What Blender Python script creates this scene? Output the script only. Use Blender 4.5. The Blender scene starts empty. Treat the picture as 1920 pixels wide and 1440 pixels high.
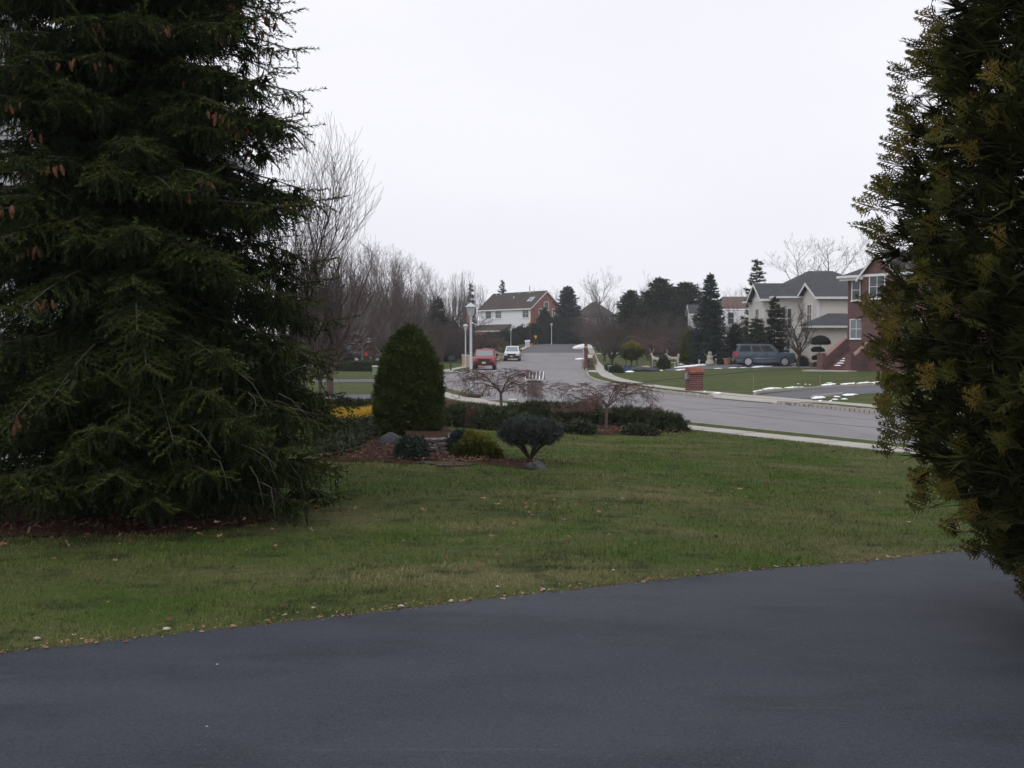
import bpy, bmesh, math, random
import numpy as np
from mathutils import Vector, Matrix, noise as mnoise

# ------------------------------------------------------------------ camera, sky, sun, exposure
DEBUG = False
SC = bpy.context.scene
COL = SC.collection
random.seed(7)
RNG = np.random.default_rng(7)
PI = math.pi
CAM_H = 2.2
FPX = 1870.0                       # focal length in photo pixels (photo 1920 wide)
TILT = math.atan(75 / FPX)
camd = bpy.data.cameras.new('camera')
camd.sensor_width = 36.0
camd.lens = FPX / 1920 * 36.0
camd.clip_start = 0.05
camd.clip_end = 4000
cam = bpy.data.objects.new('camera', camd)
COL.objects.link(cam)
cam.location = (0, 0, CAM_H)
cam.rotation_euler = (PI / 2 - TILT, 0, 0)
SC.camera = cam

SUN_EL, SUN_AZ = math.radians(52), math.radians(-140)
world = bpy.data.worlds.new('World')
SC.world = world
world.use_nodes = True
wn, wl = world.node_tree.nodes, world.node_tree.links
wn.clear()
w_out = wn.new('ShaderNodeOutputWorld')
sky = wn.new('ShaderNodeTexSky')
sky.sky_type = 'NISHITA'
sky.sun_disc = False
sky.sun_elevation = SUN_EL
sky.sun_rotation = SUN_AZ
sky.dust_density = 4.0
hs = wn.new('ShaderNodeHueSaturation')
hs.inputs['Saturation'].default_value = 0.25
wl.new(sky.outputs[0], hs.inputs['Color'])
b_sky = wn.new('ShaderNodeBackground')
b_sky.inputs['Strength'].default_value = 0.05
wl.new(hs.outputs[0], b_sky.inputs['Color'])
# the overcast deck: pale, faintly lavender cloud, the same all round
tc = wn.new('ShaderNodeTexCoord')
mp = wn.new('ShaderNodeMapping')
mp.inputs['Scale'].default_value = (1.0, 1.0, 2.6)
wl.new(tc.outputs['Generated'], mp.inputs['Vector'])
nz = wn.new('ShaderNodeTexNoise')
nz.inputs['Scale'].default_value = 1.6
nz.inputs['Detail'].default_value = 4.0
nz.inputs['Roughness'].default_value = 0.45
wl.new(mp.outputs[0], nz.inputs['Vector'])
rp = wn.new('ShaderNodeValToRGB')
rp.color_ramp.elements[0].position = 0.3
rp.color_ramp.elements[0].color = (0.80, 0.805, 0.885, 1)
rp.color_ramp.elements[1].position = 0.7
rp.color_ramp.elements[1].color = (0.90, 0.90, 0.955, 1)
wl.new(nz.outputs['Fac'], rp.inputs['Fac'])
b_cl = wn.new('ShaderNodeBackground')
b_cl.inputs['Strength'].default_value = 1.19
wl.new(rp.outputs[0], b_cl.inputs['Color'])
mixw = wn.new('ShaderNodeMixShader')
mixw.inputs[0].default_value = 0.90
wl.new(b_sky.outputs[0], mixw.inputs[1])
wl.new(b_cl.outputs[0], mixw.inputs[2])
wl.new(mixw.outputs[0], w_out.inputs['Surface'])

sund = bpy.data.lights.new('sun', 'SUN')
sund.energy = 0.8
sund.angle = math.radians(30)
sund.color = (1.0, 0.97, 0.93)
sun = bpy.data.objects.new('sun', sund)
COL.objects.link(sun)
sd = Vector((math.cos(SUN_EL) * math.sin(SUN_AZ), math.cos(SUN_EL) * math.cos(SUN_AZ), math.sin(SUN_EL)))
sun.rotation_euler = sd.to_track_quat('Z', 'Y').to_euler()
sun.location = (0, 0, 60)

SC.view_settings.view_transform = 'Standard'
SC.view_settings.look = 'None'
SC.view_settings.exposure = 0.0
SC.view_settings.gamma = 1.0
SC.view_settings.use_curve_mapping = False

# ------------------------------------------------------------------ materials
MATS = {}

def mat(name, col, rough=0.85, spec=0.3, metal=0.0, noise=None, bump=None, col2=None, tint=None, trans=0.0, emis=None):
    """noise=(scale, detail) mixes col->col2; bump=(scale, strength); tint=list of colours picked by the 'tint' attribute"""
    if name in MATS:
        return MATS[name]
    m = bpy.data.materials.new(name)
    m.use_nodes = True
    N, L = m.node_tree.nodes, m.node_tree.links
    bs = N['Principled BSDF']
    bs.inputs['Base Color'].default_value = (*col, 1)
    bs.inputs['Roughness'].default_value = rough
    bs.inputs['Specular IOR Level'].default_value = spec
    bs.inputs['Metallic'].default_value = metal
    t = N.new('ShaderNodeTexCoord')
    out = None
    if tint:
        at = N.new('ShaderNodeAttribute')
        at.attribute_name = 'tint'
        r = N.new('ShaderNodeValToRGB')
        r.color_ramp.elements[0].color = (*tint[0], 1)
        r.color_ramp.elements[1].color = (*tint[-1], 1)
        for i, c in enumerate(tint[1:-1]):
            e = r.color_ramp.elements.new((i + 1) / (len(tint) - 1))
            e.color = (*c, 1)
        L.new(at.outputs['Fac'], r.inputs['Fac'])
        out = r.outputs[0]
    if noise and col2:
        n = N.new('ShaderNodeTexNoise')
        n.inputs['Scale'].default_value = noise[0]
        n.inputs['Detail'].default_value = noise[1]
        L.new(t.outputs['Object'], n.inputs['Vector'])
        r = N.new('ShaderNodeMapRange')
        r.inputs[1].default_value = 0.35
        r.inputs[2].default_value = 0.65
        L.new(n.outputs['Fac'], r.inputs[0])
        mx = N.new('ShaderNodeMix')
        mx.data_type = 'RGBA'
        L.new(r.outputs[0], mx.inputs['Factor'])
        if out:
            L.new(out, mx.inputs['A'])
        else:
            mx.inputs['A'].default_value = (*col, 1)
        mx.inputs['B'].default_value = (*col2, 1)
        out = mx.outputs['Result']
    if out:
        L.new(out, bs.inputs['Base Color'])
    if bump:
        n = N.new('ShaderNodeTexNoise')
        n.inputs['Scale'].default_value = bump[0]
        n.inputs['Detail'].default_value = 4
        L.new(t.outputs['Object'], n.inputs['Vector'])
        b = N.new('ShaderNodeBump')
        b.inputs['Strength'].default_value = bump[1]
        b.inputs['Distance'].default_value = 0.02
        L.new(n.outputs['Fac'], b.inputs['Height'])
        L.new(b.outputs[0], bs.inputs['Normal'])
    if trans:
        bs.inputs['Transmission Weight'].default_value = trans
    if emis:
        bs.inputs['Emission Color'].default_value = (*emis, 1)
        bs.inputs['Emission Strength'].default_value = 1.0
    MATS[name] = m
    return m


def layered(name, base, layers, rough=0.9, spec=0.2, bumps=()):
    """base colour plus layers (colour, scale, detail, lo, hi, stretch, amount) mixed by world-space noise"""
    m = bpy.data.materials.new(name)
    m.use_nodes = True
    N, L = m.node_tree.nodes, m.node_tree.links
    bs = N['Principled BSDF']
    bs.inputs['Roughness'].default_value = rough
    bs.inputs['Specular IOR Level'].default_value = spec
    t = N.new('ShaderNodeTexCoord')
    rgb = N.new('ShaderNodeRGB')
    rgb.outputs[0].default_value = (*base, 1)
    cur = rgb.outputs[0]
    for i, (c, sc, det, lo, hi, st, am) in enumerate(layers):
        mpn = N.new('ShaderNodeMapping')
        mpn.inputs['Location'].default_value = (i * 13.7, i * 5.1, 0)
        mpn.inputs['Scale'].default_value = st
        L.new(t.outputs['Object'], mpn.inputs['Vector'])
        n = N.new('ShaderNodeTexNoise')
        n.inputs['Scale'].default_value = sc
        n.inputs['Detail'].default_value = det
        n.inputs['Roughness'].default_value = 0.6
        L.new(mpn.outputs[0], n.inputs['Vector'])
        r = N.new('ShaderNodeMapRange')
        r.inputs[1].default_value = lo
        r.inputs[2].default_value = hi
        r.inputs[4].default_value = am
        L.new(n.outputs['Fac'], r.inputs[0])
        mx = N.new('ShaderNodeMix')
        mx.data_type = 'RGBA'
        L.new(r.outputs[0], mx.inputs['Factor'])
        L.new(cur, mx.inputs['A'])
        mx.inputs['B'].default_value = (*c, 1)
        cur = mx.outputs['Result']
    L.new(cur, bs.inputs['Base Color'])
    prev = None
    for sc, stn, dist in bumps:
        n = N.new('ShaderNodeTexNoise')
        n.inputs['Scale'].default_value = sc
        n.inputs['Detail'].default_value = 3
        L.new(t.outputs['Object'], n.inputs['Vector'])
        b = N.new('ShaderNodeBump')
        b.inputs['Strength'].default_value = stn
        b.inputs['Distance'].default_value = dist
        L.new(n.outputs['Fac'], b.inputs['Height'])
        if prev:
            L.new(prev, b.inputs['Normal'])
        prev = b.outputs[0]
    if prev:
        L.new(prev, bs.inputs['Normal'])
    MATS[name] = m
    return m


def brickmat(name, c1, c2, mortar, bw=0.21, bh=0.075):
    m = bpy.data.materials.new(name)
    m.use_nodes = True
    N, L = m.node_tree.nodes, m.node_tree.links
    bs = N['Principled BSDF']
    bs.inputs['Roughness'].default_value = 0.9
    bs.inputs['Specular IOR Level'].default_value = 0.2
    t = N.new('ShaderNodeTexCoord')
    sp = N.new('ShaderNodeSeparateXYZ')
    L.new(t.outputs['Object'], sp.inputs[0])
    ad = N.new('ShaderNodeMath')
    L.new(sp.outputs[0], ad.inputs[0])
    L.new(sp.outputs[1], ad.inputs[1])
    cb = N.new('ShaderNodeCombineXYZ')
    L.new(ad.outputs[0], cb.inputs[0])
    L.new(sp.outputs[2], cb.inputs[1])
    b = N.new('ShaderNodeTexBrick')
    b.inputs['Color1'].default_value = (*c1, 1)
    b.inputs['Color2'].default_value = (*c2, 1)
    b.inputs['Mortar'].default_value = (*mortar, 1)
    b.inputs['Scale'].default_value = 1.0
    b.inputs['Mortar Size'].default_value = 0.012
    b.inputs['Brick Width'].default_value = bw
    b.inputs['Row Height'].default_value = bh
    L.new(cb.outputs[0], b.inputs['Vector'])
    n = N.new('ShaderNodeTexNoise')
    n.inputs['Scale'].default_value = 1.3
    L.new(t.outputs['Object'], n.inputs['Vector'])
    hv = N.new('ShaderNodeHueSaturation')
    r = N.new('ShaderNodeMapRange')
    r.inputs[3].default_value = 0.75
    r.inputs[4].default_value = 1.25
    L.new(n.outputs['Fac'], r.inputs[0])
    L.new(r.outputs[0], hv.inputs['Value'])
    L.new(b.outputs['Color'], hv.inputs['Color'])
    L.new(hv.outputs[0], bs.inputs['Base Color'])
    bp = N.new('ShaderNodeBump')
    bp.inputs['Strength'].default_value = 0.5
    bp.inputs['Distance'].default_value = 0.01
    bp.invert = True
    L.new(b.outputs['Fac'], bp.inputs['Height'])
    L.new(bp.outputs[0], bs.inputs['Normal'])
    MATS[name] = m
    return m


Z1 = (1, 1, 1)
M_LAWN = layered('lawn_grass', (0.074, 0.088, 0.029), [
    ((0.140, 0.124, 0.060), 0.38, 6, 0.50, 0.68, (0.7, 1.9, 1), 0.7),
    ((0.046, 0.084, 0.013), 0.6, 5, 0.48, 0.62, Z1, 0.85),
    ((0.034, 0.046, 0.016), 2.3, 6, 0.52, 0.66, (1, 1.6, 1), 0.9),
    ((0.120, 0.108, 0.060), 9.0, 5, 0.56, 0.80, Z1, 0.55),
    ((0.024, 0.034, 0.010), 26.0, 3, 0.50, 0.72, Z1, 0.6)], rough=0.95, spec=0.1,
    bumps=((60, 0.7, 0.02), (7, 0.6, 0.05)))
M_BLADE = MATS['lawn_grass']
M_DRIVE = layered('sealed_asphalt', (0.042, 0.047, 0.061), [
    ((0.060, 0.065, 0.081), 0.5, 6, 0.42, 0.64, (0.5, 1.6, 1), 0.9),
    ((0.025, 0.028, 0.038), 1.3, 6, 0.50, 0.72, (0.7, 1.5, 1), 0.75),
    ((0.062, 0.065, 0.072), 3.1, 7, 0.58, 0.80, (0.5, 2.4, 1), 0.6),
    ((0.140, 0.142, 0.150), 6.0, 8, 0.66, 0.82, (0.12, 1.6, 1), 0.45),
    ((0.125, 0.130, 0.142), 85.0, 4, 0.54, 0.74, Z1, 0.5),
    ((0.010, 0.012, 0.016), 65.0, 4, 0.53, 0.72, Z1, 0.5)], rough=0.8, spec=0.22,
    bumps=((150, 0.7, 0.006), (3.0, 0.15, 0.02)))
M_ROAD = layered('worn_asphalt', (0.245, 0.237, 0.240), [
    ((0.205, 0.199, 0.204), 0.25, 5, 0.42, 0.65, (1.6, 0.4, 1), 0.9),
    ((0.150, 0.146, 0.152), 1.1, 6, 0.56, 0.74, (1, 0.5, 1), 0.6),
    ((0.270, 0.262, 0.268), 55.0, 3, 0.52, 0.72, Z1, 0.5),
    ((0.120, 0.118, 0.124), 38.0, 3, 0.55, 0.74, Z1, 0.5)], rough=0.92, spec=0.15, bumps=((70, 0.5, 0.01),))
M_ROAD2 = layered('newer_asphalt', (0.115, 0.115, 0.122), [
    ((0.095, 0.096, 0.104), 0.3, 4, 0.4, 0.7, Z1, 0.8)], rough=0.9, spec=0.15)
M_SIDE_DRIVE = layered('grey_asphalt', (0.125, 0.125, 0.140), [
    ((0.095, 0.096, 0.110), 0.5, 5, 0.4, 0.7, Z1, 0.8),
    ((0.17, 0.17, 0.18), 40, 3, 0.5, 0.75, Z1, 0.5)], rough=0.9, spec=0.2)
M_CONC = layered('concrete', (0.40, 0.375, 0.335), [
    ((0.30, 0.285, 0.26), 0.9, 5, 0.45, 0.7, Z1, 0.7),
    ((0.48, 0.46, 0.42), 14, 4, 0.5, 0.75, Z1, 0.4)], rough=0.9, spec=0.2, bumps=((50, 0.3, 0.01),))
M_MULCH = layered('bark_mulch', (0.056, 0.031, 0.024), [
    ((0.085, 0.040, 0.026), 5, 5, 0.45, 0.7, Z1, 0.9),
    ((0.035, 0.022, 0.017), 22, 4, 0.5, 0.7, Z1, 0.9),
    ((0.13, 0.095, 0.065), 40, 3, 0.58, 0.78, Z1, 0.6)], rough=1.0, spec=0.05, bumps=((45, 1.0, 0.03),))
M_BLOCK = mat('granite_block', (0.44, 0.41, 0.37), noise=(3.0, 4), col2=(0.30, 0.27, 0.245), bump=(30, 0.4), rough=0.9)
M_MORTAR = mat('dark_joint', (0.17, 0.155, 0.14), rough=0.95)
M_SNOW = mat('snow', (0.90, 0.91, 0.94), rough=0.7, spec=0.2, bump=(25, 0.5))
M_WHITE = mat('white_paint', (0.74, 0.74, 0.73), rough=0.5, noise=(4, 3), col2=(0.66, 0.66, 0.66))
M_LAMPW = mat('lamp_post_paint', (0.52, 0.57, 0.60), rough=0.45, noise=(6, 3), col2=(0.46, 0.50, 0.53))
M_LGLASS = mat('frosted_glass', (0.50, 0.50, 0.47), rough=0.25, spec=0.5)
M_ROCK = layered('grey_rock', (0.058, 0.064, 0.070), [
    ((0.105, 0.105, 0.104), 4, 6, 0.45, 0.7, Z1, 0.8), ((0.06, 0.065, 0.06), 9, 5, 0.5, 0.7, Z1, 0.7)],
    rough=0.9, bumps=((18, 0.8, 0.03),))
M_STONE = layered('wall_stone', (0.15, 0.13, 0.12), [
    ((0.23, 0.205, 0.185), 5, 5, 0.45, 0.7, Z1, 0.8), ((0.07, 0.062, 0.055), 14, 5, 0.5, 0.7, Z1, 0.8)],
    rough=0.9, bumps=((25, 0.8, 0.02),))
M_BARK = mat('bark', (0.085, 0.070, 0.058), noise=(9, 5), col2=(0.05, 0.042, 0.036), bump=(30, 0.8), rough=0.95)
M_TWIG = mat('grey_brown_twigs', (0.100, 0.084, 0.077), noise=(0.6, 3), col2=(0.070, 0.059, 0.055), rough=0.95, spec=0.1)
M_TWIGRED = mat('reddish_twigs', (0.130, 0.085, 0.080), noise=(0.9, 3), col2=(0.088, 0.060, 0.057), rough=0.9, spec=0.15)
M_MAPLE = mat('maple_twigs', (0.185, 0.110, 0.100), noise=(2, 3), col2=(0.125, 0.080, 0.074), rough=0.85, spec=0.15)
M_TWIGPALE = mat('pale_grey_twigs', (0.165, 0.148, 0.136), noise=(0.9, 3), col2=(0.115, 0.103, 0.095), rough=0.9, spec=0.15)
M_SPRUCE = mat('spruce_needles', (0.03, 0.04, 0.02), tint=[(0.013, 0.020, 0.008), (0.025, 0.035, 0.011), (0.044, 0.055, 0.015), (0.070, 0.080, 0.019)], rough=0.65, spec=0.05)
M_CONE = mat('spruce_cone', (0.20, 0.080, 0.038), noise=(30, 3), col2=(0.10, 0.042, 0.025), rough=0.8)
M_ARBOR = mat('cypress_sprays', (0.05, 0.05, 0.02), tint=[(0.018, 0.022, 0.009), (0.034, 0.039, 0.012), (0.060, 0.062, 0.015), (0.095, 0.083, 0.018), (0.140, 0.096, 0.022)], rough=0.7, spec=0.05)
M_ALBERTA = mat('dwarf_spruce_needles', (0.03, 0.04, 0.02), tint=[(0.026, 0.037, 0.012), (0.056, 0.073, 0.020), (0.100, 0.120, 0.032)], rough=0.8, spec=0.05)
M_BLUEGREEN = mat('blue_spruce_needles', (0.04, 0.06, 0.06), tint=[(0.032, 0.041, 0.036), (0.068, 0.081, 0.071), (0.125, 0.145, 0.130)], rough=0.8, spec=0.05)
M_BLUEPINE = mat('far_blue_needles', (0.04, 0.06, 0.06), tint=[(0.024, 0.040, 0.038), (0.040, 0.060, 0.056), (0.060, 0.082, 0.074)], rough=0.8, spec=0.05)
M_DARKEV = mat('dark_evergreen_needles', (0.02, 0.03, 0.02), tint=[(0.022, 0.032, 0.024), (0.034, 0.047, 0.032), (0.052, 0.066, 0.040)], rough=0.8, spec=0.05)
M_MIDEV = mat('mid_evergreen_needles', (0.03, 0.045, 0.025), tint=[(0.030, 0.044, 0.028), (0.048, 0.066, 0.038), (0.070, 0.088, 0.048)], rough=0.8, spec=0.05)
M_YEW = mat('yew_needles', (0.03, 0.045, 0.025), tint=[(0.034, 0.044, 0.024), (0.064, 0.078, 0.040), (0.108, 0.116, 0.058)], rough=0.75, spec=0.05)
M_GOLD = mat('golden_needles', (0.1, 0.1, 0.02), tint=[(0.045, 0.058, 0.014), (0.12, 0.125, 0.022), (0.26, 0.23, 0.035)], rough=0.75, spec=0.05)
M_YELLOW = mat('yellow_twig_tips', (0.5, 0.36, 0.05), tint=[(0.30, 0.20, 0.03), (0.55, 0.36, 0.045), (0.78, 0.56, 0.09)], rough=0.75, spec=0.2)
M_COTON = mat('cotoneaster_leaves', (0.03, 0.04, 0.02), tint=[(0.024, 0.032, 0.018), (0.040, 0.052, 0.026), (0.075, 0.075, 0.045)], rough=0.6, spec=0.18)
M_BROWN = mat('dead_brown_leaves', (0.12, 0.08, 0.06), tint=[(0.07, 0.045, 0.035), (0.13, 0.085, 0.06), (0.20, 0.13, 0.09)], rough=0.9, spec=0.1)
M_LEAF = mat('fallen_leaves', (0.2, 0.1, 0.05), tint=[(0.085, 0.040, 0.025), (0.17, 0.082, 0.045), (0.27, 0.17, 0.105), (0.44, 0.34, 0.25)], rough=0.8, spec=0.2)
M_RHODO = mat('rhododendron_leaves', (0.03, 0.045, 0.03), tint=[(0.020, 0.032, 0.022), (0.034, 0.050, 0.034), (0.065, 0.085, 0.060)], rough=0.5, spec=0.18)
M_TAN = mat('dry_tan_grass', (0.3, 0.22, 0.12), tint=[(0.20, 0.15, 0.09), (0.32, 0.25, 0.15), (0.44, 0.35, 0.22)], rough=0.9)
M_BRICK = brickmat('dark_red_brick', (0.140, 0.050, 0.046), (0.094, 0.037, 0.036), (0.19, 0.15, 0.145), bh=0.085)
M_BRICK2 = brickmat('orange_red_brick', (0.36, 0.105, 0.075), (0.29, 0.085, 0.062), (0.30, 0.19, 0.165))
M_BRICK3 = brickmat('dull_brown_brick', (0.23, 0.12, 0.10), (0.18, 0.095, 0.08), (0.25, 0.2, 0.18))
M_PBRICK = mat('pillar_brick', (0.165, 0.048, 0.045), noise=(7, 3), col2=(0.095, 0.034, 0.034), rough=0.9, bump=(60, 0.3))
M_PCAP = mat('pillar_cap_brick', (0.27, 0.115, 0.062), noise=(4, 3), col2=(0.17, 0.062, 0.05), rough=0.9, bump=(60, 0.3))
M_CREAM = mat('cream_siding', (0.64, 0.61, 0.56), rough=0.6, noise=(0.7, 3), col2=(0.58, 0.55, 0.50))
M_GREYSID = mat('pale_grey_siding', (0.42, 0.43, 0.45), rough=0.6, noise=(0.8, 3), col2=(0.37, 0.38, 0.40))
M_WSID = mat('white_siding', (0.72, 0.73, 0.75), rough=0.6)
M_SHINGLE = layered('grey_shingles', (0.070, 0.073, 0.078), [((0.050, 0.052, 0.056), 1.3, 5, 0.42, 0.65, (1, 1, 3), 0.8), ((0.11, 0.112, 0.117), 12, 4, 0.52, 0.75, Z1, 0.6)], rough=0.95, bumps=((16, 0.6, 0.03),))
M_SHINGLED = layered('dark_brown_shingles', (0.058, 0.048, 0.045), [((0.085, 0.066, 0.056), 0.5, 5, 0.42, 0.65, Z1, 0.8), ((0.04, 0.035, 0.034), 7, 4, 0.5, 0.75, Z1, 0.6)], rough=0.95)
M_SHINGLEB = layered('brown_shingles', (0.135, 0.095, 0.082), [((0.105, 0.074, 0.066), 0.8, 5, 0.42, 0.65, Z1, 0.8), ((0.18, 0.13, 0.11), 9, 4, 0.55, 0.75, Z1, 0.5)], rough=0.95)
M_GLASS = mat('window_glass', (0.045, 0.058, 0.068), rough=0.08, spec=0.6)
M_GLASSL = mat('pale_window_glass', (0.16, 0.19, 0.21), rough=0.08, spec=0.6)
M_CARGLASS = mat('tinted_car_glass', (0.018, 0.021, 0.025), rough=0.12, spec=0.22)
M_CARGLASSL = mat('pale_windscreen_glass', (0.22, 0.27, 0.28), rough=0.06, spec=0.7)
M_TYRE = mat('tyre_rubber', (0.018, 0.018, 0.019), rough=0.9)
M_ALLOY = mat('alloy_wheel', (0.55, 0.55, 0.56), rough=0.35, metal=0.7)
M_CHROME = mat('chrome', (0.75, 0.75, 0.76), rough=0.15, metal=0.95)
M_BLACKP = mat('black_plastic', (0.022, 0.022, 0.024), rough=0.6)
M_REDL = mat('red_lens', (0.55, 0.025, 0.03), rough=0.15, spec=0.6)
M_CLEARL = mat('clear_lens', (0.62, 0.62, 0.60), rough=0.12, spec=0.7)
M_AMBER = mat('amber_lens', (0.7, 0.26, 0.03), rough=0.2)
M_PLATE = mat('yellow_plate', (0.55, 0.48, 0.22), rough=0.5)
M_TERRA = mat('terracotta', (0.34, 0.20, 0.12), rough=0.9, noise=(8, 3), col2=(0.28, 0.16, 0.10))
M_WICKER = mat('wicker', (0.45, 0.42, 0.37), rough=0.9, bump=(60, 0.8), noise=(30, 2), col2=(0.33, 0.30, 0.26))
M_DKGREEN = mat('dark_green_metal', (0.022, 0.045, 0.042), rough=0.5)
M_UTIL = mat('utility_green_metal', (0.20, 0.24, 0.17), rough=0.6)
M_WOODP = mat('weathered_red_wood', (0.16, 0.075, 0.07), rough=0.9, noise=(3, 4), col2=(0.11, 0.055, 0.052))
M_TANSTONE = mat('tan_block', (0.44, 0.34, 0.25), rough=0.9, noise=(2, 4), col2=(0.36, 0.28, 0.21))
M_BLUEBIN = mat('blue_bin', (0.03, 0.07, 0.16), rough=0.5)
M_GREENBIN = mat('green_bin', (0.05, 0.16, 0.10), rough=0.5)
M_STAKE = mat('wood_stake', (0.30, 0.20, 0.10), rough=0.9)
M_ORANGE = mat('orange_plastic', (0.65, 0.17, 0.06), rough=0.5)
M_YELP = mat('yellow_plastic', (0.70, 0.42, 0.02), rough=0.5)


# ------------------------------------------------------------------ object helpers
def tag(o, label=None, cat=None, group=None, kind=None):
    if label: o['label'] = label
    if cat: o['category'] = cat
    if group: o['group'] = group
    if kind: o['kind'] = kind
    return o


def thing(name, label, cat, loc=(0, 0, 0), rz=0.0, group=None):
    o = bpy.data.objects.new(name, None)
    o.empty_display_size = 0.2
    COL.objects.link(o)
    o.location = loc
    o.rotation_euler = (0, 0, rz)
    return tag(o, label, cat, group)


def link_mesh(name, me, m, parent=None, kind=None, loc=None, rot=None, smooth=False):
    if m is not None and len(me.materials) == 0:
        me.materials.append(m)
    o = bpy.data.objects.new(name, me)
    COL.objects.link(o)
    if parent is not None: o.parent = parent
    if loc is not None: o.location = loc
    if rot is not None: o.rotation_euler = rot
    if kind: o['kind'] = kind
    if smooth:
        me.polygons.foreach_set('use_smooth', [True] * len(me.polygons))
        me.set_sharp_from_angle(angle=math.radians(38))
    return o


def mesh_from(name, V, F):
    me = bpy.data.meshes.new(name)
    me.from_pydata([tuple(v) for v in V], [], F)
    me.update()
    return me


def big_mesh(name, V, T, tint=None):
    """fast triangle mesh"""
    V = np.ascontiguousarray(V, dtype=np.float32).reshape(-1, 3)
    T = np.ascontiguousarray(T, dtype=np.int32).reshape(-1, 3)
    me = bpy.data.meshes.new(name)
    me.vertices.add(len(V))
    me.vertices.foreach_set('co', V.ravel())
    me.loops.add(T.size)
    me.loops.foreach_set('vertex_index', T.ravel())
    me.polygons.add(len(T))
    me.polygons.foreach_set('loop_start', np.arange(0, T.size, 3, dtype=np.int32))
    me.polygons.foreach_set('loop_total', np.full(len(T), 3, dtype=np.int32))
    if tint is not None:
        a = me.attributes.new('tint', 'FLOAT', 'POINT')
        a.data.foreach_set('value', np.ascontiguousarray(tint, dtype=np.float32))
    me.update(calc_edges=True)
    return me


class MB:
    """collects simple solids, then links them as one mesh object"""
    def __init__(self):
        self.V, self.F = [], []

    def add(self, V, F):
        n = len(self.V)
        self.V += [tuple(v) for v in V]
        self.F += [tuple(i + n for i in f) for f in F]
        return self

    BOXF = [(0, 3, 2, 1), (4, 5, 6, 7), (0, 1, 5, 4), (1, 2, 6, 5), (2, 3, 7, 6), (3, 0, 4, 7)]

    def box(self, x0, x1, y0, y1, z0, z1):
        return self.add([(x0, y0, z0), (x1, y0, z0), (x1, y1, z0), (x0, y1, z0),
                         (x0, y0, z1), (x1, y0, z1), (x1, y1, z1), (x0, y1, z1)], self.BOXF)

    def obox(self, O, u, n, a0, a1, b0, b1, z0, z1):
        O, u, n = Vector(O), Vector(u), Vector(n)
        z = Vector((0, 0, 1))
        P = [O + u * a + n * b + z * c for c in (z0, z1) for a, b in ((a0, b0), (a1, b0), (a1, b1), (a0, b1))]
        return self.add(P, self.BOXF)

    def prism(self, poly, axis, a0, a1):
        """poly: 2-D points; axis 'x','y','z' is the extrusion direction"""
        def p3(p, a):
            return {'x': (a, p[0], p[1]), 'y': (p[0], a, p[1]), 'z': (p[0], p[1], a)}[axis]
        n = len(poly)
        V = [p3(p, a0) for p in poly] + [p3(p, a1) for p in poly]
        F = [tuple(range(n)), tuple(range(2 * n - 1, n - 1, -1))]
        F += [(i, i + n, (i + 1) % n + n, (i + 1) % n) for i in range(n)]
        return self.add(V, F)

    def lathe(self, prof, seg=16, c=(0, 0)):
        V, F = [], []
        for z, r in prof:
            for k in range(seg):
                a = 2 * PI * k / seg
                V.append((c[0] + r * math.cos(a), c[1] + r * math.sin(a), z))
        for i in range(len(prof) - 1):
            for k in range(seg):
                k2 = (k + 1) % seg
                F.append((i * seg + k, i * seg + k2, (i + 1) * seg + k2, (i + 1) * seg + k))
        F.append(tuple(range(seg - 1, -1, -1)))
        F.append(tuple(range((len(prof) - 1) * seg, len(prof) * seg)))
        return self.add(V, F)

    def tube(self, p, q, r0, r1, seg=6):
        p, q = Vector(p), Vector(q)
        d = (q - p)
        if d.length < 1e-6: return self
        R = d.normalized().to_track_quat('Z', 'Y').to_matrix()
        V = []
        for c, r in ((p, r0), (q, r1)):
            for k in range(seg):
                a = 2 * PI * k / seg
                V.append(c + R @ Vector((r * math.cos(a), r * math.sin(a), 0)))
        F = [(k, (k + 1) % seg, (k + 1) % seg + seg, k + seg) for k in range(seg)]
        F += [tuple(range(seg - 1, -1, -1)), tuple(range(seg, 2 * seg))]
        return self.add(V, F)

    def cyl_y(self, x, z, r, y0, y1, seg=20):
        return self.tube((x, y0, z), (x, y1, z), r, r, seg)

    def mesh(self, name, bevel=0.0, bseg=2):
        me = mesh_from(name, self.V, self.F)
        bm = bmesh.new()
        bm.from_mesh(me)
        bmesh.ops.recalc_face_normals(bm, faces=bm.faces)
        if bevel:
            bmesh.ops.bevel(bm, geom=[e for e in bm.edges if e.is_manifold and e.calc_face_angle(0) > 0.4], offset=bevel, segments=bseg, affect='EDGES', clamp_overlap=True)
        bm.to_mesh(me)
        bm.free()
        return me

    def build(self, name, m, parent=None, bevel=0.0, smooth=False, kind=None, loc=None, rot=None, bseg=2):
        return link_mesh(name, self.mesh(name, bevel, bseg), m, parent, kind, loc, rot, smooth)


def copy_tree(o, parent=None, **kw):
    c = o.copy()
    COL.objects.link(c)
    if parent is not None: c.parent = parent
    for ch in list(o.children):
        copy_tree(ch, c)
    return c


def sstep(a, b, x):
    t = np.clip((np.asarray(x, float) - a) / (b - a), 0, 1)
    return t * t * (3 - 2 * t)


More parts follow.
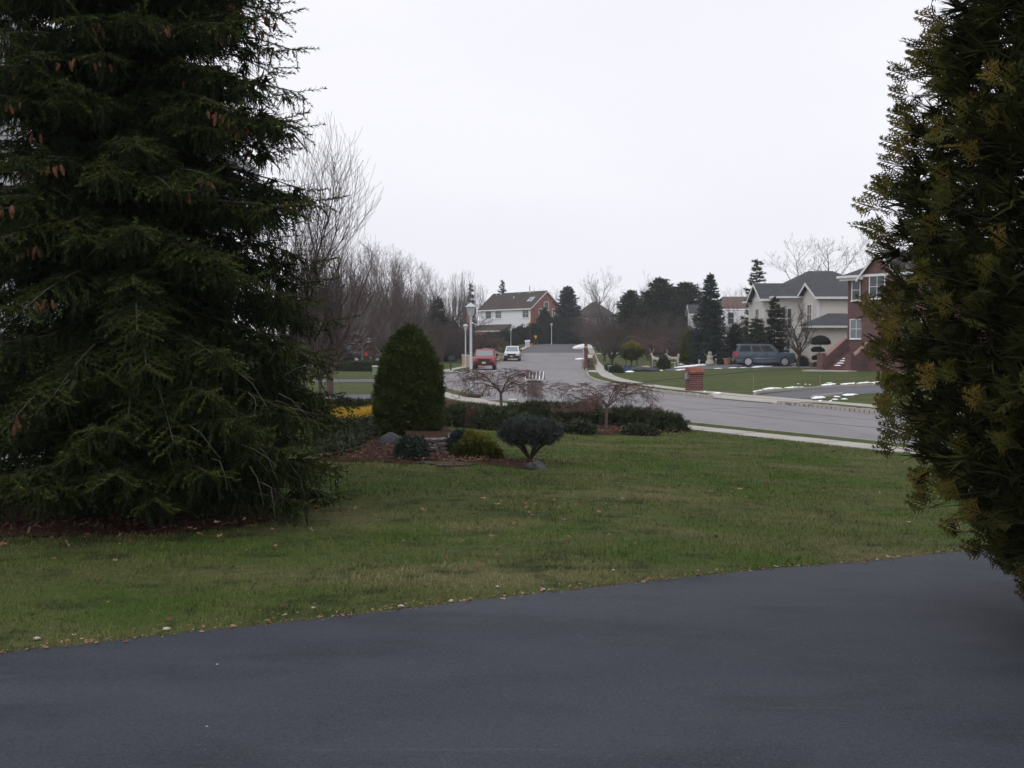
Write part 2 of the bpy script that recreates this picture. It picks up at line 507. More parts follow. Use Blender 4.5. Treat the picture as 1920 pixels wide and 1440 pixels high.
# ------------------------------------------------------------------ terrain and the street's two edges (x as a function of y)
L_PTS = np.array([(-40, 46), (-8, 26), (11.4, 14), (21.3, 8.0), (26.9, 4.6), (32.9, 1.76), (37.4, -0.6), (41, -1.5), (45, -2.5), (49.6, -3.4),
                  (56, -4.6), (63, -5.2), (70, -5.0), (77.6, -4.1), (84, -3.6), (103, -2.4), (121, -1.2), (150, 1.8), (190, 5.0), (205, 7.2), (214, 10), (222, 18), (227, 34), (230, 70)])
R_PTS = np.array([(-40, 50), (-8, 30.5), (8, 22.5), (20, 16.3), (27, 13.2), (30.7, 11.5), (34.9, 10.4), (36.7, 9.5), (40.1, 8.0), (42.4, 7.4),
                  (45.7, 6.5), (49, 5.9), (52.7, 5.3), (58.8, 4.95), (65, 4.95), (74.8, 5.55), (103, 7.5), (125, 9.0), (150, 10.7), (185, 13.0), (198, 14.5), (206, 20), (212, 34), (215, 70)])


def smooth_tab(P):
    ys = np.arange(P[0, 0], P[-1, 0], 0.5)
    xs = np.interp(ys, P[:, 0], P[:, 1])
    for _ in range(2):
        k = 7
        pad = np.pad(xs, k // 2, mode='edge')
        xs = np.convolve(pad, np.ones(k) / k, 'valid')
    return ys, xs


LT, RT = smooth_tab(L_PTS), smooth_tab(R_PTS)


def XL(y): return np.interp(y, *LT)
def XR(y): return np.interp(y, *RT)


def rise(y):
    """the street climbs gently beyond 120 m"""
    t = np.clip(np.asarray(y, float), 0, 197)
    return 0.030 * np.where(t < 110, 0, np.where(t < 130, (t - 110) ** 2 / 40, t - 120)) * 0.98


def terr(x, y):
    x, y = np.asarray(x, float), np.asarray(y, float)
    rl = (XL(y) - x) * 0.88
    rr = (x - XR(y)) * 0.92
    rl = np.where(y > 228, 10, rl)
    r = np.maximum(np.maximum(rl, rr), 0)
    z = -0.03 + 0.14 * sstep(0.45, 1.6, r)
    z = z + 0.50 * sstep(2.3, 14.5, rl) * (1 - 0.75 * sstep(26, 46, y))
    z = z + 0.20 * sstep(3, 20, rr)
    return z + rise(y)


FW = np.array([0, math.cos(TILT), -math.sin(TILT)])
UP = np.array([0, math.sin(TILT), math.cos(TILT)])
_S = np.concatenate([np.arange(2, 60, 0.1), np.arange(60, 420, 0.5)])


def gp(px, py):
    """photo pixel -> the point of the terrain it shows (a place in the world)"""
    d = FW * FPX + np.array([1, 0, 0]) * (px - 960) + UP * (720 - py)
    d = d / d[1]
    z = CAM_H + d[2] * _S
    t = terr(d[0] * _S, _S)
    i = np.argmax(z <= t)
    if z[i] > t[i]:
        i = len(_S) - 1
    if i > 0:
        a, b = z[i - 1] - t[i - 1], z[i] - t[i]
        f = a / (a - b) if a != b else 0
        s = _S[i - 1] + (_S[i] - _S[i - 1]) * f
    else:
        s = _S[0]
    x = d[0] * s
    return Vector((x, s, float(terr(x, s))))


def xat(px, d): return (px - 960) * d / FPX
def zat(py, d): return CAM_H + (645 - py) * d / FPX
def gnd(px, d, dz=0.0):
    x = xat(px, d)
    return Vector((x, d, float(terr(x, d)) + dz))

# ================================================================== THE SETTING
def axis_grid(spec):
    out = []
    for a, b, s in spec:
        out += list(np.arange(a, b, s))
    return np.array(out + [spec[-1][1]])


gx = axis_grid([(-900, -200, 100), (-200, -40, 10), (-40, -14, 2), (-14, 20, 0.5), (20, 44, 2), (44, 200, 12), (200, 901, 100)])
gy = axis_grid([(-60, -6, 6), (-6, 60, 0.5), (60, 150, 1.2), (150, 240, 2.5), (240, 400, 20), (400, 1801, 200)])
GX, GY = np.meshgrid(gx, gy)
GZ = terr(GX, GY)
nx, ny = len(gx), len(gy)
V = np.stack([GX, GY, GZ], -1).reshape(-1, 3)
ii = (np.arange(ny - 1)[:, None] * nx + np.arange(nx - 1)[None, :]).ravel()
T = np.concatenate([np.stack([ii, ii + 1, ii + nx + 1], -1), np.stack([ii, ii + nx + 1, ii + nx], -1)])
gme = big_mesh('ground', V, T)
gme.polygons.foreach_set('use_smooth', [True] * len(gme.polygons))
link_mesh('ground', gme, M_LAWN, kind='structure')


def strip(name, A, B, m, kind='structure', cols=4, parent=None, zf=None):
    """a sheet between two equally long lists of points"""
    A, B = np.array([tuple(p) for p in A], float), np.array([tuple(p) for p in B], float)
    n = len(A)
    t = np.linspace(0, 1, cols + 1)
    P = A[:, None, :] * (1 - t[None, :, None]) + B[:, None, :] * t[None, :, None]
    if zf is not None:
        P[:, :, 2] = zf(P[:, :, 0], P[:, :, 1])
    c = cols + 1
    k = (np.arange(n - 1)[:, None] * c + np.arange(cols)[None, :]).ravel()
    T = np.concatenate([np.stack([k, k + 1, k + c + 1], -1), np.stack([k, k + c + 1, k + c], -1)])
    me = big_mesh(name, P, T)
    bm = bmesh.new(); bm.from_mesh(me)
    bmesh.ops.recalc_face_normals(bm, faces=bm.faces)
    if sum(f.normal.z for f in bm.faces) < 0:
        bmesh.ops.reverse_faces(bm, faces=bm.faces)
    bm.to_mesh(me); bm.free()
    return link_mesh(name, me, m, parent, kind)


def side(which, y, off, z=0.0):
    """point beside the street: off metres outward from its left or right edge"""
    X = XL if which == 'L' else XR
    dx = float(X(y + 0.6) - X(y - 0.6)) / 1.2
    l = math.hypot(dx, 1)
    s = -1 if which == 'L' else 1
    nx_, ny_ = s * 1 / l, -s * dx / l
    px_, py_ = float(X(y)) + nx_ * off, y + ny_ * off
    return Vector((px_, py_, float(rise(py_)) + z))


ys_st = np.concatenate([np.arange(-30, 150, 1.0), np.arange(150, 204, 2)])
strip('street', [(XL(y), y, rise(y) + 0.004) for y in ys_st if y <= 151], [(XR(y), y, rise(y) + 0.004) for y in ys_st if y <= 151], M_ROAD, cols=8)
yb = np.arange(150, 214, 1.0)
strip('street', [(XL(y), y, rise(y) + 0.004) for y in yb], [(XR(y), y, rise(y) + 0.004) for y in yb], M_ROAD2, cols=8)
strip('street', [(x, np.interp(x, [8, 12, 18, 34, 70], [212, 216, 222, 227, 230]), rise(213) + .012) for x in range(8, 70, 2)],
      [(x, 205.0, rise(205) + .012) for x in range(8, 70, 2)], M_ROAD2, cols=6)

# tar-filled seams in the street
def seam(pts, w=0.03):
    A, B = [], []
    for i, p in enumerate(pts):
        a, b = pts[max(0, i - 1)], pts[min(len(pts) - 1, i + 1)]
        d = Vector((b[0] - a[0], b[1] - a[1], 0)).normalized()
        n = Vector((-d.y, d.x, 0)) * w * random.uniform(0.5, 1.2)
        q = Vector((p[0], p[1], float(rise(p[1])) + 0.008))
        A.append(q + n); B.append(q - n)
    return A, B
M_SEAM = mat('tar_seam', (0.10, 0.10, 0.105), rough=0.8)
for k, (f0, f1, y0, y1) in enumerate([(0.52, 0.5, 22, 75), (0.78, 0.72, 26, 60), (0.3, 0.33, 60, 120)]):
    ys_ = np.arange(y0, y1, 0.8)
    pts = [(float(XL(y) + (XR(y) - XL(y)) * (f0 + (f1 - f0) * (y - y0) / (y1 - y0))) + random.uniform(-.05, .05), y) for y in ys_]
    A, B = seam(pts)
    strip('street_seam', A, B, M_SEAM, cols=1)
for y0 in (33.5, 52, 88):
    pts = [(float(XL(y0) + (XR(y0) - XL(y0)) * f), y0 + 4 * (f - .5) + random.uniform(-.1, .1)) for f in np.linspace(0.03, 0.97, 14)]
    A, B = seam(pts, 0.022)
    strip('street_seam', A, B, M_SEAM, cols=1)

# verge, kerb and sidewalk on both sides
R_CUTS = [(36.3, 40.4), (75.0, 79.5)]          # where driveways cross
L_CUTS = [(37.0, 39.8), (75.5, 79.0)]

def arc_ys(which, y0, y1, step):
    out, y = [y0], y0
    X = XL if which == 'L' else XR
    while y < y1:
        s = float(X(y + .5) - X(y - .5))
        y += step / math.hypot(s, 1)
        out.append(y)
    return out


def cut(y, cuts):
    return any(a <= y <= b for a, b in cuts)


for which, cuts, o_in, o_out, y0, y1, ynear in (('L', L_CUTS, 0.78, 1.58, -6, 185, 62), ('R', R_CUTS, 0.85, 1.75, 16, 180, 98)):
    # kerb: dark bed with separate granite blocks standing in it
    ys_ = arc_ys(which, y0, y1, 1.0)
    bed = MB()
    for a, b in zip(ys_[:-1], ys_[1:]):
        low = cut((a + b) / 2, cuts)
        h = 0.02 if low else 0.095
        P = [side(which, a, 0.005), side(which, b, 0.005), side(which, b, 0.115), side(which, a, 0.115)]
        bed.add([(p.x, p.y, p.z - 0.05) for p in P] + [(p.x, p.y, p.z + h) for p in P], MB.BOXF)
    kerb = bed.build('kerb', M_MORTAR, kind='structure')
    if which == 'R':
        blk = MB().box(-0.118, 0.118, -0.065, 0.065, -0.05, 0.135).mesh('kerb_block', bevel=0.018)
        blk2 = MB().box(-0.118, 0.118, -0.065, 0.065, -0.05, 0.055).mesh('kerb_block', bevel=0.018)
        far = MB()
        n = 0
        yy = arc_ys(which, y0, y1, 0.255)
        for a, b in zip(yy[:-1], yy[1:]):
            y = (a + b) / 2
            if any(c0 + .3 < y < c1 - .3 for c0, c1 in cuts): continue
            p, q = side(which, a, 0.06), side(which, b, 0.06)
            c = (p + q) / 2
            ang = math.atan2(q.y - p.y, q.x - p.x)
            if n < 290 and 26 < y < 92:
                me = blk2 if cut(y, cuts) else blk
                o = link_mesh('kerb_block', me, M_BLOCK, kerb, loc=(c.x + random.uniform(-.008, .008), c.y, c.z + random.uniform(-.012, .012)), rot=(random.uniform(-.06, .06), random.uniform(-.04, .04), ang + random.uniform(-.05, .05)))
                o.scale = (random.uniform(.95, 1.02), 1, 1)
                n += 1
            else:
                d = (q - p).normalized() * 0.115
                nn = Vector((-d.y, d.x, 0)).normalized() * 0.06
                P = [c - d - nn, c + d - nn, c + d + nn, c - d + nn]
                far.add([(v.x, v.y, v.z - .04) for v in P] + [(v.x, v.y, v.z + .13) for v in P], MB.BOXF)
        far.build('kerb_block', M_BLOCK, kerb, kind='stuff')
    else:
        far = MB()
        yy = arc_ys(which, y0, y1, 0.9)
        for a, b in zip(yy[:-1], yy[1:]):
            if cut((a + b) / 2, cuts): continue
            p, q = side(which, a, 0.06), side(which, b, 0.06)
            d = (q - p) * 0.49
            c = (p + q) / 2
            nn = Vector((-d.y, d.x, 0)).normalized() * 0.062
            P = [c - d - nn, c + d - nn, c + d + nn, c - d + nn]
            far.add([(v.x, v.y, v.z - .04) for v in P] + [(v.x, v.y, v.z + .125) for v in P], MB.BOXF)
        far.build('kerb_block', mat('kerb_concrete', (0.30, 0.285, 0.265), noise=(2, 4), col2=(0.22, 0.21, 0.2), rough=0.95), kerb, kind='stuff')
    # verge of grass between kerb and sidewalk, in runs between the driveway mouths
    runs, s = [], y0
    for c0, c1 in cuts + [(y1, y1)]:
        runs.append((s, c0)); s = c1
    for a, b in runs:
        yy = list(np.arange(a, b, 0.7)) + [b]
        taper = lambda y: 1.0 if which == 'L' else min(1, max(0.0, (b - y) / 1.5 if b < 170 else 1), max(0.0, (y - a) / 1.5 if a > 17 else 1))
        strip('verge', [side(which, y, 0.11, 0.112) for y in yy], [side(which, y, 0.11 + (o_in - 0.12) * max(0.08, taper(y)), 0.118) for y in yy], M_LAWN, cols=3)
    # concrete aprons in the gaps
    for c0, c1 in cuts:
        yy = list(np.arange(c0 - (1.2 if which == 'R' else .2), c1 + (1.2 if which == 'R' else .2), 0.5))
        strip('driveway_apron', [side(which, y, 0.10, 0.10 if not cut(y, cuts) else 0.035) for y in yy], [side(which, y, o_in, 0.106) for y in yy], M_CONC, cols=3)
    # sidewalk: base sheet in the joints, each slab a piece of its own
    yy = list(np.arange(y0, y1, 1.0))
    walk = strip('sidewalk', [side(which, y, o_in + .01, 0.085) for y in yy], [side(which, y, o_out - .01, 0.085) for y in yy], M_MORTAR, cols=2)
    yy = arc_ys(which, y0, y1, 1.25)
    far = MB()
    for a, b in zip(yy[:-1], yy[1:]):
        e = 0.012
        P = [side(which, a + e, o_in), side(which, b - e, o_in), side(which, b - e, o_out), side(which, a + e, o_out)]
        dz = random.uniform(-.004, .004)
        if a < ynear and a > 8:
            c = sum(P, Vector()) / 4
            s_ = MB().add([(p.x - c.x, p.y - c.y, p.z - c.z - 0.06) for p in P] + [(p.x - c.x, p.y - c.y, p.z - c.z + 0.125 + dz) for p in P], MB.BOXF)
            s_.build('slab', M_CONC, walk, loc=c, bevel=0.008)
        else:
            far.add([(p.x, p.y, p.z - 0.06) for p in P] + [(p.x, p.y, p.z + 0.125 + dz) for p in P], MB.BOXF)
    far.build('slab', M_CONC, walk, kind='stuff')

# painted house number on the kerb face beside the brick pillar (three white strokes, too worn to read)
# ------------------------------------------------------------------ the near driveway
EDGE_PX = [(-420, 1262), (0, 1228), (340, 1190), (640, 1158), (960, 1122), (1280, 1085), (1600, 1057), (1870, 1030), (2200, 1000), (2600, 972)]
EDGE = [gp(*p) for p in EDGE_PX]
ex = np.array([p.x for p in EDGE]); ey = np.array([p.y for p in EDGE])
def edge_y(x):
    x = np.asarray(x, float)
    yb = np.interp(x, ex, ey)
    return np.where(x < ex[0], ey[0] + (x - ex[0]) * 0.3, np.where(x > ex[-1], ey[-1] + (x - ex[-1]) * 0.35, yb))
dxs = np.arange(-12, 13, 0.06)
jit = np.convolve(RNG.normal(0, 0.02, len(dxs) + 6), np.ones(7) / 7, 'valid') + RNG.normal(0, 0.005, len(dxs))
A = [(x, float(edge_y(x)) + j, 0) for x, j in zip(dxs, jit)]
B = [(x, -7.0, 0) for x in dxs]
strip('driveway', A, B, M_DRIVE, cols=30, zf=lambda x, y: terr(x, y) + 0.010)


def drape(name, pts, off, m, cuts=3, kind='structure', lumps=0.0, parent=None):
    """a sheet with the given outline laid over the terrain"""
    bm = bmesh.new()
    vs = [bm.verts.new((p[0], p[1], 0)) for p in pts]
    f = bm.faces.new(vs)
    bmesh.ops.triangulate(bm, faces=[f])
    for _ in range(cuts):
        long = [e for e in bm.edges if e.calc_length() > 0.5]
        if long: bmesh.ops.subdivide_edges(bm, edges=long, cuts=1, use_grid_fill=False)
        bmesh.ops.triangulate(bm, faces=bm.faces)
    for v in bm.verts:
        b = v.is_boundary
        v.co.z = float(terr(v.co.x, v.co.y)) + off + (0 if b else lumps * (mnoise.noise((v.co.x * 1.7, v.co.y * 1.7, 3)) + .5))
    bmesh.ops.recalc_face_normals(bm, faces=bm.faces)
    if sum(f.normal.z for f in bm.faces) < 0: bmesh.ops.reverse_faces(bm, faces=bm.faces)
    me = bpy.data.meshes.new(name)
    bm.to_mesh(me); bm.free()
    return link_mesh(name, me, m, parent, kind)


def wob(pxs, n=6, amp=0.05):
    """pixel outline -> finer world outline with a slightly uneven line"""
    W = [gp(*p) for p in pxs]
    out = []
    for i, a in enumerate(W):
        b = W[(i + 1) % len(W)]
        for k in range(n):
            t = k / n
            p = a.lerp(b, t)
            d = (b - a)
            nn = Vector((-d.y, d.x, 0))
            if nn.length > 0: nn.normalize()
            out.append(p + nn * random.uniform(-amp, amp))
    return out


drape('mulch_bed', wob([(590, 862), (640, 852), (690, 828), (725, 812), (790, 806), (850, 826), (850, 850), (905, 858), (950, 862), (1000, 862), (1022, 874), (1000, 882), (940, 874), (850, 868), (760, 870), (690, 866), (620, 866)]), 0.011, M_MULCH, lumps=0.05)
drape('mulch_bed', wob([(-80, 1004), (60, 1008), (160, 1004), (300, 1002), (430, 992), (490, 982), (522, 968), (480, 945), (430, 925), (300, 905), (100, 900), (-120, 905)]), 0.011, M_MULCH, lumps=0.06)
HEDGE_BED = [(835, 800), (920, 803), (1000, 806), (1060, 812), (1130, 815), (1220, 812), (1284, 807), (1262, 798), (1180, 789), (1100, 781), (1000, 772), (930, 765), (850, 752), (800, 752), (700, 758), (640, 762), (620, 790), (700, 800), (760, 800)]
drape('mulch_bed', wob(HEDGE_BED), 0.014, M_MULCH, lumps=0.04)
# a bare patch with straw-coloured litter between the shrubs
drape('bare_earth', wob([(800, 868), (830, 856), (890, 858), (930, 866), (880, 874), (820, 876)], amp=0.03), 0.018, mat('pale_litter', (0.105, 0.078, 0.056), noise=(18, 4), col2=(0.05, 0.034, 0.026), bump=(40, 1.0), rough=1.0))

# neighbours' driveways
def pxpoly(pxs):
    return [gp(*p) for p in pxs]
def band(name, top, bot, m, off=0.014):
    n = 14
    def samp(P):
        xs = np.linspace(P[0][0], P[-1][0], n)
        return [gp(x, float(np.interp(x, [p[0] for p in P], [p[1] for p in P]))) for x in xs]
    return strip(name, samp(top), samp(bot), m, cols=6, zf=lambda x, y: terr(x, y) + off)
band('side_driveway', [(420, 741), (835, 739)], [(420, 750), (835, 748)], M_SIDE_DRIVE)
band('side_driveway', [(420, 713), (700, 711.5), (828, 708)], [(420, 718), (700, 716.5), (828, 712)], M_SIDE_DRIVE)
band('side_driveway', [(560, 683), (700, 676)], [(560, 690), (700, 681)], M_SIDE_DRIVE)
band('side_driveway', [(800, 655), (870, 660)], [(800, 664), (870, 669)], M_SIDE_DRIVE)
# the drive across the street: cobble-edged, running right behind the cypress
band('side_driveway', [(1408, 743), (1480, 734.5), (1540, 730), (1600, 726.5), (1760, 719)], [(1520, 748.5), (1545, 746), (1580, 742), (1640, 738), (1800, 731)], M_SIDE_DRIVE)
# the far drive where the blue-grey car stands
band('side_driveway', [(1248, 692), (1300, 687.5), (1350, 684), (1372, 679), (1420, 677), (1500, 680), (1545, 685)], [(1250, 695), (1300, 693), (1350, 691.5), (1372, 691), (1420, 690.5), (1500, 690), (1545, 690)], M_SIDE_DRIVE)
band('lawn_edging', [(1196, 717.2), (1290, 706.5), (1400, 697), (1500, 690.6)], [(1196, 718.2), (1290, 707.8), (1400, 698.2), (1500, 691.6)], mat('dark_edging', (0.035, 0.045, 0.024), rough=1), off=0.02)
band('garden_path', [(1118, 662.5), (1180, 661)], [(1118, 664), (1180, 663)], M_CONC)

# ================================================================== VEGETATION TOOLS
def norm(a):
    return a / np.maximum(np.linalg.norm(a, axis=-1, keepdims=True), 1e-9)


def frames(Y, rng, up=None):
    """rotation matrices whose y axis is Y (N,3); the z axis leans to 'up' or is random"""
    Y = norm(Y)
    Z0 = rng.normal(size=Y.shape) if up is None else np.broadcast_to(np.asarray(up, float), Y.shape) + rng.normal(size=Y.shape) * 0.25
    X = norm(np.cross(Y, Z0))
    Z = np.cross(X, Y)
    return np.stack([X, Y, Z], axis=-1)


def scatter(tV, tT, P, R, S, tint):
    """copies of one small template (verts tV, tris tT) at P with frames R and sizes S"""
    n, m = len(P), len(tV)
    W = np.einsum('nij,mj->nmi', R, tV) * np.asarray(S)[:, None, None] + P[:, None, :]
    T = (tT[None] + (np.arange(n) * m)[:, None, None]).reshape(-1, 3)
    return W.reshape(-1, 3), T, np.repeat(tint, m)


def needle_twig(rng, n=36, nl=0.15, w=0.018, spread=0.75):
    """a shoot 1 long along +y, needles brushed forward"""
    V, T = [], []
    for k in range(n):
        t = 0.03 + 0.97 * k / n
        a = rng.uniform(0, 2 * PI)
        d = np.array([math.cos(a) * spread, 0.75, math.sin(a) * spread * 0.8 + 0.12])
        d /= np.linalg.norm(d)
        l = nl * rng.uniform(0.75, 1.15) * (1.0 if t < .9 else .8)
        b = np.array([0, t, 0])
        s = np.cross(d, rng.normal(size=3)); s /= np.linalg.norm(s)
        V += [b - s * w / 2, b + s * w / 2, b + d * l]
        T.append([3 * k, 3 * k + 1, 3 * k + 2])
    q = len(V)
    V += [np.array([-.012, 0, 0]), np.array([.012, 0, 0]), np.array([0, 1.02, 0])]
    T.append([q, q + 1, q + 2])
    V += [np.array([0, 0, -.012]), np.array([0, 0, .012]), np.array([0, 1.02, 0])]
    T.append([q + 3, q + 4, q + 5])
    return np.array(V), np.array(T)


def scale_spray(rng, nside=7):
    """a flat fern-like cypress spray, 1 long along +y"""
    V, T = [], []
    def leaf(p, d, l, w, tri=False):
        d = np.array(d, float); d /= np.linalg.norm(d)
        s = np.array([-d[1], d[0], 0.0])
        if np.linalg.norm(s) < 1e-6: s = np.array([1.0, 0, 0])
        s /= np.linalg.norm(s)
        z = np.array([0, 0, rng.uniform(-.03, .03)])
        n = len(V)
        if tri:
            V.extend([p + d * l * .25 + s * w * 1.15, p + d * l, p + d * l * .25 - s * w * 1.15 + z])
            T.append([n, n + 1, n + 2])
            return
        V.extend([p, p + d * l * .45 + s * w + z, p + d * l, p + d * l * .45 - s * w + z])
        T.extend([[n, n + 1, n + 2], [n, n + 2, n + 3]])
    leaf(np.array([0, 0, 0.0]), [0, 1, 0], 1.0, 0.030)
    for k in range(nside):
        t = 0.10 + 0.80 * k / nside
        for sg in (-1, 1):
            L = (0.50 * (1 - t) + 0.14) * rng.uniform(.8, 1.15)
            p = np.array([0, t + (0.04 if sg > 0 else 0), -0.16 * t * t])
            d = np.array([sg * 0.72, 0.72, rng.uniform(-.15, .1)])
            leaf(p, d, L, 0.032)
            for j in range(2 + (L > .35)):
                u = 0.25 + 0.25 * j
                for s2 in (-1, 1):
                    if s2 == -1 and j == 0: continue
                    ang = math.atan2(d[1], d[0]) + s2 * 0.7
                    leaf(p + d / np.linalg.norm(d) * L * u, [math.cos(ang), math.sin(ang), rng.uniform(-.2, .2)], L * (0.55 - .1 * j), 0.028, True)
    return np.array(V), np.array(T)


def tuft(rng, n=9, w=0.16, spread=1.0, flat=0.0):
    """a burst of pointed leaves about +y, 1 long"""
    V, T = [], []
    for k in range(n):
        d = np.array([rng.normal() * .6 * spread, 1.0, rng.normal() * .6 * spread * (1 - flat)])
        d /= np.linalg.norm(d)
        s = np.cross(d, rng.normal(size=3)); s /= np.linalg.norm(s)
        l = rng.uniform(.6, 1.0)
        b = np.array([rng.uniform(-.15, .15), 0, rng.uniform(-.15, .15)])
        V += [b - s * w / 2, b + s * w / 2, b + d * l]
        T.append([3 * k, 3 * k + 1, 3 * k + 2])
    return np.array(V), np.array(T)


def leafy(rng, n=7, w=0.34):
    """a rosette of small diamond leaves, 1 across"""
    V, T = [], []
    for k in range(n):
        d = norm(rng.normal(size=3) + np.array([0, .5, 0]))
        s = norm(np.cross(d, rng.normal(size=3)))
        b = rng.normal(size=3) * .22
        q = len(V)
        V += [b, b + d * .35 + s * w / 2, b + d * .75, b + d * .35 - s * w / 2]
        T += [[q, q + 1, q + 2], [q, q + 2, q + 3]]
    return np.array(V), np.array(T)


def seg_mesh(name, S, sides=3):
    """S: (N,8) array p,q,r0,r1 -> joined tapered sticks"""
    S = np.asarray(S, float)
    P, Q, r0, r1 = S[:, :3], S[:, 3:6], S[:, 6], S[:, 7]
    D = norm(Q - P)
    ref = np.where(np.abs(D[:, 2:3]) > .9, np.array([[1.0, 0, 0]]), np.array([[0, 0, 1.0]]))
    X = norm(np.cross(D, ref)); Y = np.cross(D, X)
    a = np.arange(sides) * 2 * PI / sides
    ring = X[:, None, :] * np.cos(a)[None, :, None] + Y[:, None, :] * np.sin(a)[None, :, None]
    V = np.concatenate([P[:, None, :] + ring * r0[:, None, None], Q[:, None, :] + ring * r1[:, None, None]], 1)
    k = np.arange(sides); k2 = (k + 1) % sides
    t = np.concatenate([np.stack([k, k2, k2 + sides], -1), np.stack([k, k2 + sides, k + sides], -1)])
    T = (t[None] + (np.arange(len(S)) * 2 * sides)[:, None, None]).reshape(-1, 3)
    return big_mesh(name, V.reshape(-1, 3), T)


def grow_tree(seed, height, trunk_h=0.25, r0=0.14, levels=4, spread=0.6, up=0.35, kids=(5, 5, 4, 3), len_f=(.62, .55, .5, .45), rmin=0.008, leader=True, droop=0.0, wig=0.16, width=1.0):
    """recursive bare tree; returns (trunk+limb segments, twig segments)"""
    rng = np.random.default_rng(seed)
    big, small = [], []
    def shoot(p, d, L, r, lev):
        n = 4 if lev < 2 else 3
        pts, dirs = [p], [d]
        rr = [r]
        for i in range(n):
            d = d + rng.normal(size=3) * wig + np.array([0, 0, (up if lev > 0 else .1) * .4 - droop * lev * .25])
            d = d / np.linalg.norm(d)
            p = p + d * L / n
            r2 = max(rmin * .7, r * (1 - (i + 1) / n * (.55 if lev < levels else .7)))
            (big if lev <= 1 else small).append([*pts[-1], *p, rr[-1], r2])
            pts.append(p); dirs.append(d); rr.append(r2)
        if lev >= levels: return
        k = kids[min(lev, len(kids) - 1)]
        for j in range(k):
            t = rng.uniform(.3 if lev else .15, 1.0) if j < k - 1 else 1.0
            i = min(n, max(1, int(round(t * n))))
            base, dd = pts[i], dirs[i]
            side_ = rng.normal(size=3); side_ -= dd * side_.dot(dd); side_ /= np.linalg.norm(side_)
            sp = spread * rng.uniform(.7, 1.3)
            if j == k - 1: sp *= .35
            nd = dd + side_ * sp * 1.3 * np.array([width, width, 1])
            nd = nd / np.linalg.norm(nd)
            shoot(base, nd, L * len_f[min(lev, len(len_f) - 1)] * rng.uniform(.75, 1.2), rr[i] * (.62 if j < k - 1 else .8), lev + 1)
    th = height * trunk_h
    big.append([0, 0, -0.1, 0, 0, th * .5, r0 * 1.25, r0])
    big.append([0, 0, th * .5, rng.normal() * .03, rng.normal() * .03, th, r0, r0 * .92])
    top = np.array(big[-1][3:6])
    if leader:
        shoot(top, np.array([rng.normal() * .08, rng.normal() * .08, 1.0]), height * .48, r0 * .9, 0)
    m = kids[0]
    for j in range(m):
        a = 2 * PI * (j + rng.uniform(-.3, .3)) / m
        d = np.array([math.cos(a) * spread * 1.2 * width, math.sin(a) * spread * 1.2 * width, 1.0 - droop * .4])
        d /= np.linalg.norm(d)
        shoot(top * rng.uniform(.75, 1.0), d, height * rng.uniform(.30, .42), r0 * .6, 1)
    big, small = np.array(big), np.array(small)
    zmax = max(small[:, 5].max(), big[:, 5].max())
    s = height / zmax
    for A in (big, small):
        A[:, :6] *= s
    return big, small


def bare_parts(root, big, small, mtrunk, mtwig, nb=5):
    a = link_mesh('trunk', seg_mesh('trunk', big, nb), mtrunk, root, smooth=False)
    b = link_mesh('crown', seg_mesh('crown', small, 3), mtwig, root)
    return a, b


def foliage(name, V, T, t, m, parent=None, kind=None):
    return link_mesh(name, big_mesh(name, V, T, t), m, parent, kind)


def join_fol(parts):
    Vs, Ts, ts, n = [], [], [], 0
    for V, T, t in parts:
        Vs.append(V); Ts.append(T + n); ts.append(t); n += len(V)
    return np.concatenate(Vs), np.concatenate(Ts), np.concatenate(ts)


def conifer_mesh(seed, h, r, m, gap=0.45, droop=0.35, twigs=14, tsize=0.42, taper=0.9, bare=0.06, ragged=0.2, nper=8, tipup=0.12):
    """layered spruce or pine crown, origin at the foot"""
    rng = np.random.default_rng(seed)
    tV, tT = tuft(rng, 7, 0.17, 0.75)
    P, D, S, ti = [], [], [], []
    br = []
    z = h * bare
    while z < h * .985:
        u = (z - h * bare) / (h * (1 - bare))
        L = r * (1 - u) ** taper * 1.0 + 0.06
        n = max(4, int(nper * (0.55 + .45 * (1 - u))))
        a0 = rng.uniform(0, 6.28)
        for j in range(n):
            a = a0 + 2 * PI * j / n + rng.normal() * .2
            l = max(.05, L * (1 + rng.normal() * ragged))
            zz = z + rng.normal() * gap * .25
            dr = droop * (1.15 - u)
            o = np.array([math.cos(a), math.sin(a), 0])
            k = max(3, int(twigs * (l / r) ** .8 + 2))
            br.append([0, 0, zz + .05, *(o * l + np.array([0, 0, zz - dr * l + tipup * l])), .03, .006])
            for i in range(k):
                t = (i + rng.uniform(0, 1)) / k
                t = .12 + .9 * t
                p = o * l * t + np.array([0, 0, zz - dr * l * t + tipup * l * t ** 3])
                w = l * .30 * (1.1 - t)
                sd = np.array([-o[1], o[0], 0]) * rng.uniform(-1, 1)
                P.append(p + sd * w); D.append(o * .8 + sd * .9 + np.array([0, 0, -dr * .7 + .1 + rng.normal() * .2]))
                S.append(tsize * rng.uniform(.7, 1.25) * (.55 + .45 * (1 - u)))
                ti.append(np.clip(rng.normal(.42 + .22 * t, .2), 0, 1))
        z += gap * (1.0 - .45 * u)
    for i in range(4):
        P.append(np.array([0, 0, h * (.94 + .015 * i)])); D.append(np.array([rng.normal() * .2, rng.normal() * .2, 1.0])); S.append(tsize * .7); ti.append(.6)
    P, D = np.array(P), np.array(D)
    V, T, t = scatter(tV, tT, P, frames(D, rng), np.array(S), np.array(ti))
    trunk = [[0, 0, -.1, 0, 0, h * .5, r * .055 + .03, r * .035 + .02], [0, 0, h * .5, 0, 0, h, r * .035 + .02, .012]]
    return (V, T, t), np.array(trunk + br)


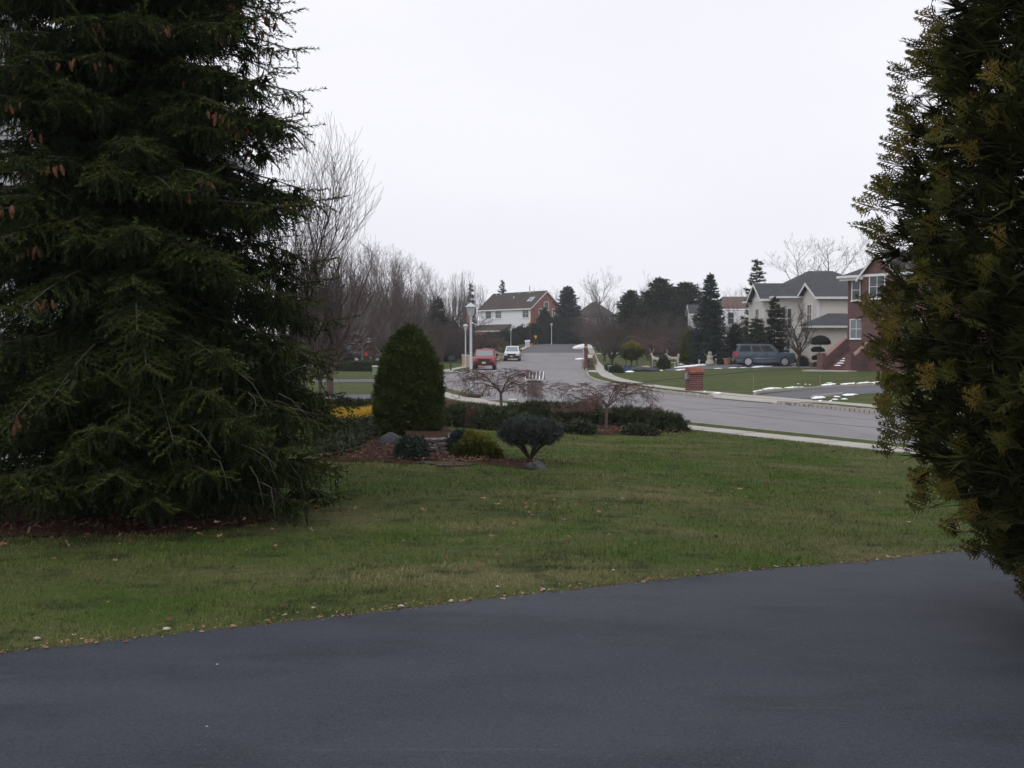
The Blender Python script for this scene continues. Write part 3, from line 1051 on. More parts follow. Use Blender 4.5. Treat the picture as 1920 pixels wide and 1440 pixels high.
def surface_pts(rng, prof, n, sx=1.0, sy=1.0, depth=0.12, lump=0.045):
    """random points (and outward normals) on a lumpy surface of revolution; prof [(z, r)]"""
    pz = np.array([p[0] for p in prof]); pr = np.array([p[1] for p in prof])
    seg = np.hypot(np.diff(pz), np.diff(pr)) * (pr[1:] + pr[:-1] + .02)
    c = np.concatenate([[0], np.cumsum(seg)]); c /= c[-1]
    u = rng.uniform(0, 1, n)
    i = np.clip(np.searchsorted(c, u) - 1, 0, len(pz) - 2)
    f = (u - c[i]) / np.maximum(c[i + 1] - c[i], 1e-9)
    z = pz[i] + (pz[i + 1] - pz[i]) * f
    r = pr[i] + (pr[i + 1] - pr[i]) * f
    a = rng.uniform(0, 2 * PI, n)
    dz, dr = pz[i + 1] - pz[i], pr[i + 1] - pr[i]
    N = norm(np.stack([np.cos(a) * dz / sx, np.sin(a) * dz / sy, -dr], -1))
    N *= np.sign(dz + 1e-9)[:, None] if False else 1
    k = 1 - depth * rng.uniform(0, 1, n) ** 2
    q = 2.2 / (max(pr) + .05)
    ph = rng.uniform(0, 6.28, 4)
    lump = 1 + lump * (1.1 * np.sin(a * 3 + z * q * 2 + ph[0]) + np.sin(a * 5 - z * q * 3.1 + ph[1]) + .8 * np.sin(a * 9 + z * q * 5 + ph[2]) * np.sin(z * q * 4 + ph[3]))
    P = np.stack([np.cos(a) * r * k * lump * sx, np.sin(a) * r * k * lump * sy, z], -1)
    return P, N


def shrub(name, label, cat, loc, prof, n, size, m, seed=1, group=None, sx=1.0, sy=1.0, rz=0.0, tw=None, tint_mu=.45, tint_sd=.22, depth=.14, outw=.7, upw=.35, core=.9, stems=None, part='foliage', tip=None, lump=.045, parent=None):
    rng = np.random.default_rng(seed)
    root = thing(name, label, cat, loc, rz, group)
    tV, tT = tw if tw is not None else tuft(rng, 9, .16, .9)
    P, N = surface_pts(rng, prof, n, sx, sy, depth, lump)
    out = rng.uniform(size=n) < .10
    P[out] += N[out] * (size * rng.uniform(.2, 1.1, out.sum()))[:, None]
    D = N * outw + np.array([0, 0, upw]) + rng.normal(size=P.shape) * .45
    ti = np.clip(rng.normal(tint_mu, tint_sd, n), 0, 1)
    if tip is not None:
        ti = np.clip(ti + tip(P), 0, 1)
    V, T, t = scatter(tV, tT, P, frames(D, rng), size * rng.uniform(.7, 1.3, n), ti)
    parts = [(V, T, t)]
    if core:
        cs = 20
        CV = []
        for z, r in prof:
            for k in range(cs):
                a = 2 * PI * k / cs
                CV.append((math.cos(a) * r * core * sx, math.sin(a) * r * core * sy, prof[0][0] + (z - prof[0][0]) * .97))
        CT = []
        for i in range(len(prof) - 1):
            for k in range(cs):
                k2 = (k + 1) % cs
                CT += [[i * cs + k, i * cs + k2, (i + 1) * cs + k2], [i * cs + k, (i + 1) * cs + k2, (i + 1) * cs + k]]
        parts.append((np.array(CV), np.array(CT), np.zeros(len(CV))))
    foliage(part, *join_fol(parts), m, root)
    if stems is not None:
        link_mesh('stem', seg_mesh('stem', np.array(stems), 6), M_BARK, root)
    return root


# ================================================================== FOREGROUND TREES
def big_spruce(loc):
    rng = np.random.default_rng(11)
    root = thing('spruce_tree', 'huge dark spruce full of orange-brown cones filling the left foreground', 'tree', loc)
    H = 11.5
    twV, twT = needle_twig(rng, 27, 0.17, 0.050)
    P, D, S, ti, br, tips = [], [], [], [], [], []
    z = 0.32
    def R(z):
        return 1.96 * max(0.02, 1 - (z / (H + .6))) ** 0.72 * (0.86 + .14 * min(1, z / 1.0))
    while z < H - .3:
        near = z < 6.5
        L0 = R(z)
        n = 10 if near else 6
        a0 = rng.uniform(0, 6.28)
        for j in range(n):
            a = a0 + 2 * PI * j / n + rng.normal() * .18
            o = np.array([math.cos(a), math.sin(a), 0.0])
            L = L0 * rng.choice([1.0, .95, .88, 1.04, .78])
            if o[0] > .5: L *= 1.04
            zz = z + rng.normal() * .16
            sag = (.40 if z < 2.2 else .30) * rng.uniform(.6, 1.35)
            if z < 1.3: sag = .10 + .12 * rng.uniform()
            def pos(t, o=o, L=L, zz=zz, sag=sag, jit=.06 + .04 * rng.uniform()):
                zc = zz + .10 * L * t - sag * L * t * t + .17 * L * max(0, t - .55) ** 1.3
                p = o * L * t
                return np.array([p[0], p[1], max(zc, jit)])
            prev = pos(0.0)
            for k in range(1, 6):
                q = pos(k / 5)
                br.append([*prev, *q, .015 * (1.25 - k / 5) + .003, .015 * (1.05 - k / 5) + .003])
                prev = q
            front = o[1] < .35
            step = (.078 if front else .17) if near else .18
            m = max(4, int(L / step))
            for k in range(m + 1):
                t = .07 + .93 * k / m
                b = pos(t)
                for sg in (-1, 1):
                    ls = (.46 * (1 - t) + .16) * L * .55 * rng.uniform(.7, 1.2) + .05
                    perp = np.array([-o[1], o[0], 0]) * sg
                    d = norm(o * .62 + perp * .85 + np.array([0, 0, -.30 - .28 * rng.uniform()]))
                    cnt = max(1, int(round(ls / .20)))
                    for c in range(cnt):
                        pp = b + d * ls * c / cnt + np.array([0, 0, -.05 * (c / max(1, cnt)) ** 2])
                        P.append(pp); D.append(d + rng.normal(size=3) * .16 + np.array([0, 0, -.12 * c]))
                        S.append(.235 * rng.uniform(.8, 1.2))
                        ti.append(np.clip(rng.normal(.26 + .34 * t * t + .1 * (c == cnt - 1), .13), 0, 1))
                    if rng.uniform() < (.75 if front else .2):      # hanging twiglet below the side twig
                        P.append(b + d * ls * rng.uniform(.2, .8)); D.append(np.array([rng.normal() * .3, rng.normal() * .3, -1.0])); S.append(.20); ti.append(.2)
                if k == m:
                    P.append(b); D.append(o + np.array([0, 0, .15])); S.append(.28); ti.append(.75)
            tips.append((pos, a, zz, L))
        z += .165 if near else .34
    P, D = np.array(P), np.array(D)
    print('spruce twigs', len(P))
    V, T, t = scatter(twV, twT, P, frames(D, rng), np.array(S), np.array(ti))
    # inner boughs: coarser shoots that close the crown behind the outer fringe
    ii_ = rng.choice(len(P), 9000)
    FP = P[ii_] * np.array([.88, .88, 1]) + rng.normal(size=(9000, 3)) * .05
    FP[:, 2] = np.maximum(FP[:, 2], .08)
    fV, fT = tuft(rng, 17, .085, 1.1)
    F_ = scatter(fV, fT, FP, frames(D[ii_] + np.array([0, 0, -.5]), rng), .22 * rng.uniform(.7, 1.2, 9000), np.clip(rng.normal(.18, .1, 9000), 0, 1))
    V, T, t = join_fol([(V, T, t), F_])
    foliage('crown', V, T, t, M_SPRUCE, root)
    trunk = [[0, 0, -.2, 0, 0, 2.5, .14, .12], [0, 0, 2.5, .05, 0, 6, .12, .08], [.05, 0, 6, .05, 0, H, .08, .012]]
    link_mesh('trunk', seg_mesh('trunk', np.array(trunk), 12), M_BARK, root, smooth=True)
    link_mesh('limbs', seg_mesh('limbs', np.array(br), 5), M_BARK, root, kind='stuff')
    # bare dead twigs low on the right
    dead = []
    for k in range(48):
        a = rng.uniform(-1.0, .35)
        z0 = rng.uniform(.25, 1.5)
        l0 = R(z0) * rng.uniform(.6, .98)
        p = np.array([math.cos(a) * l0, math.sin(a) * l0, z0])
        d = norm(np.array([math.cos(a), math.sin(a), rng.uniform(-.9, .1)]) + rng.normal(size=3) * .35)
        for s in range(3):
            q = p + d * .13
            dead.append([*p, *q, .0045 - .001 * s, .0035 - .001 * s])
            p = q; d = norm(d + np.array([0, 0, -.3]) + rng.normal(size=3) * .25)
    link_mesh('dead_twigs', seg_mesh('dead_twigs', np.array(dead), 3), mat('dead_twig_wood', (0.12, 0.11, 0.095), rough=.9), root, kind='stuff')
    # cones hang in bunches under the outer ends of the branches
    cb = MB().lathe([(0, .003), (-.014, .013), (-.036, .0175), (-.062, .0165), (-.086, .010), (-.098, .003)], 7)
    cme = cb.mesh('cone')
    spots = [s for s in tips if 1.3 < s[2] < 4.9 and math.sin(s[1]) < .25]
    cnt = 0
    rng.shuffle(spots)
    for pos, a, zz, L in spots:
        if cnt >= 290: break
        if zz < 2.4 and rng.uniform() < .5: continue
        latc, tc_ = rng.uniform(-.2, .2), rng.uniform(.76, .95)
        for k in range(rng.integers(3, 8)):
            t = tc_ + rng.uniform(-.04, .04)
            b = pos(t)
            lat = np.array([-math.sin(a), math.cos(a), 0]) * (latc + rng.uniform(-.09, .09))
            o = link_mesh('cone', cme, M_CONE, root, loc=Vector(b + lat + np.array([0, 0, -.045 - .05 * rng.uniform()])), rot=(rng.normal() * .2, rng.normal() * .2, rng.uniform(0, 6)))
            o.scale = [rng.uniform(.65, 1.0)] * 3
            cnt += 1
            if cnt >= 290: break
    return root


def big_cypress(loc):
    rng = np.random.default_rng(23)
    root = thing('cypress_tree', 'dense bronze-tipped cypress leaning into the right edge over the driveway', 'tree', loc)
    H = 6.6
    zs = [0.0, .3, .5, .7, 1.0, 1.5, 2.3, 3.4, 4.4, 5.6, H]
    rs = [.35, .55, .72, .98, 1.24, 1.38, 1.42, 1.15, .90, .45, .05]
    spV, spT = scale_spray(rng, 5)
    P, D, S, ti, br = [], [], [], [], []
    U = []
    nb = 960
    for i in range(nb):
        z = H * (i + rng.uniform()) / nb
        z = max(.12, z)
        rmax = float(np.interp(z, zs, rs))
        a = i * 2.39996 + rng.normal() * .2
        o = np.array([math.cos(a), math.sin(a), 0.0])
        L = rmax * rng.choice([1.02, .97, .92, .85, 1.07], p=[.3, .3, .2, .1, .1])
        rise_ = .42 if z > 1.0 else .10
        drp = rng.uniform(.0, .18)
        zb = max(.1, z - rise_ * L * .75)
        def pos(t):
            return np.array([o[0] * L * t, o[1] * L * t, zb + rise_ * L * t - drp * L * t * t])
        prev = pos(0.)
        for k in range(1, 4):
            q = pos(k / 3)
            br.append([*prev, *q, .008 * (1.3 - k / 3), .008 * (1.05 - k / 3) + .001]); prev = q
        m = 18 if o[0] * -.54 + o[1] * -.84 > -.35 else 4
        perp = np.array([-o[1], o[0], 0])
        for k in range(m):
            t = .16 + .84 * (k + rng.uniform()) / m
            sg = 1 if k % 2 else -1
            ls = (1.05 - t) * L * .42
            d = norm(o * .7 + perp * sg * .8 + np.array([0, 0, .30 + rng.normal() * .25]))
            P.append(pos(t) + d * ls * rng.uniform(.2, 1)); D.append(d + rng.normal(size=3) * .22)
            S.append(.128 * rng.uniform(.7, 1.3))
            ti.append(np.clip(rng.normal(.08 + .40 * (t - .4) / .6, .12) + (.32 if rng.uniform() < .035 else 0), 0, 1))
            U.append(perp * .4 + np.array([rng.normal() * .5, rng.normal() * .5, .6]))
        P.append(pos(.97)); D.append(o + np.array([0, 0, .35])); S.append(.15); ti.append(np.clip(rng.normal(.6, .2), 0, 1)); U.append(perp)
    P, D, U = np.array(P), np.array(D), np.array(U)
    Y = norm(D); X = norm(np.cross(Y, U)); Z = np.cross(X, Y)
    Rm = np.stack([X, Y, Z], -1)
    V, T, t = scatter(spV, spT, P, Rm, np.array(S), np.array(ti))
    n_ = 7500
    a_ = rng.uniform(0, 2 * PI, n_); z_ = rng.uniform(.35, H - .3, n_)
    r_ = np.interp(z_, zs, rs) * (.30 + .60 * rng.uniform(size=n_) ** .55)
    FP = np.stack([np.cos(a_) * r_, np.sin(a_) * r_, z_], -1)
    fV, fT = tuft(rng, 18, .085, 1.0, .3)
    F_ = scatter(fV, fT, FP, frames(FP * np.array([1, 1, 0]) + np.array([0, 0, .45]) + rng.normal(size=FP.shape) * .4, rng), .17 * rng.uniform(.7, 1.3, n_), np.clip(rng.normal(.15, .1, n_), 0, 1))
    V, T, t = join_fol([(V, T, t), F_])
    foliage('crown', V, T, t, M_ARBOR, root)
    trunk = [[0, 0, -.2, 0, 0, 2.5, .13, .10], [0, 0, 2.5, 0, 0, H - .3, .10, .012]]
    link_mesh('trunk', seg_mesh('trunk', np.array(trunk), 10), M_BARK, root, smooth=True)
    link_mesh('limbs', seg_mesh('limbs', np.array(br), 4), M_BARK, root)
    return root


SPRUCE_AT = gp(262, 962)
big_spruce(SPRUCE_AT)
_cx, _cy = 3.42, 5.35
big_cypress((_cx, _cy, float(terr(_cx, _cy))))

# ================================================================== SHRUBS AND SMALL TREES ON THE NEAR LAWN
def px_loc(px, py, dz=-0.02):
    p = gp(px, py); p.z += dz
    return p


rngp = np.random.default_rng(5)
CONE_AT = gp(768, 826)
_s = CONE_AT.y / FPX
prof = [(0, 46), (11, 53), (26, 60), (56, 64), (86, 63), (105, 61), (126, 56), (145, 49.5), (166, 40), (182, 29), (196, 17), (205, 5)]
shrub('cone_spruce', 'dense clipped cone-shaped dwarf spruce standing behind a low stone wall', 'shrub', CONE_AT + Vector((0, 0, .08)), [(z * _s, r * _s * .955) for z, r in prof], 13500, .075, M_ALBERTA, seed=3, lump=.035, tw=tuft(rngp, 8, .13, .7), depth=.10, core=.90, tip=lambda P: .10 * np.sin(P[:, 2] * 21 + P[:, 0] * 9) + .12 * np.sin(P[:, 2] * 9 - 4 * P[:, 0]))

# little umbrella-topped blue spruce on several stems
UMB = gp(994, 868)
_u = UMB.y / FPX
rs_ = np.random.default_rng(31)
stems = [[0, 0, -.05, 0, 0, .06, .035, .032]]
for k in range(13):
    a = 2 * PI * k / 13 + rs_.normal() * .2
    p = np.array([0, 0, .05]); q = np.array([math.cos(a) * .13, math.sin(a) * .13, .20]); e = np.array([math.cos(a) * .36, math.sin(a) * .36, .40])
    stems += [[*p, *q, .018, .013], [*q, *e, .013, .006]]
shrub('umbrella_spruce', 'small blue-green spruce clipped to an umbrella on splayed dark stems', 'shrub', UMB, [(.345, .18), (.35, .31), (.39, .41), (.455, .435), (.52, .385), (.57, .27), (.595, .11), (.60, .02)], 5500, .068, M_BLUEGREEN, seed=4, lump=.03, tw=tuft(rngp, 9, .12, .9), depth=.2, core=.84, stems=stems, outw=.8, upw=.55)

GL = gp(893, 861)
shrub('golden_shrub', 'low gold-topped evergreen mound right of the stone wall', 'shrub', GL, [(0, .27), (.05, .29), (.12, .27), (.20, .20), (.27, .11), (.30, .03)], 3200, .092, M_GOLD, seed=5, lump=.10, sx=1.0, sy=.8, tw=tuft(rngp, 9, .15, 1.0), tint_mu=.12, tint_sd=.13, tip=lambda P: np.clip((P[:, 2] - .15) * 2.6 + P[:, 0] * .5, -.1, .7), depth=.3, core=.78)
shrub('dark_shrub', 'small dark juniper tucked against the left of the gold-topped mound', 'shrub', gp(866, 852), [(0, .15), (.10, .18), (.2, .17), (.28, .11), (.32, .02)], 1500, .08, M_BLUEPINE, seed=6, tw=tuft(rngp, 8, .14, 1.0), tint_mu=.3, core=.85)
shrub('rhododendron', 'dark round broad-leaved shrub in front of the dwarf spruce cone', 'shrub', gp(773, 864), [(0, .15), (.06, .19), (.14, .21), (.22, .19), (.29, .13), (.32, .03)], 2000, .058, M_RHODO, seed=7, tw=leafy(rngp, 8, .24), tint_mu=.4, core=.84)

# trailing cotoneaster over the slope left of the cone
rc = np.random.default_rng(41)
tgt = []
LV = leafy(rc, 7, .36)
for k in range(4300):
    px = rc.uniform(596, 716); top = np.interp(px, [596, 640, 716], [802, 797, 798]); bot = np.interp(px, [596, 640, 672, 716], [858, 855, 842, 812])
    tgt.append((px, rc.uniform(top, bot)))
Pc = np.array([tuple(gp(*q)) for q in tgt]); Pc[:, 2] += np.abs(rc.normal(size=len(Pc))) * .05 + .025 * (np.sin(Pc[:, 0] * 6) + np.sin(Pc[:, 1] * 3)) + .045
Dc = rc.normal(size=Pc.shape) + np.array([0, 0, .8])
root = thing('cotoneaster', 'low trailing dark ground-hugging shrub covering the slope left of the dwarf spruce cone', 'shrub', (0, 0, 0))
foliage('foliage', *scatter(*LV, Pc, frames(Dc, rc), .085 * rc.uniform(.6, 1.4, len(Pc)), np.clip(rc.normal(.4, .3, len(Pc)), 0, 1)), M_COTON, root)
o = bpy.data.objects[root.name]
# give it an origin at its own base
def rebase(root, p):
    for ch in root.children:
        ch.data.transform(Matrix.Translation(-Vector(p)))
    root.location = p
rebase(root, gp(655, 845))

# strip of yellow-twigged plants and the dark low hedge behind
ry = np.random.default_rng(43)
pts = np.array([tuple(gp(px, py)) for px, py in zip(ry.uniform(622, 708, 1500), ry.uniform(783, 797, 1500))])
pts[:, 2] += .02
yr = thing('yellow_shrub', 'bright yellow low shrub band beside the dwarf spruce cone', 'shrub', (0, 0, 0))
nY = len(pts)
TY = tuft(ry, 6, .10, .55)
PY = np.concatenate([pts, pts]); PY[:, 2] += .05 * np.sin(PY[:, 0] * 7) + .03 * np.sin(PY[:, 0] * 17)
PY[nY:, 2] += .10
foliage('foliage', *scatter(*TY, PY, frames(np.array([0, 0, 1.0]) + ry.normal(size=PY.shape) * .35, ry), .17 * ry.uniform(.7, 1.3, len(PY)), np.clip(ry.normal(.5, .25, len(PY)) - np.where(np.arange(len(PY)) < nY, .2, -.1), 0, 1)), M_YELLOW, yr)
rebase(yr, gp(665, 787))

def mound(label, px, py, w_px, h_px, m, seed, sy=.8, name='yew_shrub', cat='shrub', n=None, size=.11, group=None, tint_mu=.4, tw=None, core=.88, d=None):
    p = gp(px, py) if d is None else gnd(px, d)
    s = p.y / FPX
    r, h = w_px / 2 * s, h_px * s
    prof = [(0, r * .86), (h * .2, r * .97), (h * .45, r), (h * .7, r * .85), (h * .9, r * .52), (h, r * .06)]
    n = n or int(min(1500, 500 + 2600 * r * (h + r * .6)))
    return shrub(name, label, cat, p, prof, n, size, m, seed=seed, sy=sy, group=group, tint_mu=tint_mu, tw=tw, core=core * .9, lump=.085, depth=.28)


TYEW = tuft(np.random.default_rng(8), 8, .15, 1.0)
mound('low dark evergreen in the gap between the yellow band and the grey driveway', 676, 772, 84, 17, M_YEW, 51, tw=TYEW, sy=.6)
mound('dark shrub at the right foot of the big spruce, left of the yellow band', 640, 776, 46, 26, M_DARKEV, 52, tw=TYEW, sy=.8)
# the row of spreading yews along the sidewalk
hedge = [(860, 800, 62, 46, 'bushy yew directly right of the dwarf spruce cone, first of the row along the sidewalk'),
         (938, 806, 100, 46, 'wide dark yew below the trunk of the nearer left weeping maple'),
         (1003, 784, 120, 34, 'long low yew in front of the grey mailbox pillar'),
         (1050, 784, 56, 26, 'small light green yew with red-brown leaves caught at its foot'),
         (1092, 793, 104, 44, 'dark reddish yew just left of the right weeping maple trunk'),
         (1172, 797, 84, 36, 'spreading yew just right of the right weeping maple trunk'),
         (1212, 802, 88, 38, 'yew next to last at the right end of the sidewalk row'),
         (1252, 809, 58, 36, 'rounded yew at the right end of the row where the sidewalk comes out'),
         (880, 790, 110, 34, 'low flat yew between the dwarf spruce cone and the sidewalk')]
for i, (px, py, w, h, lab) in enumerate(hedge):
    mound(lab, px, py, w, h * .60, M_YEW, 60 + i, sy=.75, tw=TYEW, group='yews along the sidewalk', size=.155, n=2700, tint_mu=.35 if i % 2 else .45)
mound('bare grey-brown twiggy bush wedged between two yews', 897, 803, 46, 28, M_BROWN, 75, name='dead_shrub', tw=tuft(np.random.default_rng(9), 7, .05, 1.0), core=0, size=.16, tint_mu=.35)
mound('small low green plant among dead leaves in front of the yews', 1085, 814, 60, 17, M_COTON, 76, name='low_shrub', tw=LV, size=.09, core=.7)
mound('low leafy plant at the lawn edge right of the right weeping maple trunk', 1200, 816, 60, 13, M_COTON, 77, name='low_shrub', tw=LV, size=.09, core=.7)

# two small weeping maples, bare
def weeping(label, base, h, rad, seed, mt, name='weeping_maple', lean=0.0, group='weeping maples'):
    rng = np.random.default_rng(seed)
    root = thing(name, label, 'tree', base, 0, group)
    big, small = [], []
    th = h * .52
    big += [[0, 0, -.1, .01, 0, th * .5, h * .036, h * .031], [.01, 0, th * .5, lean, 0, th, h * .031, h * .028]]
    top = np.array([lean, 0, th])
    def arm(p, d, L, r, lev):
        n = 5 if lev < 2 else 3
        for i in range(n):
            d = norm(d + rng.normal(size=3) * (.26 if lev else .2) + np.array([0, 0, -.12 * i * (1 if lev else .7)]))
            q = p + d * L / n
            if q[2] < h * .40: d[2] = abs(d[2]) * .1; q = p + d * L / n
            r2 = max(.0042, r * .80)
            (big if lev == 0 else small).append([*p, *q, r, r2])
            if lev < 3:
                for _ in range(2 if lev < 2 else 1):
                    sd = rng.normal(size=3); sd -= d * sd.dot(d)
                    arm(q, norm(d * .8 + norm(sd) * .8), L * .52 * rng.uniform(.6, 1.1), r2 * .55, lev + 1)
            p, r = q, r2
    m = 6
    for j in range(m):
        a = 2 * PI * (j + rng.uniform(-.2, .2)) / m
        d = norm(np.array([math.cos(a), math.sin(a) * .9, .9]))
        arm(top * np.array([1, 1, rng.uniform(.9, 1.0)]), d, rad * 1.12, h * .018, 0)
    big, small = np.array(big), np.array(small)
    for A in (big, small):      # the crown spreads and levels off under the cut height
        for c in (2, 5):
            zz = A[:, c]
            A[:, c] = np.where(zz > th, th + (h - th) * np.tanh((zz - th) / (h - th)), zz)
    link_mesh('trunk', seg_mesh('trunk', big, 7), mt, root)
    link_mesh('crown', seg_mesh('crown', small, 3), M_MAPLE, root)
    return root


M_MTRUNK = mat('maple_bark', (0.19, 0.155, 0.135), noise=(20, 4), col2=(0.11, 0.088, 0.078), rough=.9, bump=(40, .6))
p = gnd(939, 27.5)
weeping('leafless weeping maple with reddish twigs in front of the grey mailbox pillar', p, zat(688, 27.5) - p.z, 1.13, 101, M_MTRUNK)
p = gp(1136, 806)
weeping('leafless weeping maple standing over dead leaves at the right of the lawn', p, zat(716, p.y) - p.z, .98, 111, M_MTRUNK, lean=.03)

# ================================================================== BUILDINGS
def siding_mesh(mb, O, u, n, a0, a1, z0, z1, lap=0.19, proud=0.025, poly=None):
    """lapped boards on a wall plane; poly(z) -> (a0, a1) trims the boards under a gable"""
    O, u, n = Vector(O), Vector(u), Vector(n)
    Z = Vector((0, 0, 1))
    z = z0
    while z < z1 - .01:
        zt = min(z + lap, z1)
        l, r = (a0, a1) if poly is None else poly(z)
        l2, r2 = (a0, a1) if poly is None else poly(zt)
        if r - l > .05:
            P = [O + u * l + n * proud + Z * z, O + u * r + n * proud + Z * z, O + u * r2 + n * .004 + Z * zt, O + u * l2 + n * .004 + Z * zt,
                 O + u * l + Z * z, O + u * r + Z * z]
            mb.add(P, [(0, 1, 2, 3), (4, 5, 1, 0)])
        z += lap


def window(parent, O, u, n, ac, zc, w, h, frame=.07, cols=2, rows=2, mf=None, mg=None, sill=True, name='window'):
    mf = mf or M_WHITE; mg = mg or M_GLASS
    f = MB()
    a0, a1, z0, z1 = ac - w / 2, ac + w / 2, zc - h / 2, zc + h / 2
    f.obox(O, u, n, a0 - frame, a0, .0, .07, z0 - frame, z1 + frame)
    f.obox(O, u, n, a1, a1 + frame, .0, .07, z0 - frame, z1 + frame)
    f.obox(O, u, n, a0, a1, .0, .068, z1, z1 + frame)
    f.obox(O, u, n, a0, a1, .0, .068, z0 - frame, z0)
    for i in range(1, cols):
        a = a0 + w * i / cols
        f.obox(O, u, n, a - .02, a + .02, .02, .06, z0, z1)
    for i in range(1, rows):
        z = z0 + h * i / rows
        f.obox(O, u, n, a0, a1, .022, .058, z - .02, z + .02)
    fr = f.build(name, mf, parent)
    MB().obox(O, u, n, a0, a1, .0, .034, z0, z1).build('pane', mg, fr)
    if sill:
        MB().obox(O, u, n, a0 - .12, a1 + .12, .0, .12, z0 - frame - .06, z0 - frame - .002).build('sill', mf, fr)
    return fr


def gable_roof(parent, x0, x1, y0, y1, ze, zr, axis, m, over=.35, th=.14, name='roof', fascia=M_WHITE):
    """two slabs meeting at a ridge; axis = ridge direction"""
    mb, fb = MB(), MB()
    if axis == 'x':
        ym = (y0 + y1) / 2
        k = (zr - ze) / (ym - y0)
        eo = over * k
        mb.prism([(y0 - over, ze - eo), (ym, zr), (y1 + over, ze - eo), (y1 + over, ze - eo + th), (ym, zr + th * 1.25), (y0 - over, ze - eo + th)], 'x', x0 - over, x1 + over)
        for xa, xb in ((x0 - over - .03, x0 - over), (x1 + over, x1 + over + .03)):
            fb.prism([(y0 - over - .02, ze - eo - .12), (ym, zr - .12), (y1 + over + .02, ze - eo - .12), (y1 + over + .02, ze - eo + th * .8), (ym, zr + th * 1.05), (y0 - over - .02, ze - eo + th * .8)], 'x', xa, xb)
        for ya, yb in ((y0 - over - .09, y0 - over - .002), (y1 + over + .002, y1 + over + .09)):
            fb.box(x0 - over, x1 + over, ya, yb, ze - eo - .10, ze - eo + th * .75)
    else:
        xm = (x0 + x1) / 2
        k = (zr - ze) / (xm - x0)
        eo = over * k
        mb.prism([(x0 - over, ze - eo), (xm, zr), (x1 + over, ze - eo), (x1 + over, ze - eo + th), (xm, zr + th * 1.25), (x0 - over, ze - eo + th)], 'y', y0 - over, y1 + over)
        for ya, yb in ((y0 - over - .03, y0 - over), (y1 + over, y1 + over + .03)):
            fb.prism([(x0 - over - .02, ze - eo - .12), (xm, zr - .12), (x1 + over + .02, ze - eo - .12), (x1 + over + .02, ze - eo + th * .8), (xm, zr + th * 1.05), (x0 - over - .02, ze - eo + th * .8)], 'y', ya, yb)
        for xa, xb in ((x0 - over - .09, x0 - over - .002), (x1 + over + .002, x1 + over + .09)):
            fb.box(xa, xb, y0 - over, y1 + over, ze - eo - .10, ze - eo + th * .75)
    r = mb.build(name, m, parent)
    fb.build('fascia', fascia, r)
    return r


def hip_roof(parent, x0, x1, y0, y1, ze, zr, m, over=.4, name='roof', gutter=M_WHITE, inset=None):
    mb, fb = MB(), MB()
    X0, X1, Y0, Y1 = x0 - over, x1 + over, y0 - over, y1 + over
    h = inset if inset is not None else min(X1 - X0, Y1 - Y0) / 2
    if (X1 - X0) >= (Y1 - Y0):
        R = [(X0 + h, (Y0 + Y1) / 2, zr), (X1 - h, (Y0 + Y1) / 2, zr)]
        F = [(0, 1, 5, 4), (1, 2, 5), (2, 3, 4, 5), (3, 0, 4)]
    else:
        R = [((X0 + X1) / 2, Y0 + h, zr), ((X0 + X1) / 2, Y1 - h, zr)]
        F = [(0, 1, 4), (1, 2, 5, 4), (2, 3, 5), (3, 0, 4, 5)]
    V = [(X0, Y0, ze), (X1, Y0, ze), (X1, Y1, ze), (X0, Y1, ze)] + R
    mb.add(V, F + [(3, 2, 1, 0)])
    r = mb.build(name, m, parent)
    for a in ((X0 - .1, X1 + .1, Y0 - .1, Y0 - .003), (X0 - .1, X1 + .1, Y1 + .003, Y1 + .1), (X0 - .1, X0 - .003, Y0, Y1), (X1 + .003, X1 + .1, Y0, Y1)):
        fb.box(*a, ze - .13, ze + .05)
    fb.build('gutter', gutter, r)
    return r


EX, EY = Vector((1, 0, 0)), Vector((0, 1, 0))

# ---- cream two-storey house behind the parked car
D = 92.0
base = gnd(1440, D)
hc = thing('cream_house', 'large cream-sided house with grey hip roof and two white-trimmed gables behind the blue-grey car', 'house', base)
_z = lambda py: zat(py, D) - base.z
ex_, er_, em_ = _z(556), _z(530), _z(499)
wl = MB()
wl.box(1.0, 13.0, 1.2, 12, -.3, ex_ - .05)           # main block
wl.build('wall', M_CREAM, hc)
sd_ = MB()
siding_mesh(sd_, (1.0, 1.2, 0), EX, -EY, 0, 12, 0, ex_)
sd_.build('siding', M_CREAM, hc, kind='stuff')
hip_roof(hc, 1.0, 12.5, 1.2, 12, ex_, em_, M_SHINGLE, over=.45, inset=5.0)
# far gable wing (left)
w1 = MB().box(0, 5, 1.9, 6.3, -.3, ex_ - .02)
w1.prism([(1.9, ex_ - .02), (6.3, ex_ - .02), (4.1, er_ - .1)], 'x', 0, 4).build('wall', M_CREAM, hc)
gable_roof(hc, 0, 4.5, 1.9, 6.3, ex_, er_, 'x', M_SHINGLE, over=.45)
fz = MB()
fz.box(-.03, .0, 1.9, 6.3, ex_ - .35, ex_ + .12).box(-.10, .02, 1.82, 1.98, 0, ex_).box(-.06, .12, 1.86, 1.9, 0, ex_)
fz.build('corner_trim', M_WHITE, hc)
window(hc, (0, 1.9, 0), EY, -EX, 2.2, 4.4, 1.3, 1.7)
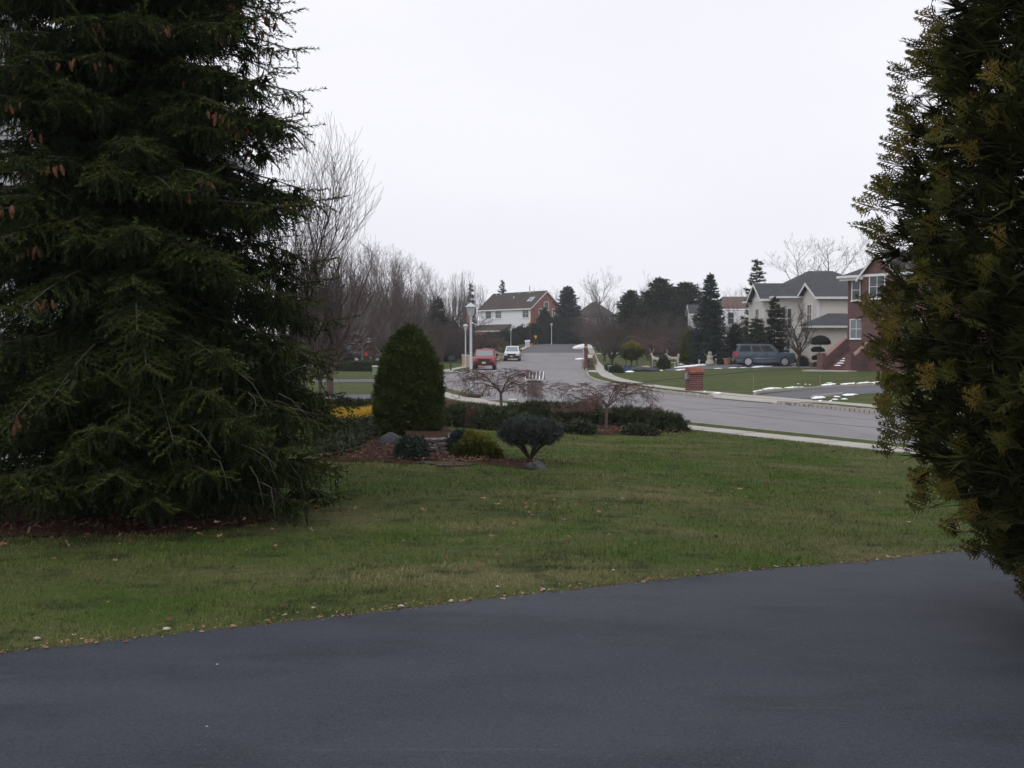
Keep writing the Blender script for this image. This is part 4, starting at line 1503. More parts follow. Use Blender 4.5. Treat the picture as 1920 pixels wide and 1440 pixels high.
# near gable wing (right)
x0 = xat(1533, 88) - base.x
wy = 88 - D
w2 = MB().box(x0, x0 + 7, wy, 1.3, -.3, ex_ - .15)
w2.prism([(wy, ex_ - .15), (1.3, ex_ - .15), ((wy + 1.3) / 2, er_ - .35)], 'x', x0, x0 + 3).build('wall', M_CREAM, hc)
s2 = MB()
siding_mesh(s2, (x0, wy, 0), EX, -EY, 0, 7, 0, ex_ - .15)
s2.build('siding', M_CREAM, hc, kind='stuff')
gable_roof(hc, x0, x0 + 7, wy, 1.3, ex_ - .15, er_ - .25, 'x', M_SHINGLE, over=.42)
MB().box(x0 - .10, x0 + .10, wy - .10, wy - .03, 0, ex_ - .2).box(x0 - .10, x0 - .005, wy, wy + .16, 0, ex_ - .2).build('corner_trim', M_WHITE, hc)
window(hc, (x0, wy, 0), EY, -EX, 2.5, 4.6, 1.2, 1.7)
# low hip roof over the garage front
gx0, gx1, gz0, gz1 = xat(1512, 85) - base.x, xat(1640, 85) - base.x, zat(612, 85) - base.z, zat(592, 85) - base.z
gw = MB().box(gx0 + .4, gx1, wy - 3.2, wy - .05, -.3, gz0).build('garage_wall', M_CREAM, hc)
s3 = MB()
siding_mesh(s3, (gx0 + .4, wy - 3.2, 0), EX, -EY, 0, gx1 - gx0 - .4, 0, gz0)
s3.build('siding', M_CREAM, gw, kind='stuff')
hip_roof(hc, gx0 + .4, gx1, wy - 3.2, wy + .6, gz0, gz1 + .25, M_SHINGLE, over=.35, name='garage_roof', inset=2.3)
dsp = MB().tube((x0 + 6.2, wy - .1, 0), (x0 + 6.2, wy - .1, ex_ - .4), .04, .04, 6).build('downspout', M_WHITE, hc)
fl = MB().lathe([(0, .05), (.05, .11), (.12, .12), (.2, .05)], 10, c=(gx0 + 2.3, wy - 3.3)).build('flood_light', M_WHITE, hc, loc=(0, 0, gz0 - .35))
fl2 = MB().lathe([(0, .05), (.05, .11), (.12, .12), (.2, .05)], 10, c=(x0 + 4.4, wy - .12)).build('flood_light', M_WHITE, hc, loc=(0, 0, ex_ - .55))
for px in (1472, 1480):
    window(hc, (1.0, 1.2, 0), EX, -EY, (px - 1440) / FPX * 93 - 1.0 + .2, 4.3, .45, 1.8, cols=1, rows=2)
for px in (1470, 1478):
    window(hc, (1.0, 1.2, 0), EX, -EY, (px - 1440) / FPX * 93 - 1.0 + .2, 1.4, .45, 1.7, cols=1, rows=2)

# ---- dark red brick house with steps
TH = math.radians(-52)
D = 75.0
base = gnd(1588, D)
hb = thing('brick_house', 'dark red brick house with white-trimmed gable, right of the cream house', 'house', base, TH)
_z = lambda py: zat(py, D) - base.z
ez, gz = _z(520), _z(479)
wall = MB().box(0, 12, .0, 9, -.4, ez)
wall.build('wall', M_BRICK, hb)
gx0, gx1 = 1.5, 4.3
gwall = MB().box(gx0, gx1, -.5, -.003, -.4, ez)
gwall.prism([(gx0, ez), (gx1, ez), ((gx0 + gx1) / 2, gz - .15)], 'y', -.5, 2.0)
gwall.build('gable_wall', M_BRICK, hb)
hip_roof(hb, 0, 12, 0, 9, ez + .02, ez + 2.6, M_SHINGLE, over=.5)
gable_roof(hb, gx0, gx1, -.5, 4.0, ez, gz, 'y', M_SHINGLE, over=.28)
MB().box(-.45, gx0 - .02, -.45, -.02, ez - .30, ez - .02).box(gx0 - .3, gx0 + .12, -.72, -.51, ez - .28, ez - .03).build('cornice', M_WHITE, hb)
window(hb, (0, 0, 0), EX, -EY, .72, _z(545), .62, 1.45, cols=1, rows=2)
window(hb, (0, 0, 0), EX, -EY, .78, _z(617), .95, 1.35, cols=2, rows=2, mg=M_GLASSL)
window(hb, (0, -.5, 0), EX, -EY, 2.75, _z(541), 1.15, 1.65, cols=2, rows=2)
window(hb, (0, 0, 0), EX, -EY, 5.4, _z(617), .95, 1.6, cols=2, rows=2, mg=M_GLASSL)
lt = MB().lathe([(0, .03), (.05, .10), (.28, .12), (.34, .14), (.4, .03)], 8).build('wall_lantern', M_BLACKP, hb, loc=(1.35, -.14, _z(605)))
# steps
zt = _z(637) - .95
nst = 8
dz = zt / nst
st = thing('brick_steps', 'brick front steps between sloping walls, snow lying on the treads', 'steps', base, TH)
sx0, sx1 = .75, 3.35
for i in range(nst):
    y = -4.3 + i * .33
    s_ = MB().box(sx0 + .34, sx1 - .34, y, -1.4, dz * i + (.0 if i else -.3), dz * (i + 1) - .002).build('step', M_BRICK, st)
    MB().box(sx0 + .34, sx1 - .34, y - .03, y + .32, dz * (i + 1), dz * (i + 1) + .03).build('tread', M_BRICK3, s_)
MB().box(sx0, 6.5, -1.39, -.51, -.3, zt).build('landing', M_BRICK, st)
for xa, nm in ((sx0, 'cheek_wall'), (sx1 - .34, 'cheek_wall')):
    c = MB().prism([(-4.35, -.3), (-1.4, -.3), (-1.4, zt + .95), (-1.75, zt + .95), (-4.35, .95)], 'x', xa, xa + .335).build(nm, M_BRICK, st)
    MB().prism([(-4.0, 1.05), (-1.75, zt + .952), (-1.75, zt + 1.05), (-4.0, 1.15)], 'x', xa - .02, xa + .355).prism([(-1.75, zt + .952), (-1.4, zt + .952), (-1.4, zt + 1.05), (-1.75, zt + 1.05)], 'x', xa - .02, xa + .355).build('cap', mat('brick_cap', (.25, .155, .14), rough=.9), c)
    pl_ = MB().box(xa - .06, xa + .40, -4.75, -4.34, -.3, 1.25).build('pier', M_BRICK, c)
MB().box(sx1 + .002, 6.5, -2.6, -1.392, -.3, zt + .9).build('landing_wall', M_BRICK, st)
MB().box(sx0 - .4, sx1 + .6, -6.0, -4.76, -.12, .05).build('landing_slab', M_CONC, st)
def world_of(o, p):
    return Matrix.Translation(o.location) @ Matrix.Rotation(o.rotation_euler.z, 4, 'Z') @ Vector(p)
STEP_INFO = [(world_of(st, (sx0 + 1.0, -4.3 + i * .33 + .16, dz * (i + 1) + .03))) for i in range(nst)]

# ---- far red-and-white house closing the street
D = 210.0
base = gnd(995, D)
base.z = float(rise(200)) + .3
hf = thing('red_white_house', 'long white house with dark roof and red brick gable end at the street end', 'house', base, math.radians(-50))
_z = lambda py: zat(py, D) - base.z
ez, rz_ = _z(577), _z(546)
Lh, Wh = 17.5, 8.6
MB().box(-Lh, -.02, 0, Wh, 2.9, ez).build('upper_wall', M_WSID, hf)
MB().box(-Lh, -.02, .05, Wh - .05, -2, 2.9).build('lower_wall', M_WSID, hf)
MB().box(-.018, .12, -.05, Wh + .05, -2, ez).prism([(-.05, ez), (Wh + .05, ez), (Wh / 2, rz_ - .1)], 'x', -.3, .12).build('gable_wall', M_BRICK2, hf)
gable_roof(hf, -Lh, .1, 0, Wh, ez, rz_, 'x', M_SHINGLED, over=.35, th=.2)
for ac, cols in ((-14.2, 4), (-10.7, 4), (-1.6, 2)):
    window(hf, (0, 0, 0), EX, -EY, ac, ez - 1.25, 1.9, 1.5, cols=cols, rows=2, frame=.14)
MB().box(-Lh + .5, -6.6, -2.6, -.02, -2, 2.35).build('porch_wall', M_BRICK2, hf)
pr = MB().prism([(-2.9, 2.36), (-.02, 3.75), (-.02, 3.9), (-2.9, 2.5)], 'x', -Lh + .2, -6.3).build('porch_roof', M_SHINGLED, hf)
MB().box(-Lh + .2, -6.3, -3.0, -2.902, 2.28, 2.52).build('fascia', M_WHITE, pr)
MB().box(-Lh - .4, -Lh + .35, -3.3, -2.62, -2, ez - .2).build('chimney', M_BRICK2, hf)
MB().box(-6.2, -.3, -.35, -.02, 2.75, 3.0).build('trim_band', mat('blue_grey_trim', (.28, .33, .36)), hf)
sk = Vector((-2.2, 2.0, ez + (rz_ - ez) * 2.0 / (Wh / 2) + .28))
slope = math.atan2(rz_ - ez, Wh / 2)
skf = MB().box(-.75, .75, -.7, .7, -.06, .06).build('skylight', M_WHITE, hf, loc=sk, rot=(slope, 0, 0))
MB().box(-.6, .6, -.56, .56, .061, .075).build('pane', M_GLASSL, skf)
for k, (xx, yy) in enumerate(((-16, 3.7), (-14.6, 3.9), (-8.2, 3.8), (-5.3, 3.8), (-4.7, 3.9), (-3.6, 3.9), (-8.6, 2.6))):
    MB().lathe([(0, .1), (.45, .1), (.46, .16), (.55, .12)], 8).build('roof_vent', M_WHITE if k in (1, 4, 6) else M_CONC, hf, loc=(xx, yy, ez + (rz_ - ez) * yy / (Wh / 2) + .1))
MB().tube((-5.6, Wh / 2 + .3, rz_ - .2), (-5.6, Wh / 2 + .3, rz_ + 1.5), .07, .07, 6).build('vent_pipe', M_BLACKP, hf)
wz = MB()
wf = window(hf, (.12, 0, 0), EY, EX, Wh / 2, _z(573), 1.2, 1.6, cols=1, rows=1, frame=.12, mg=mat('dull_green_glass', (.10, .13, .12), rough=.2))
for yy in (2.5, 6.3):
    window(hf, (.12, 0, 0), EY, EX, yy, _z(585), .55, 1.4, cols=1, rows=2, frame=.12)

# ---- house with brown hip roof between the blue spruce and the cream house
D = 125.0
base = gnd(1345, D)
hn = thing('brown_roof_house', 'house with brown roof and low garage half hidden behind the tall blue spruce', 'house', base)
_z = lambda py: zat(py, D) - base.z
MB().box(.5, 11, .5, 9, -.4, _z(580)).build('wall', M_BRICK3, hn)
hip_roof(hn, .5, 11, .5, 9, _z(580), _z(553), M_SHINGLEB, over=.4, inset=1.5)
MB().box(0.5, 4.2, -.6, .49, 1.2, _z(583)).build('bay_wall', M_WSID, hn)
MB().box(1.0, 8, -3.5, -.62, -.4, _z(626)).prism([(1.0, _z(626)), (6.5, _z(626)), (3.75, _z(599))], 'y', -3.5, -.62).build('garage_wall', M_BRICK3, hn)
gable_roof(hn, 1.0, 6.5, -3.5, .3, _z(626), _z(597), 'y', M_SHINGLEB, over=.3, name='garage_roof')
window(hn, (.5, -.6, 0), EX, -EY, 1.0, _z(597), .7, 1.4, cols=1)

# ---- small white gable further back
D = 145.0
base = gnd(1293, D)
hs_ = thing('white_gable_house', 'narrow white gabled house with grey roof peeping out left of the blue spruce', 'house', base)
_z = lambda py: zat(py, D) - base.z
MB().box(0, 6, 0, 1.7, -.4, _z(586)).prism([(0, _z(586)), (1.7, _z(586)), (.85, _z(573))], 'x', 0, .3).build('wall', M_WSID, hs_)
gable_roof(hs_, 0, 6, 0, 1.7, _z(586), _z(573), 'x', M_SHINGLE, over=.25)
window(hs_, (0, 0, 0), EX, -EY, .8, _z(600), .6, 1.3, cols=1)

# ---- brown house among bare trees beyond the bend
D = 245.0
base = gnd(1082, D)
hd = thing('brown_house', 'dull brown hip-roofed house among bare trees beyond the bend of the street', 'house', base)
_z = lambda py: zat(py, D) - base.z
MB().box(0, 9, 0, 8, -.4, _z(590)).build('wall', mat('brown_siding', (.20, .165, .145)), hd)
hip_roof(hd, 0, 9, 0, 8, _z(590), _z(565), M_SHINGLED, over=.4, gutter=mat('brown_gutter', (.15, .12, .11)))
for ac in (2, 5, 7.5):
    window(hd, (0, 0, 0), EX, -EY, ac, _z(603), .9, 1.4, cols=2)

# ---- houses glimpsed through the bare woods on the left
for i, (px, D, w, e, r, lab) in enumerate([(740, 150, 7, 612, 594, 'white house behind the bare trees directly above the dwarf spruce cone'),
                                           (596, 155, 9, 604, 584, 'pale house glimpsed through the bare trees just right of the big spruce')]):
    base = gnd(px, D)
    h_ = thing('white_house', lab, 'house', base, math.radians(20))
    e_, r_ = zat(e, D) - base.z, zat(r, D) - base.z
    MB().box(0, w, 0, 7, -.4, e_).prism([(0, e_), (7, e_), (3.5, r_)], 'x', .05, w - .05).build('wall', M_GREYSID, h_)
    gable_roof(h_, 0, w, 0, 7, e_, r_, 'x', M_SHINGLE, over=.35)
    for ac in (1.5, 4, 6):
        window(h_, (0, 0, 0), EX, -EY, ac, e_ - 1.3, .8, 1.4, cols=2)

# ---- neighbour's house close behind the big spruce
D = 12.2
xr = xat(62, D)
base = Vector((xr, D, float(terr(xr, D))))
hl = thing('grey_house', 'pale grey lap-sided house seen in slivers behind the big spruce at the left edge', 'house', base)
ezl = zat(62, D) - base.z
Wl = 8.0
MB().box(-Wl, -.02, .03, 9, -.4, ezl).prism([(-Wl, ezl), (-.02, ezl), (-Wl / 2, ezl + 2.0)], 'y', .03, 8.9).build('wall', M_GREYSID, hl)
z = .12
while z < ezl + 1.7:
    zt_ = z + .125
    a1 = 0 if z < ezl else -(z - ezl) * 2.0
    a0 = -Wl if z < ezl else -Wl + (z - ezl) * 2.0
    b = MB().add([(a0, -.004, z), (a1, -.004, z), (a1, .012, zt_), (a0, .012, zt_), (a0, .028, z), (a1, .028, z), (a1, .028, zt_), (a0, .028, zt_)], MB.BOXF)
    b.build('siding_board', M_GREYSID, hl)
    z += .125
MB().box(-.0, .10, -.03, .12, 0, ezl).build('corner_board', M_WHITE, hl)
MB().box(-Wl, .1, -.02, 9, -.4, .11).build('foundation', M_CONC, hl)
gable_roof(hl, -Wl, 0, 0, 9, ezl, ezl + 2.0, 'y', M_SHINGLE, over=.35, fascia=mat('grey_fascia', (.33, .34, .36)))
window(hl, (0, -.004, 0), EX, -EY, -2.2, ezl - 1.5, 1.0, 1.5, cols=2, rows=2)
window(hl, (0, -.004, 0), EX, -EY, -2.2, 1.6, 1.0, 1.5, cols=2, rows=2)

# ---- low tan walls at the neighbours' driveway mouths
for i, (px, D, w, h0, h1, lab) in enumerate([(866, 92, 1.9, 1.05, .35, 'tan block wall stepping down beside the second lamp post'),
                                             (905, 126, 2.6, 1.25, .55, 'tan sloping driveway wall just above the red car'),
                                             (950, 136, 2.2, 1.05, .95, 'cream flat-topped wall behind the white vehicle')]):
    b = gnd(px, D)
    t_ = thing('block_wall', lab, 'wall', b)
    w_ = MB().prism([(0, -.2), (w, -.2), (w, h1), (w * .3, h0), (0, h0)], 'y', 0, .3).build('wall', M_TANSTONE, t_)
    MB().prism([(-.04, h0 + .002), (w * .3, h0 + .002), (w + .04, h1 + .002), (w + .04, h1 + .07), (w * .3, h0 + .07), (-.04, h0 + .07)], 'y', -.04, .34).build('cap', M_CREAM, t_)

# ================================================================== MIDDLE AND FAR TREES
def put_conifer(name, label, px, d, top_py, half_px, seed, m, base=None, group=None, **kw):
    b = gnd(px, d) if base is None else base
    h = zat(top_py, d) - b.z
    r = half_px * d / FPX
    kw.setdefault('gap', h / 20)
    if d > 130 and name != 'cedar_tree':
        kw['gap'] = h / 30; kw['twigs'] = 19; kw['ragged'] = .16; kw['taper'] = min(kw.get('taper', .6), .52); kw.setdefault('tsize', max(.16, r * .26))
    (V, T, t), seg = conifer_mesh(seed, h, r, m, **kw)
    root = thing(name, label, 'tree', b, 0, group)
    foliage('crown', V, T, t, m, root)
    link_mesh('trunk', seg_mesh('trunk', seg, 5), M_BARK, root)
    return root


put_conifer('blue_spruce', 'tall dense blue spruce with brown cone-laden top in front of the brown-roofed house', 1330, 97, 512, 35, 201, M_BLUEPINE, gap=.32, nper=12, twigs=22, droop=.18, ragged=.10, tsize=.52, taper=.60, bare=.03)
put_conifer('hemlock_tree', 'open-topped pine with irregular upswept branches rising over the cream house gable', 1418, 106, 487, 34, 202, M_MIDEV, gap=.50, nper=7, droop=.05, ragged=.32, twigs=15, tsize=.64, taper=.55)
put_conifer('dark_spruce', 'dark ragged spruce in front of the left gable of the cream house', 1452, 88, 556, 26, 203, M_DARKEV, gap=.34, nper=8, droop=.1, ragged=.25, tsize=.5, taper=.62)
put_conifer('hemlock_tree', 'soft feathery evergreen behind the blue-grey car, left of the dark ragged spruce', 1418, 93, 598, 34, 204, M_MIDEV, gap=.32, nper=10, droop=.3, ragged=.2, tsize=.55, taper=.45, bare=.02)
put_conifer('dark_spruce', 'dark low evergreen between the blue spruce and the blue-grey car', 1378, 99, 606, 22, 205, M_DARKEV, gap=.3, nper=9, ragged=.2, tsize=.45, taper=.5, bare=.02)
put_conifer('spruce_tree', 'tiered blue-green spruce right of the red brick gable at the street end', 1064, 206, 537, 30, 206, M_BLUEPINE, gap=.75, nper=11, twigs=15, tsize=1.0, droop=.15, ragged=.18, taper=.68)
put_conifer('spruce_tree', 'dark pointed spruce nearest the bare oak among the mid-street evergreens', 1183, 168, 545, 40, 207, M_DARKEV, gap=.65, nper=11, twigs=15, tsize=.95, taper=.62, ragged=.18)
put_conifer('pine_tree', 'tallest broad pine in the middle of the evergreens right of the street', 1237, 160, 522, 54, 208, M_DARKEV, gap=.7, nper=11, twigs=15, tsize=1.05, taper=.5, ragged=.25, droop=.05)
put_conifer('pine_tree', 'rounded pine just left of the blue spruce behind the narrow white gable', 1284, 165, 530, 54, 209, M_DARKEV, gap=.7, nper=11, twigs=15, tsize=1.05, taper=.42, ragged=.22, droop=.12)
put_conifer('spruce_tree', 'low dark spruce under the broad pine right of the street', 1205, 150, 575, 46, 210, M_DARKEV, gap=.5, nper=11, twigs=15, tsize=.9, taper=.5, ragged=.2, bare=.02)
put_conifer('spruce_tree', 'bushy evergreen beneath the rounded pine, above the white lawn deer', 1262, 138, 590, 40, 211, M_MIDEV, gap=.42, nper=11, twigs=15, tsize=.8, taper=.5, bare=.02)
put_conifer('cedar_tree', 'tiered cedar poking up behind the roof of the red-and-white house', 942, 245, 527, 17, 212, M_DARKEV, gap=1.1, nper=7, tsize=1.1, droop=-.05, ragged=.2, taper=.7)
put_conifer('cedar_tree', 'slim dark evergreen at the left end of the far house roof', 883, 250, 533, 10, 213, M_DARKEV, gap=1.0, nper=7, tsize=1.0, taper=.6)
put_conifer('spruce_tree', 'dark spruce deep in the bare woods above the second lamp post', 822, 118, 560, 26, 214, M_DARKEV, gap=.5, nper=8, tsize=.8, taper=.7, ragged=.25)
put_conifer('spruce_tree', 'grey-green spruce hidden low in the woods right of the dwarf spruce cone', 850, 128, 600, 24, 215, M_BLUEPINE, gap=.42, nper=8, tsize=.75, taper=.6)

# evergreen masses at the bend
for i, (px, d, w, h, m, lab) in enumerate([
        (1021, 204, 34, 66, M_DARKEV, 'narrow dark arborvitae standing against the red brick gable'),
        (1000, 196, 46, 32, M_DARKEV, 'dark clipped evergreen left of the fourth lamp post'),
        (1062, 197, 66, 42, M_DARKEV, 'wide dark evergreen bank right of the fourth lamp post'),
        (1040, 199, 50, 44, M_DARKEV, 'dark evergreen directly behind the fourth lamp post'),
        (975, 190, 40, 30, M_DARKEV, 'snow-flecked dark bush behind the white box at the kerb'),
        (946, 182, 46, 22, M_DARKEV, 'dull bush behind the third lamp post'),
        (915, 172, 44, 20, M_BLUEPINE, 'blue-green bush left of the third lamp post'),
        (1296, 100, 44, 64, M_GOLD, 'olive-golden arborvitae cone at the left foot of the blue spruce'),
        (880, 160, 40, 24, M_DARKEV, 'dark bush behind the stepped tan wall')]):
    p = gnd(px, d)
    s = d / FPX
    r, hh = w / 2 * s, h * s
    cone_ = px in (1021, 1296)
    prof = [(0, r * .9), (hh * .25, r), (hh * .5, r * .86), (hh * .75, r * .55), (hh * .92, r * .25), (hh, .03)] if cone_ else [(0, r * .95), (hh * .3, r), (hh * .6, r * .9), (hh * .85, r * .6), (hh, r * .1)]
    shrub('evergreen_shrub', lab, 'shrub', p, prof, 1500, .6 if d > 120 else .30, m, seed=300 + i, sy=.8, tw=TYEW, tint_mu=.22 if m is M_GOLD else .4, depth=.25, core=.85)

# bare trees: a few grown kinds, then copies
KINDS = {}
def kind_tree(key, **kw):
    big, small = grow_tree(**kw)
    KINDS[key] = (seg_mesh('trunk', big, 5), seg_mesh('crown', small, 3), kw['height'])
kind_tree('pear', seed=401, height=10, trunk_h=.14, r0=.075, levels=3, spread=.50, up=.70, kids=(12, 9, 7), len_f=(.62, .58, .55), rmin=.0055, wig=.08)
kind_tree('wood_a', seed=402, height=15, trunk_h=.3, r0=.17, levels=4, spread=.55, up=.4, kids=(6, 6, 5, 4), rmin=.010)
kind_tree('wood_b', seed=403, height=15, trunk_h=.25, r0=.18, levels=4, spread=.7, up=.3, kids=(6, 6, 5, 4), rmin=.010)
kind_tree('wood_c', seed=404, height=15, trunk_h=.35, r0=.15, levels=4, spread=.45, up=.5, kids=(7, 6, 5, 3), rmin=.010)
kind_tree('oak', seed=405, height=20, trunk_h=.28, r0=.34, levels=4, spread=.62, up=.35, kids=(7, 6, 5, 4), rmin=.018)
kind_tree('poplar', seed=406, height=16, trunk_h=.2, r0=.16, levels=3, spread=.2, up=.8, kids=(9, 6, 4), len_f=(.5, .5, .5), rmin=.025)
kind_tree('young', seed=407, height=5.6, trunk_h=.2, r0=.10, levels=3, spread=.5, up=.55, kids=(8, 7, 6), len_f=(.72, .6, .5), rmin=.008, wig=.10)
kind_tree('vase', seed=417, height=5.6, trunk_h=.26, r0=.11, levels=3, spread=.72, up=.42, kids=(8, 6, 5), len_f=(.7, .58, .5), rmin=.018, wig=.10)
kind_tree('bush', seed=408, height=4, trunk_h=.06, r0=.05, levels=3, spread=.75, up=.35, kids=(9, 6, 5), len_f=(.75, .6, .5), rmin=.012, wig=.2)
kind_tree('crab', seed=409, height=6, trunk_h=.22, r0=.13, levels=4, spread=.95, up=.12, kids=(6, 5, 4, 3), len_f=(.75, .6, .5, .45), rmin=.007, wig=.2)

def bare(key, label, px, d, top_py, group=None, mt=M_TWIG, rz=None, wx=1.0, name='bare_tree', cat='tree', mtr=None):
    tm, cm, h0 = KINDS[key]
    b = gnd(px, d)
    root = thing(name, label, cat, b, random.uniform(0, 6.28) if rz is None else rz, group)
    s = (zat(top_py, d) - b.z) / h0
    for nm, me in (('trunk', tm), ('crown', cm)):
        o = bpy.data.objects.new(nm, me)
        COL.objects.link(o)
        o.parent = root
        if not me.materials: me.materials.append(M_TWIG)
        o.material_slots[0].link = 'OBJECT'
        o.material_slots[0].material = (mtr or mt) if nm == 'trunk' else mt
        o.scale = (s * wx, s * wx, s)
    return root


bare('pear', 'tall leafless pear tree with straight upright shoots rising behind the big spruce', 536, 28, 205, mt=M_TWIG, wx=1.3, rz=.6)
bare('pear', 'second leafless upright tree showing its shoots just right of the big spruce', 600, 34, 330, mt=M_TWIG, wx=1.15, rz=2.2)
bare('crab', 'leafless spreading crabapple with reddish arching branches right of the big spruce', 618, 40, 452, mt=M_TWIGRED, wx=1.05, rz=1.0)
bare('crab', 'low spreading bare tree reaching over the black pickup', 590, 62, 540, mt=M_TWIGRED, wx=1.1, rz=3.0)
bare('young', 'pale-trunked young bare tree immediately left of the dwarf spruce cone', 727, 62, 540, mt=M_TWIG, wx=1.5, rz=1.3, mtr=M_TWIGPALE)
bare('young', 'thin young bare tree just right of the dwarf spruce cone', 818, 72, 590, mt=M_TWIG, wx=.9, rz=2.0)
bare('young', 'slim bare tree on the lawn left of the green mailbox', 829, 90, 600, mt=M_TWIGRED, wx=.8, rz=4.0)

GW = 'bare woodland trees left of the street'
LW = 'one of the tall bare trees massed between the big spruce and the lamps'
wood = [(575, 120, 430), (605, 105, 462), (632, 128, 452), (652, 100, 478), (668, 132, 446), (690, 118, 458), (706, 140, 450), (722, 108, 470),
        (738, 126, 456), (752, 142, 462), (766, 112, 478), (780, 130, 482), (794, 145, 494), (806, 118, 500), (818, 140, 512), (832, 130, 530), (590, 150, 445), (645, 155, 455), (700, 160, 462), (760, 165, 478), (842, 150, 545),
        (612, 112, 446), (642, 118, 456), (662, 110, 462), (684, 126, 456), (714, 116, 466), (728, 134, 462), (746, 114, 476), (772, 136, 480), (800, 134, 498), (826, 126, 522), (850, 135, 556), (860, 145, 566), (620, 88, 500), (680, 92, 505), (735, 95, 515), (785, 98, 530)]
for i, (px, d, top) in enumerate(wood):
    bare(('wood_a', 'wood_b', 'wood_c')[i % 3], LW, px, d, top, GW, mt=(M_TWIG, M_TWIG, M_TWIGPALE, M_TWIGRED)[i % 4], wx=.95)
GB = 'bare brush at the foot of the left woods'
LB = 'one of the tangled bare bushes along the foot of the left woods'
for i in range(40):
    px = 556 + i * 8 + random.uniform(-5, 5)
    bare('bush', LB, px, random.uniform(120, 135) if 620 < px < 725 else random.uniform(108, 128), random.uniform(572, 614), GB, mt=(M_TWIG, M_TWIGRED, M_TWIG)[i % 3], wx=1.5, name='bare_bush', cat='shrub')
GP_ = 'thin poplars beyond the woods'
for i, (px, top) in enumerate(((848, 512), (856, 507), (864, 503), (872, 512), (879, 505), (892, 530), (903, 528))):
    bare('poplar', ('leftmost', 'second from left', 'third from left', 'middle', 'third from right', 'second from right', 'rightmost')[i] + ' of the thin upright poplars on the skyline left of the far house', px, 230, top, GP_, mt=M_TWIGPALE, wx=.55)
GS = 'bare trees on the far skyline'
LS = 'one of the faint bare trees on the skyline behind the houses'
sk_ = [(1000, 270, 538), (1018, 290, 540), (1036, 275, 535), (1052, 280, 540), (1085, 290, 545), (1100, 275, 546), (1165, 280, 540), (1180, 260, 548), (1250, 280, 525), (1268, 270, 528), (1300, 280, 528), (1316, 270, 530), (1350, 260, 540), (1365, 250, 535), (1385, 255, 530), (1402, 250, 538), (915, 280, 532), (868, 260, 545), (1140, 285, 548), (1220, 280, 530)]
for i, (px, d, top) in enumerate(sk_):
    bare(('wood_a', 'wood_b', 'wood_c')[i % 3], LS, px, d, top, GS, mt=M_TWIGPALE, wx=.9)
bare('oak', 'large bare oak standing clear on the skyline right of the street end', 1128, 232, 496, mt=M_TWIGPALE, wx=.88, rz=.9)
bare('wood_c', 'slender bare tree on the skyline between the oak and the broad pine', 1206, 225, 506, mt=M_TWIGPALE, wx=.8)
bare('wood_a', 'wide bare tree rising behind the left of the cream house roof', 1528, 132, 436, mt=M_TWIG, wx=1.5, rz=.5)
bare('wood_b', 'bare tree rising behind the roof peak of the cream house', 1578, 128, 428, mt=M_TWIG, wx=1.35, rz=2.1)
bare('wood_a', 'bare tree between the cream house roof and the brick gable', 1618, 126, 436, mt=M_TWIGPALE, wx=1.0, rz=3.3)
bare('vase', 'young bare tree with spreading limbs in front of the cream house', 1497, 83, 562, mt=M_BARK, wx=1.0, rz=.4, mtr=M_BARK)
GM = 'grey-brown brush right of the street bend'
LM = 'one of the grey-brown bare bushes massed right of the street bend'
for i, (px, d, top) in enumerate([(1100, 175, 588), (1112, 165, 592), (1122, 150, 590), (1135, 158, 585), (1147, 148, 596), (1158, 162, 590), (1170, 140, 606), (1105, 185, 585), (1128, 190, 580), (1150, 185, 582),
                                  (1222, 125, 585), (1236, 130, 578), (1250, 122, 584), (1262, 128, 580), (1276, 120, 592), (1244, 118, 600), (1215, 118, 612), (1284, 124, 600), (1090, 195, 596)]):
    bare('bush', LM, px, d, top, GM, mt=(M_TWIG, M_TWIGRED, M_TWIG)[i % 3], wx=1.2, name='bare_bush', cat='shrub')
bare('young', 'small street tree with a bare crown beside the right sidewalk', 1147, 92, 590, mt=M_TWIG, wx=1.7, rz=1.0, mtr=M_BARK)
bare('young', 'thin dark-trunked bare tree behind the small street tree on the right', 1133, 118, 598, mt=M_TWIG, wx=1.6, rz=2.0, mtr=M_BARK)
bare('bush', 'bare shrubs behind the brown garage roof, left of the open-topped pine', 1385, 112, 560, mt=M_TWIG, wx=.8, name='bare_bush', cat='shrub')
# weeping bare cherry on the far lawn and the drooping gold-tipped evergreen
p = gnd(1222, 100)
weeping('dense weeping bare cherry domed over the lawn figures', p, 3.05, 2.2, 131, M_BARK, name='weeping_cherry', group=None)
p = gnd(1184, 96)
s = 96 / FPX
shrub('weeping_evergreen', 'drooping evergreen with yellow-green top beside the weeping cherry', 'shrub', p, [(.7, .45), (1.0, .75), (1.4, .95), (1.75, .85), (2.0, .45), (2.1, .05)], 1500, .3, M_GOLD, seed=331, sy=.8, tw=TYEW, tint_mu=.15, upw=-.3, depth=.35, core=.7,
      tip=lambda P: np.clip((P[:, 2] - 1.45) * 1.4, -.1, .7), lump=.13, stems=[[0, 0, -.1, 0, 0, 1.2, .09, .07], [.5, .1, -.02, .6, 0, 1.2, .05, .05], [-.5, -.1, -.02, -.55, 0, 1.2, .05, .05]])

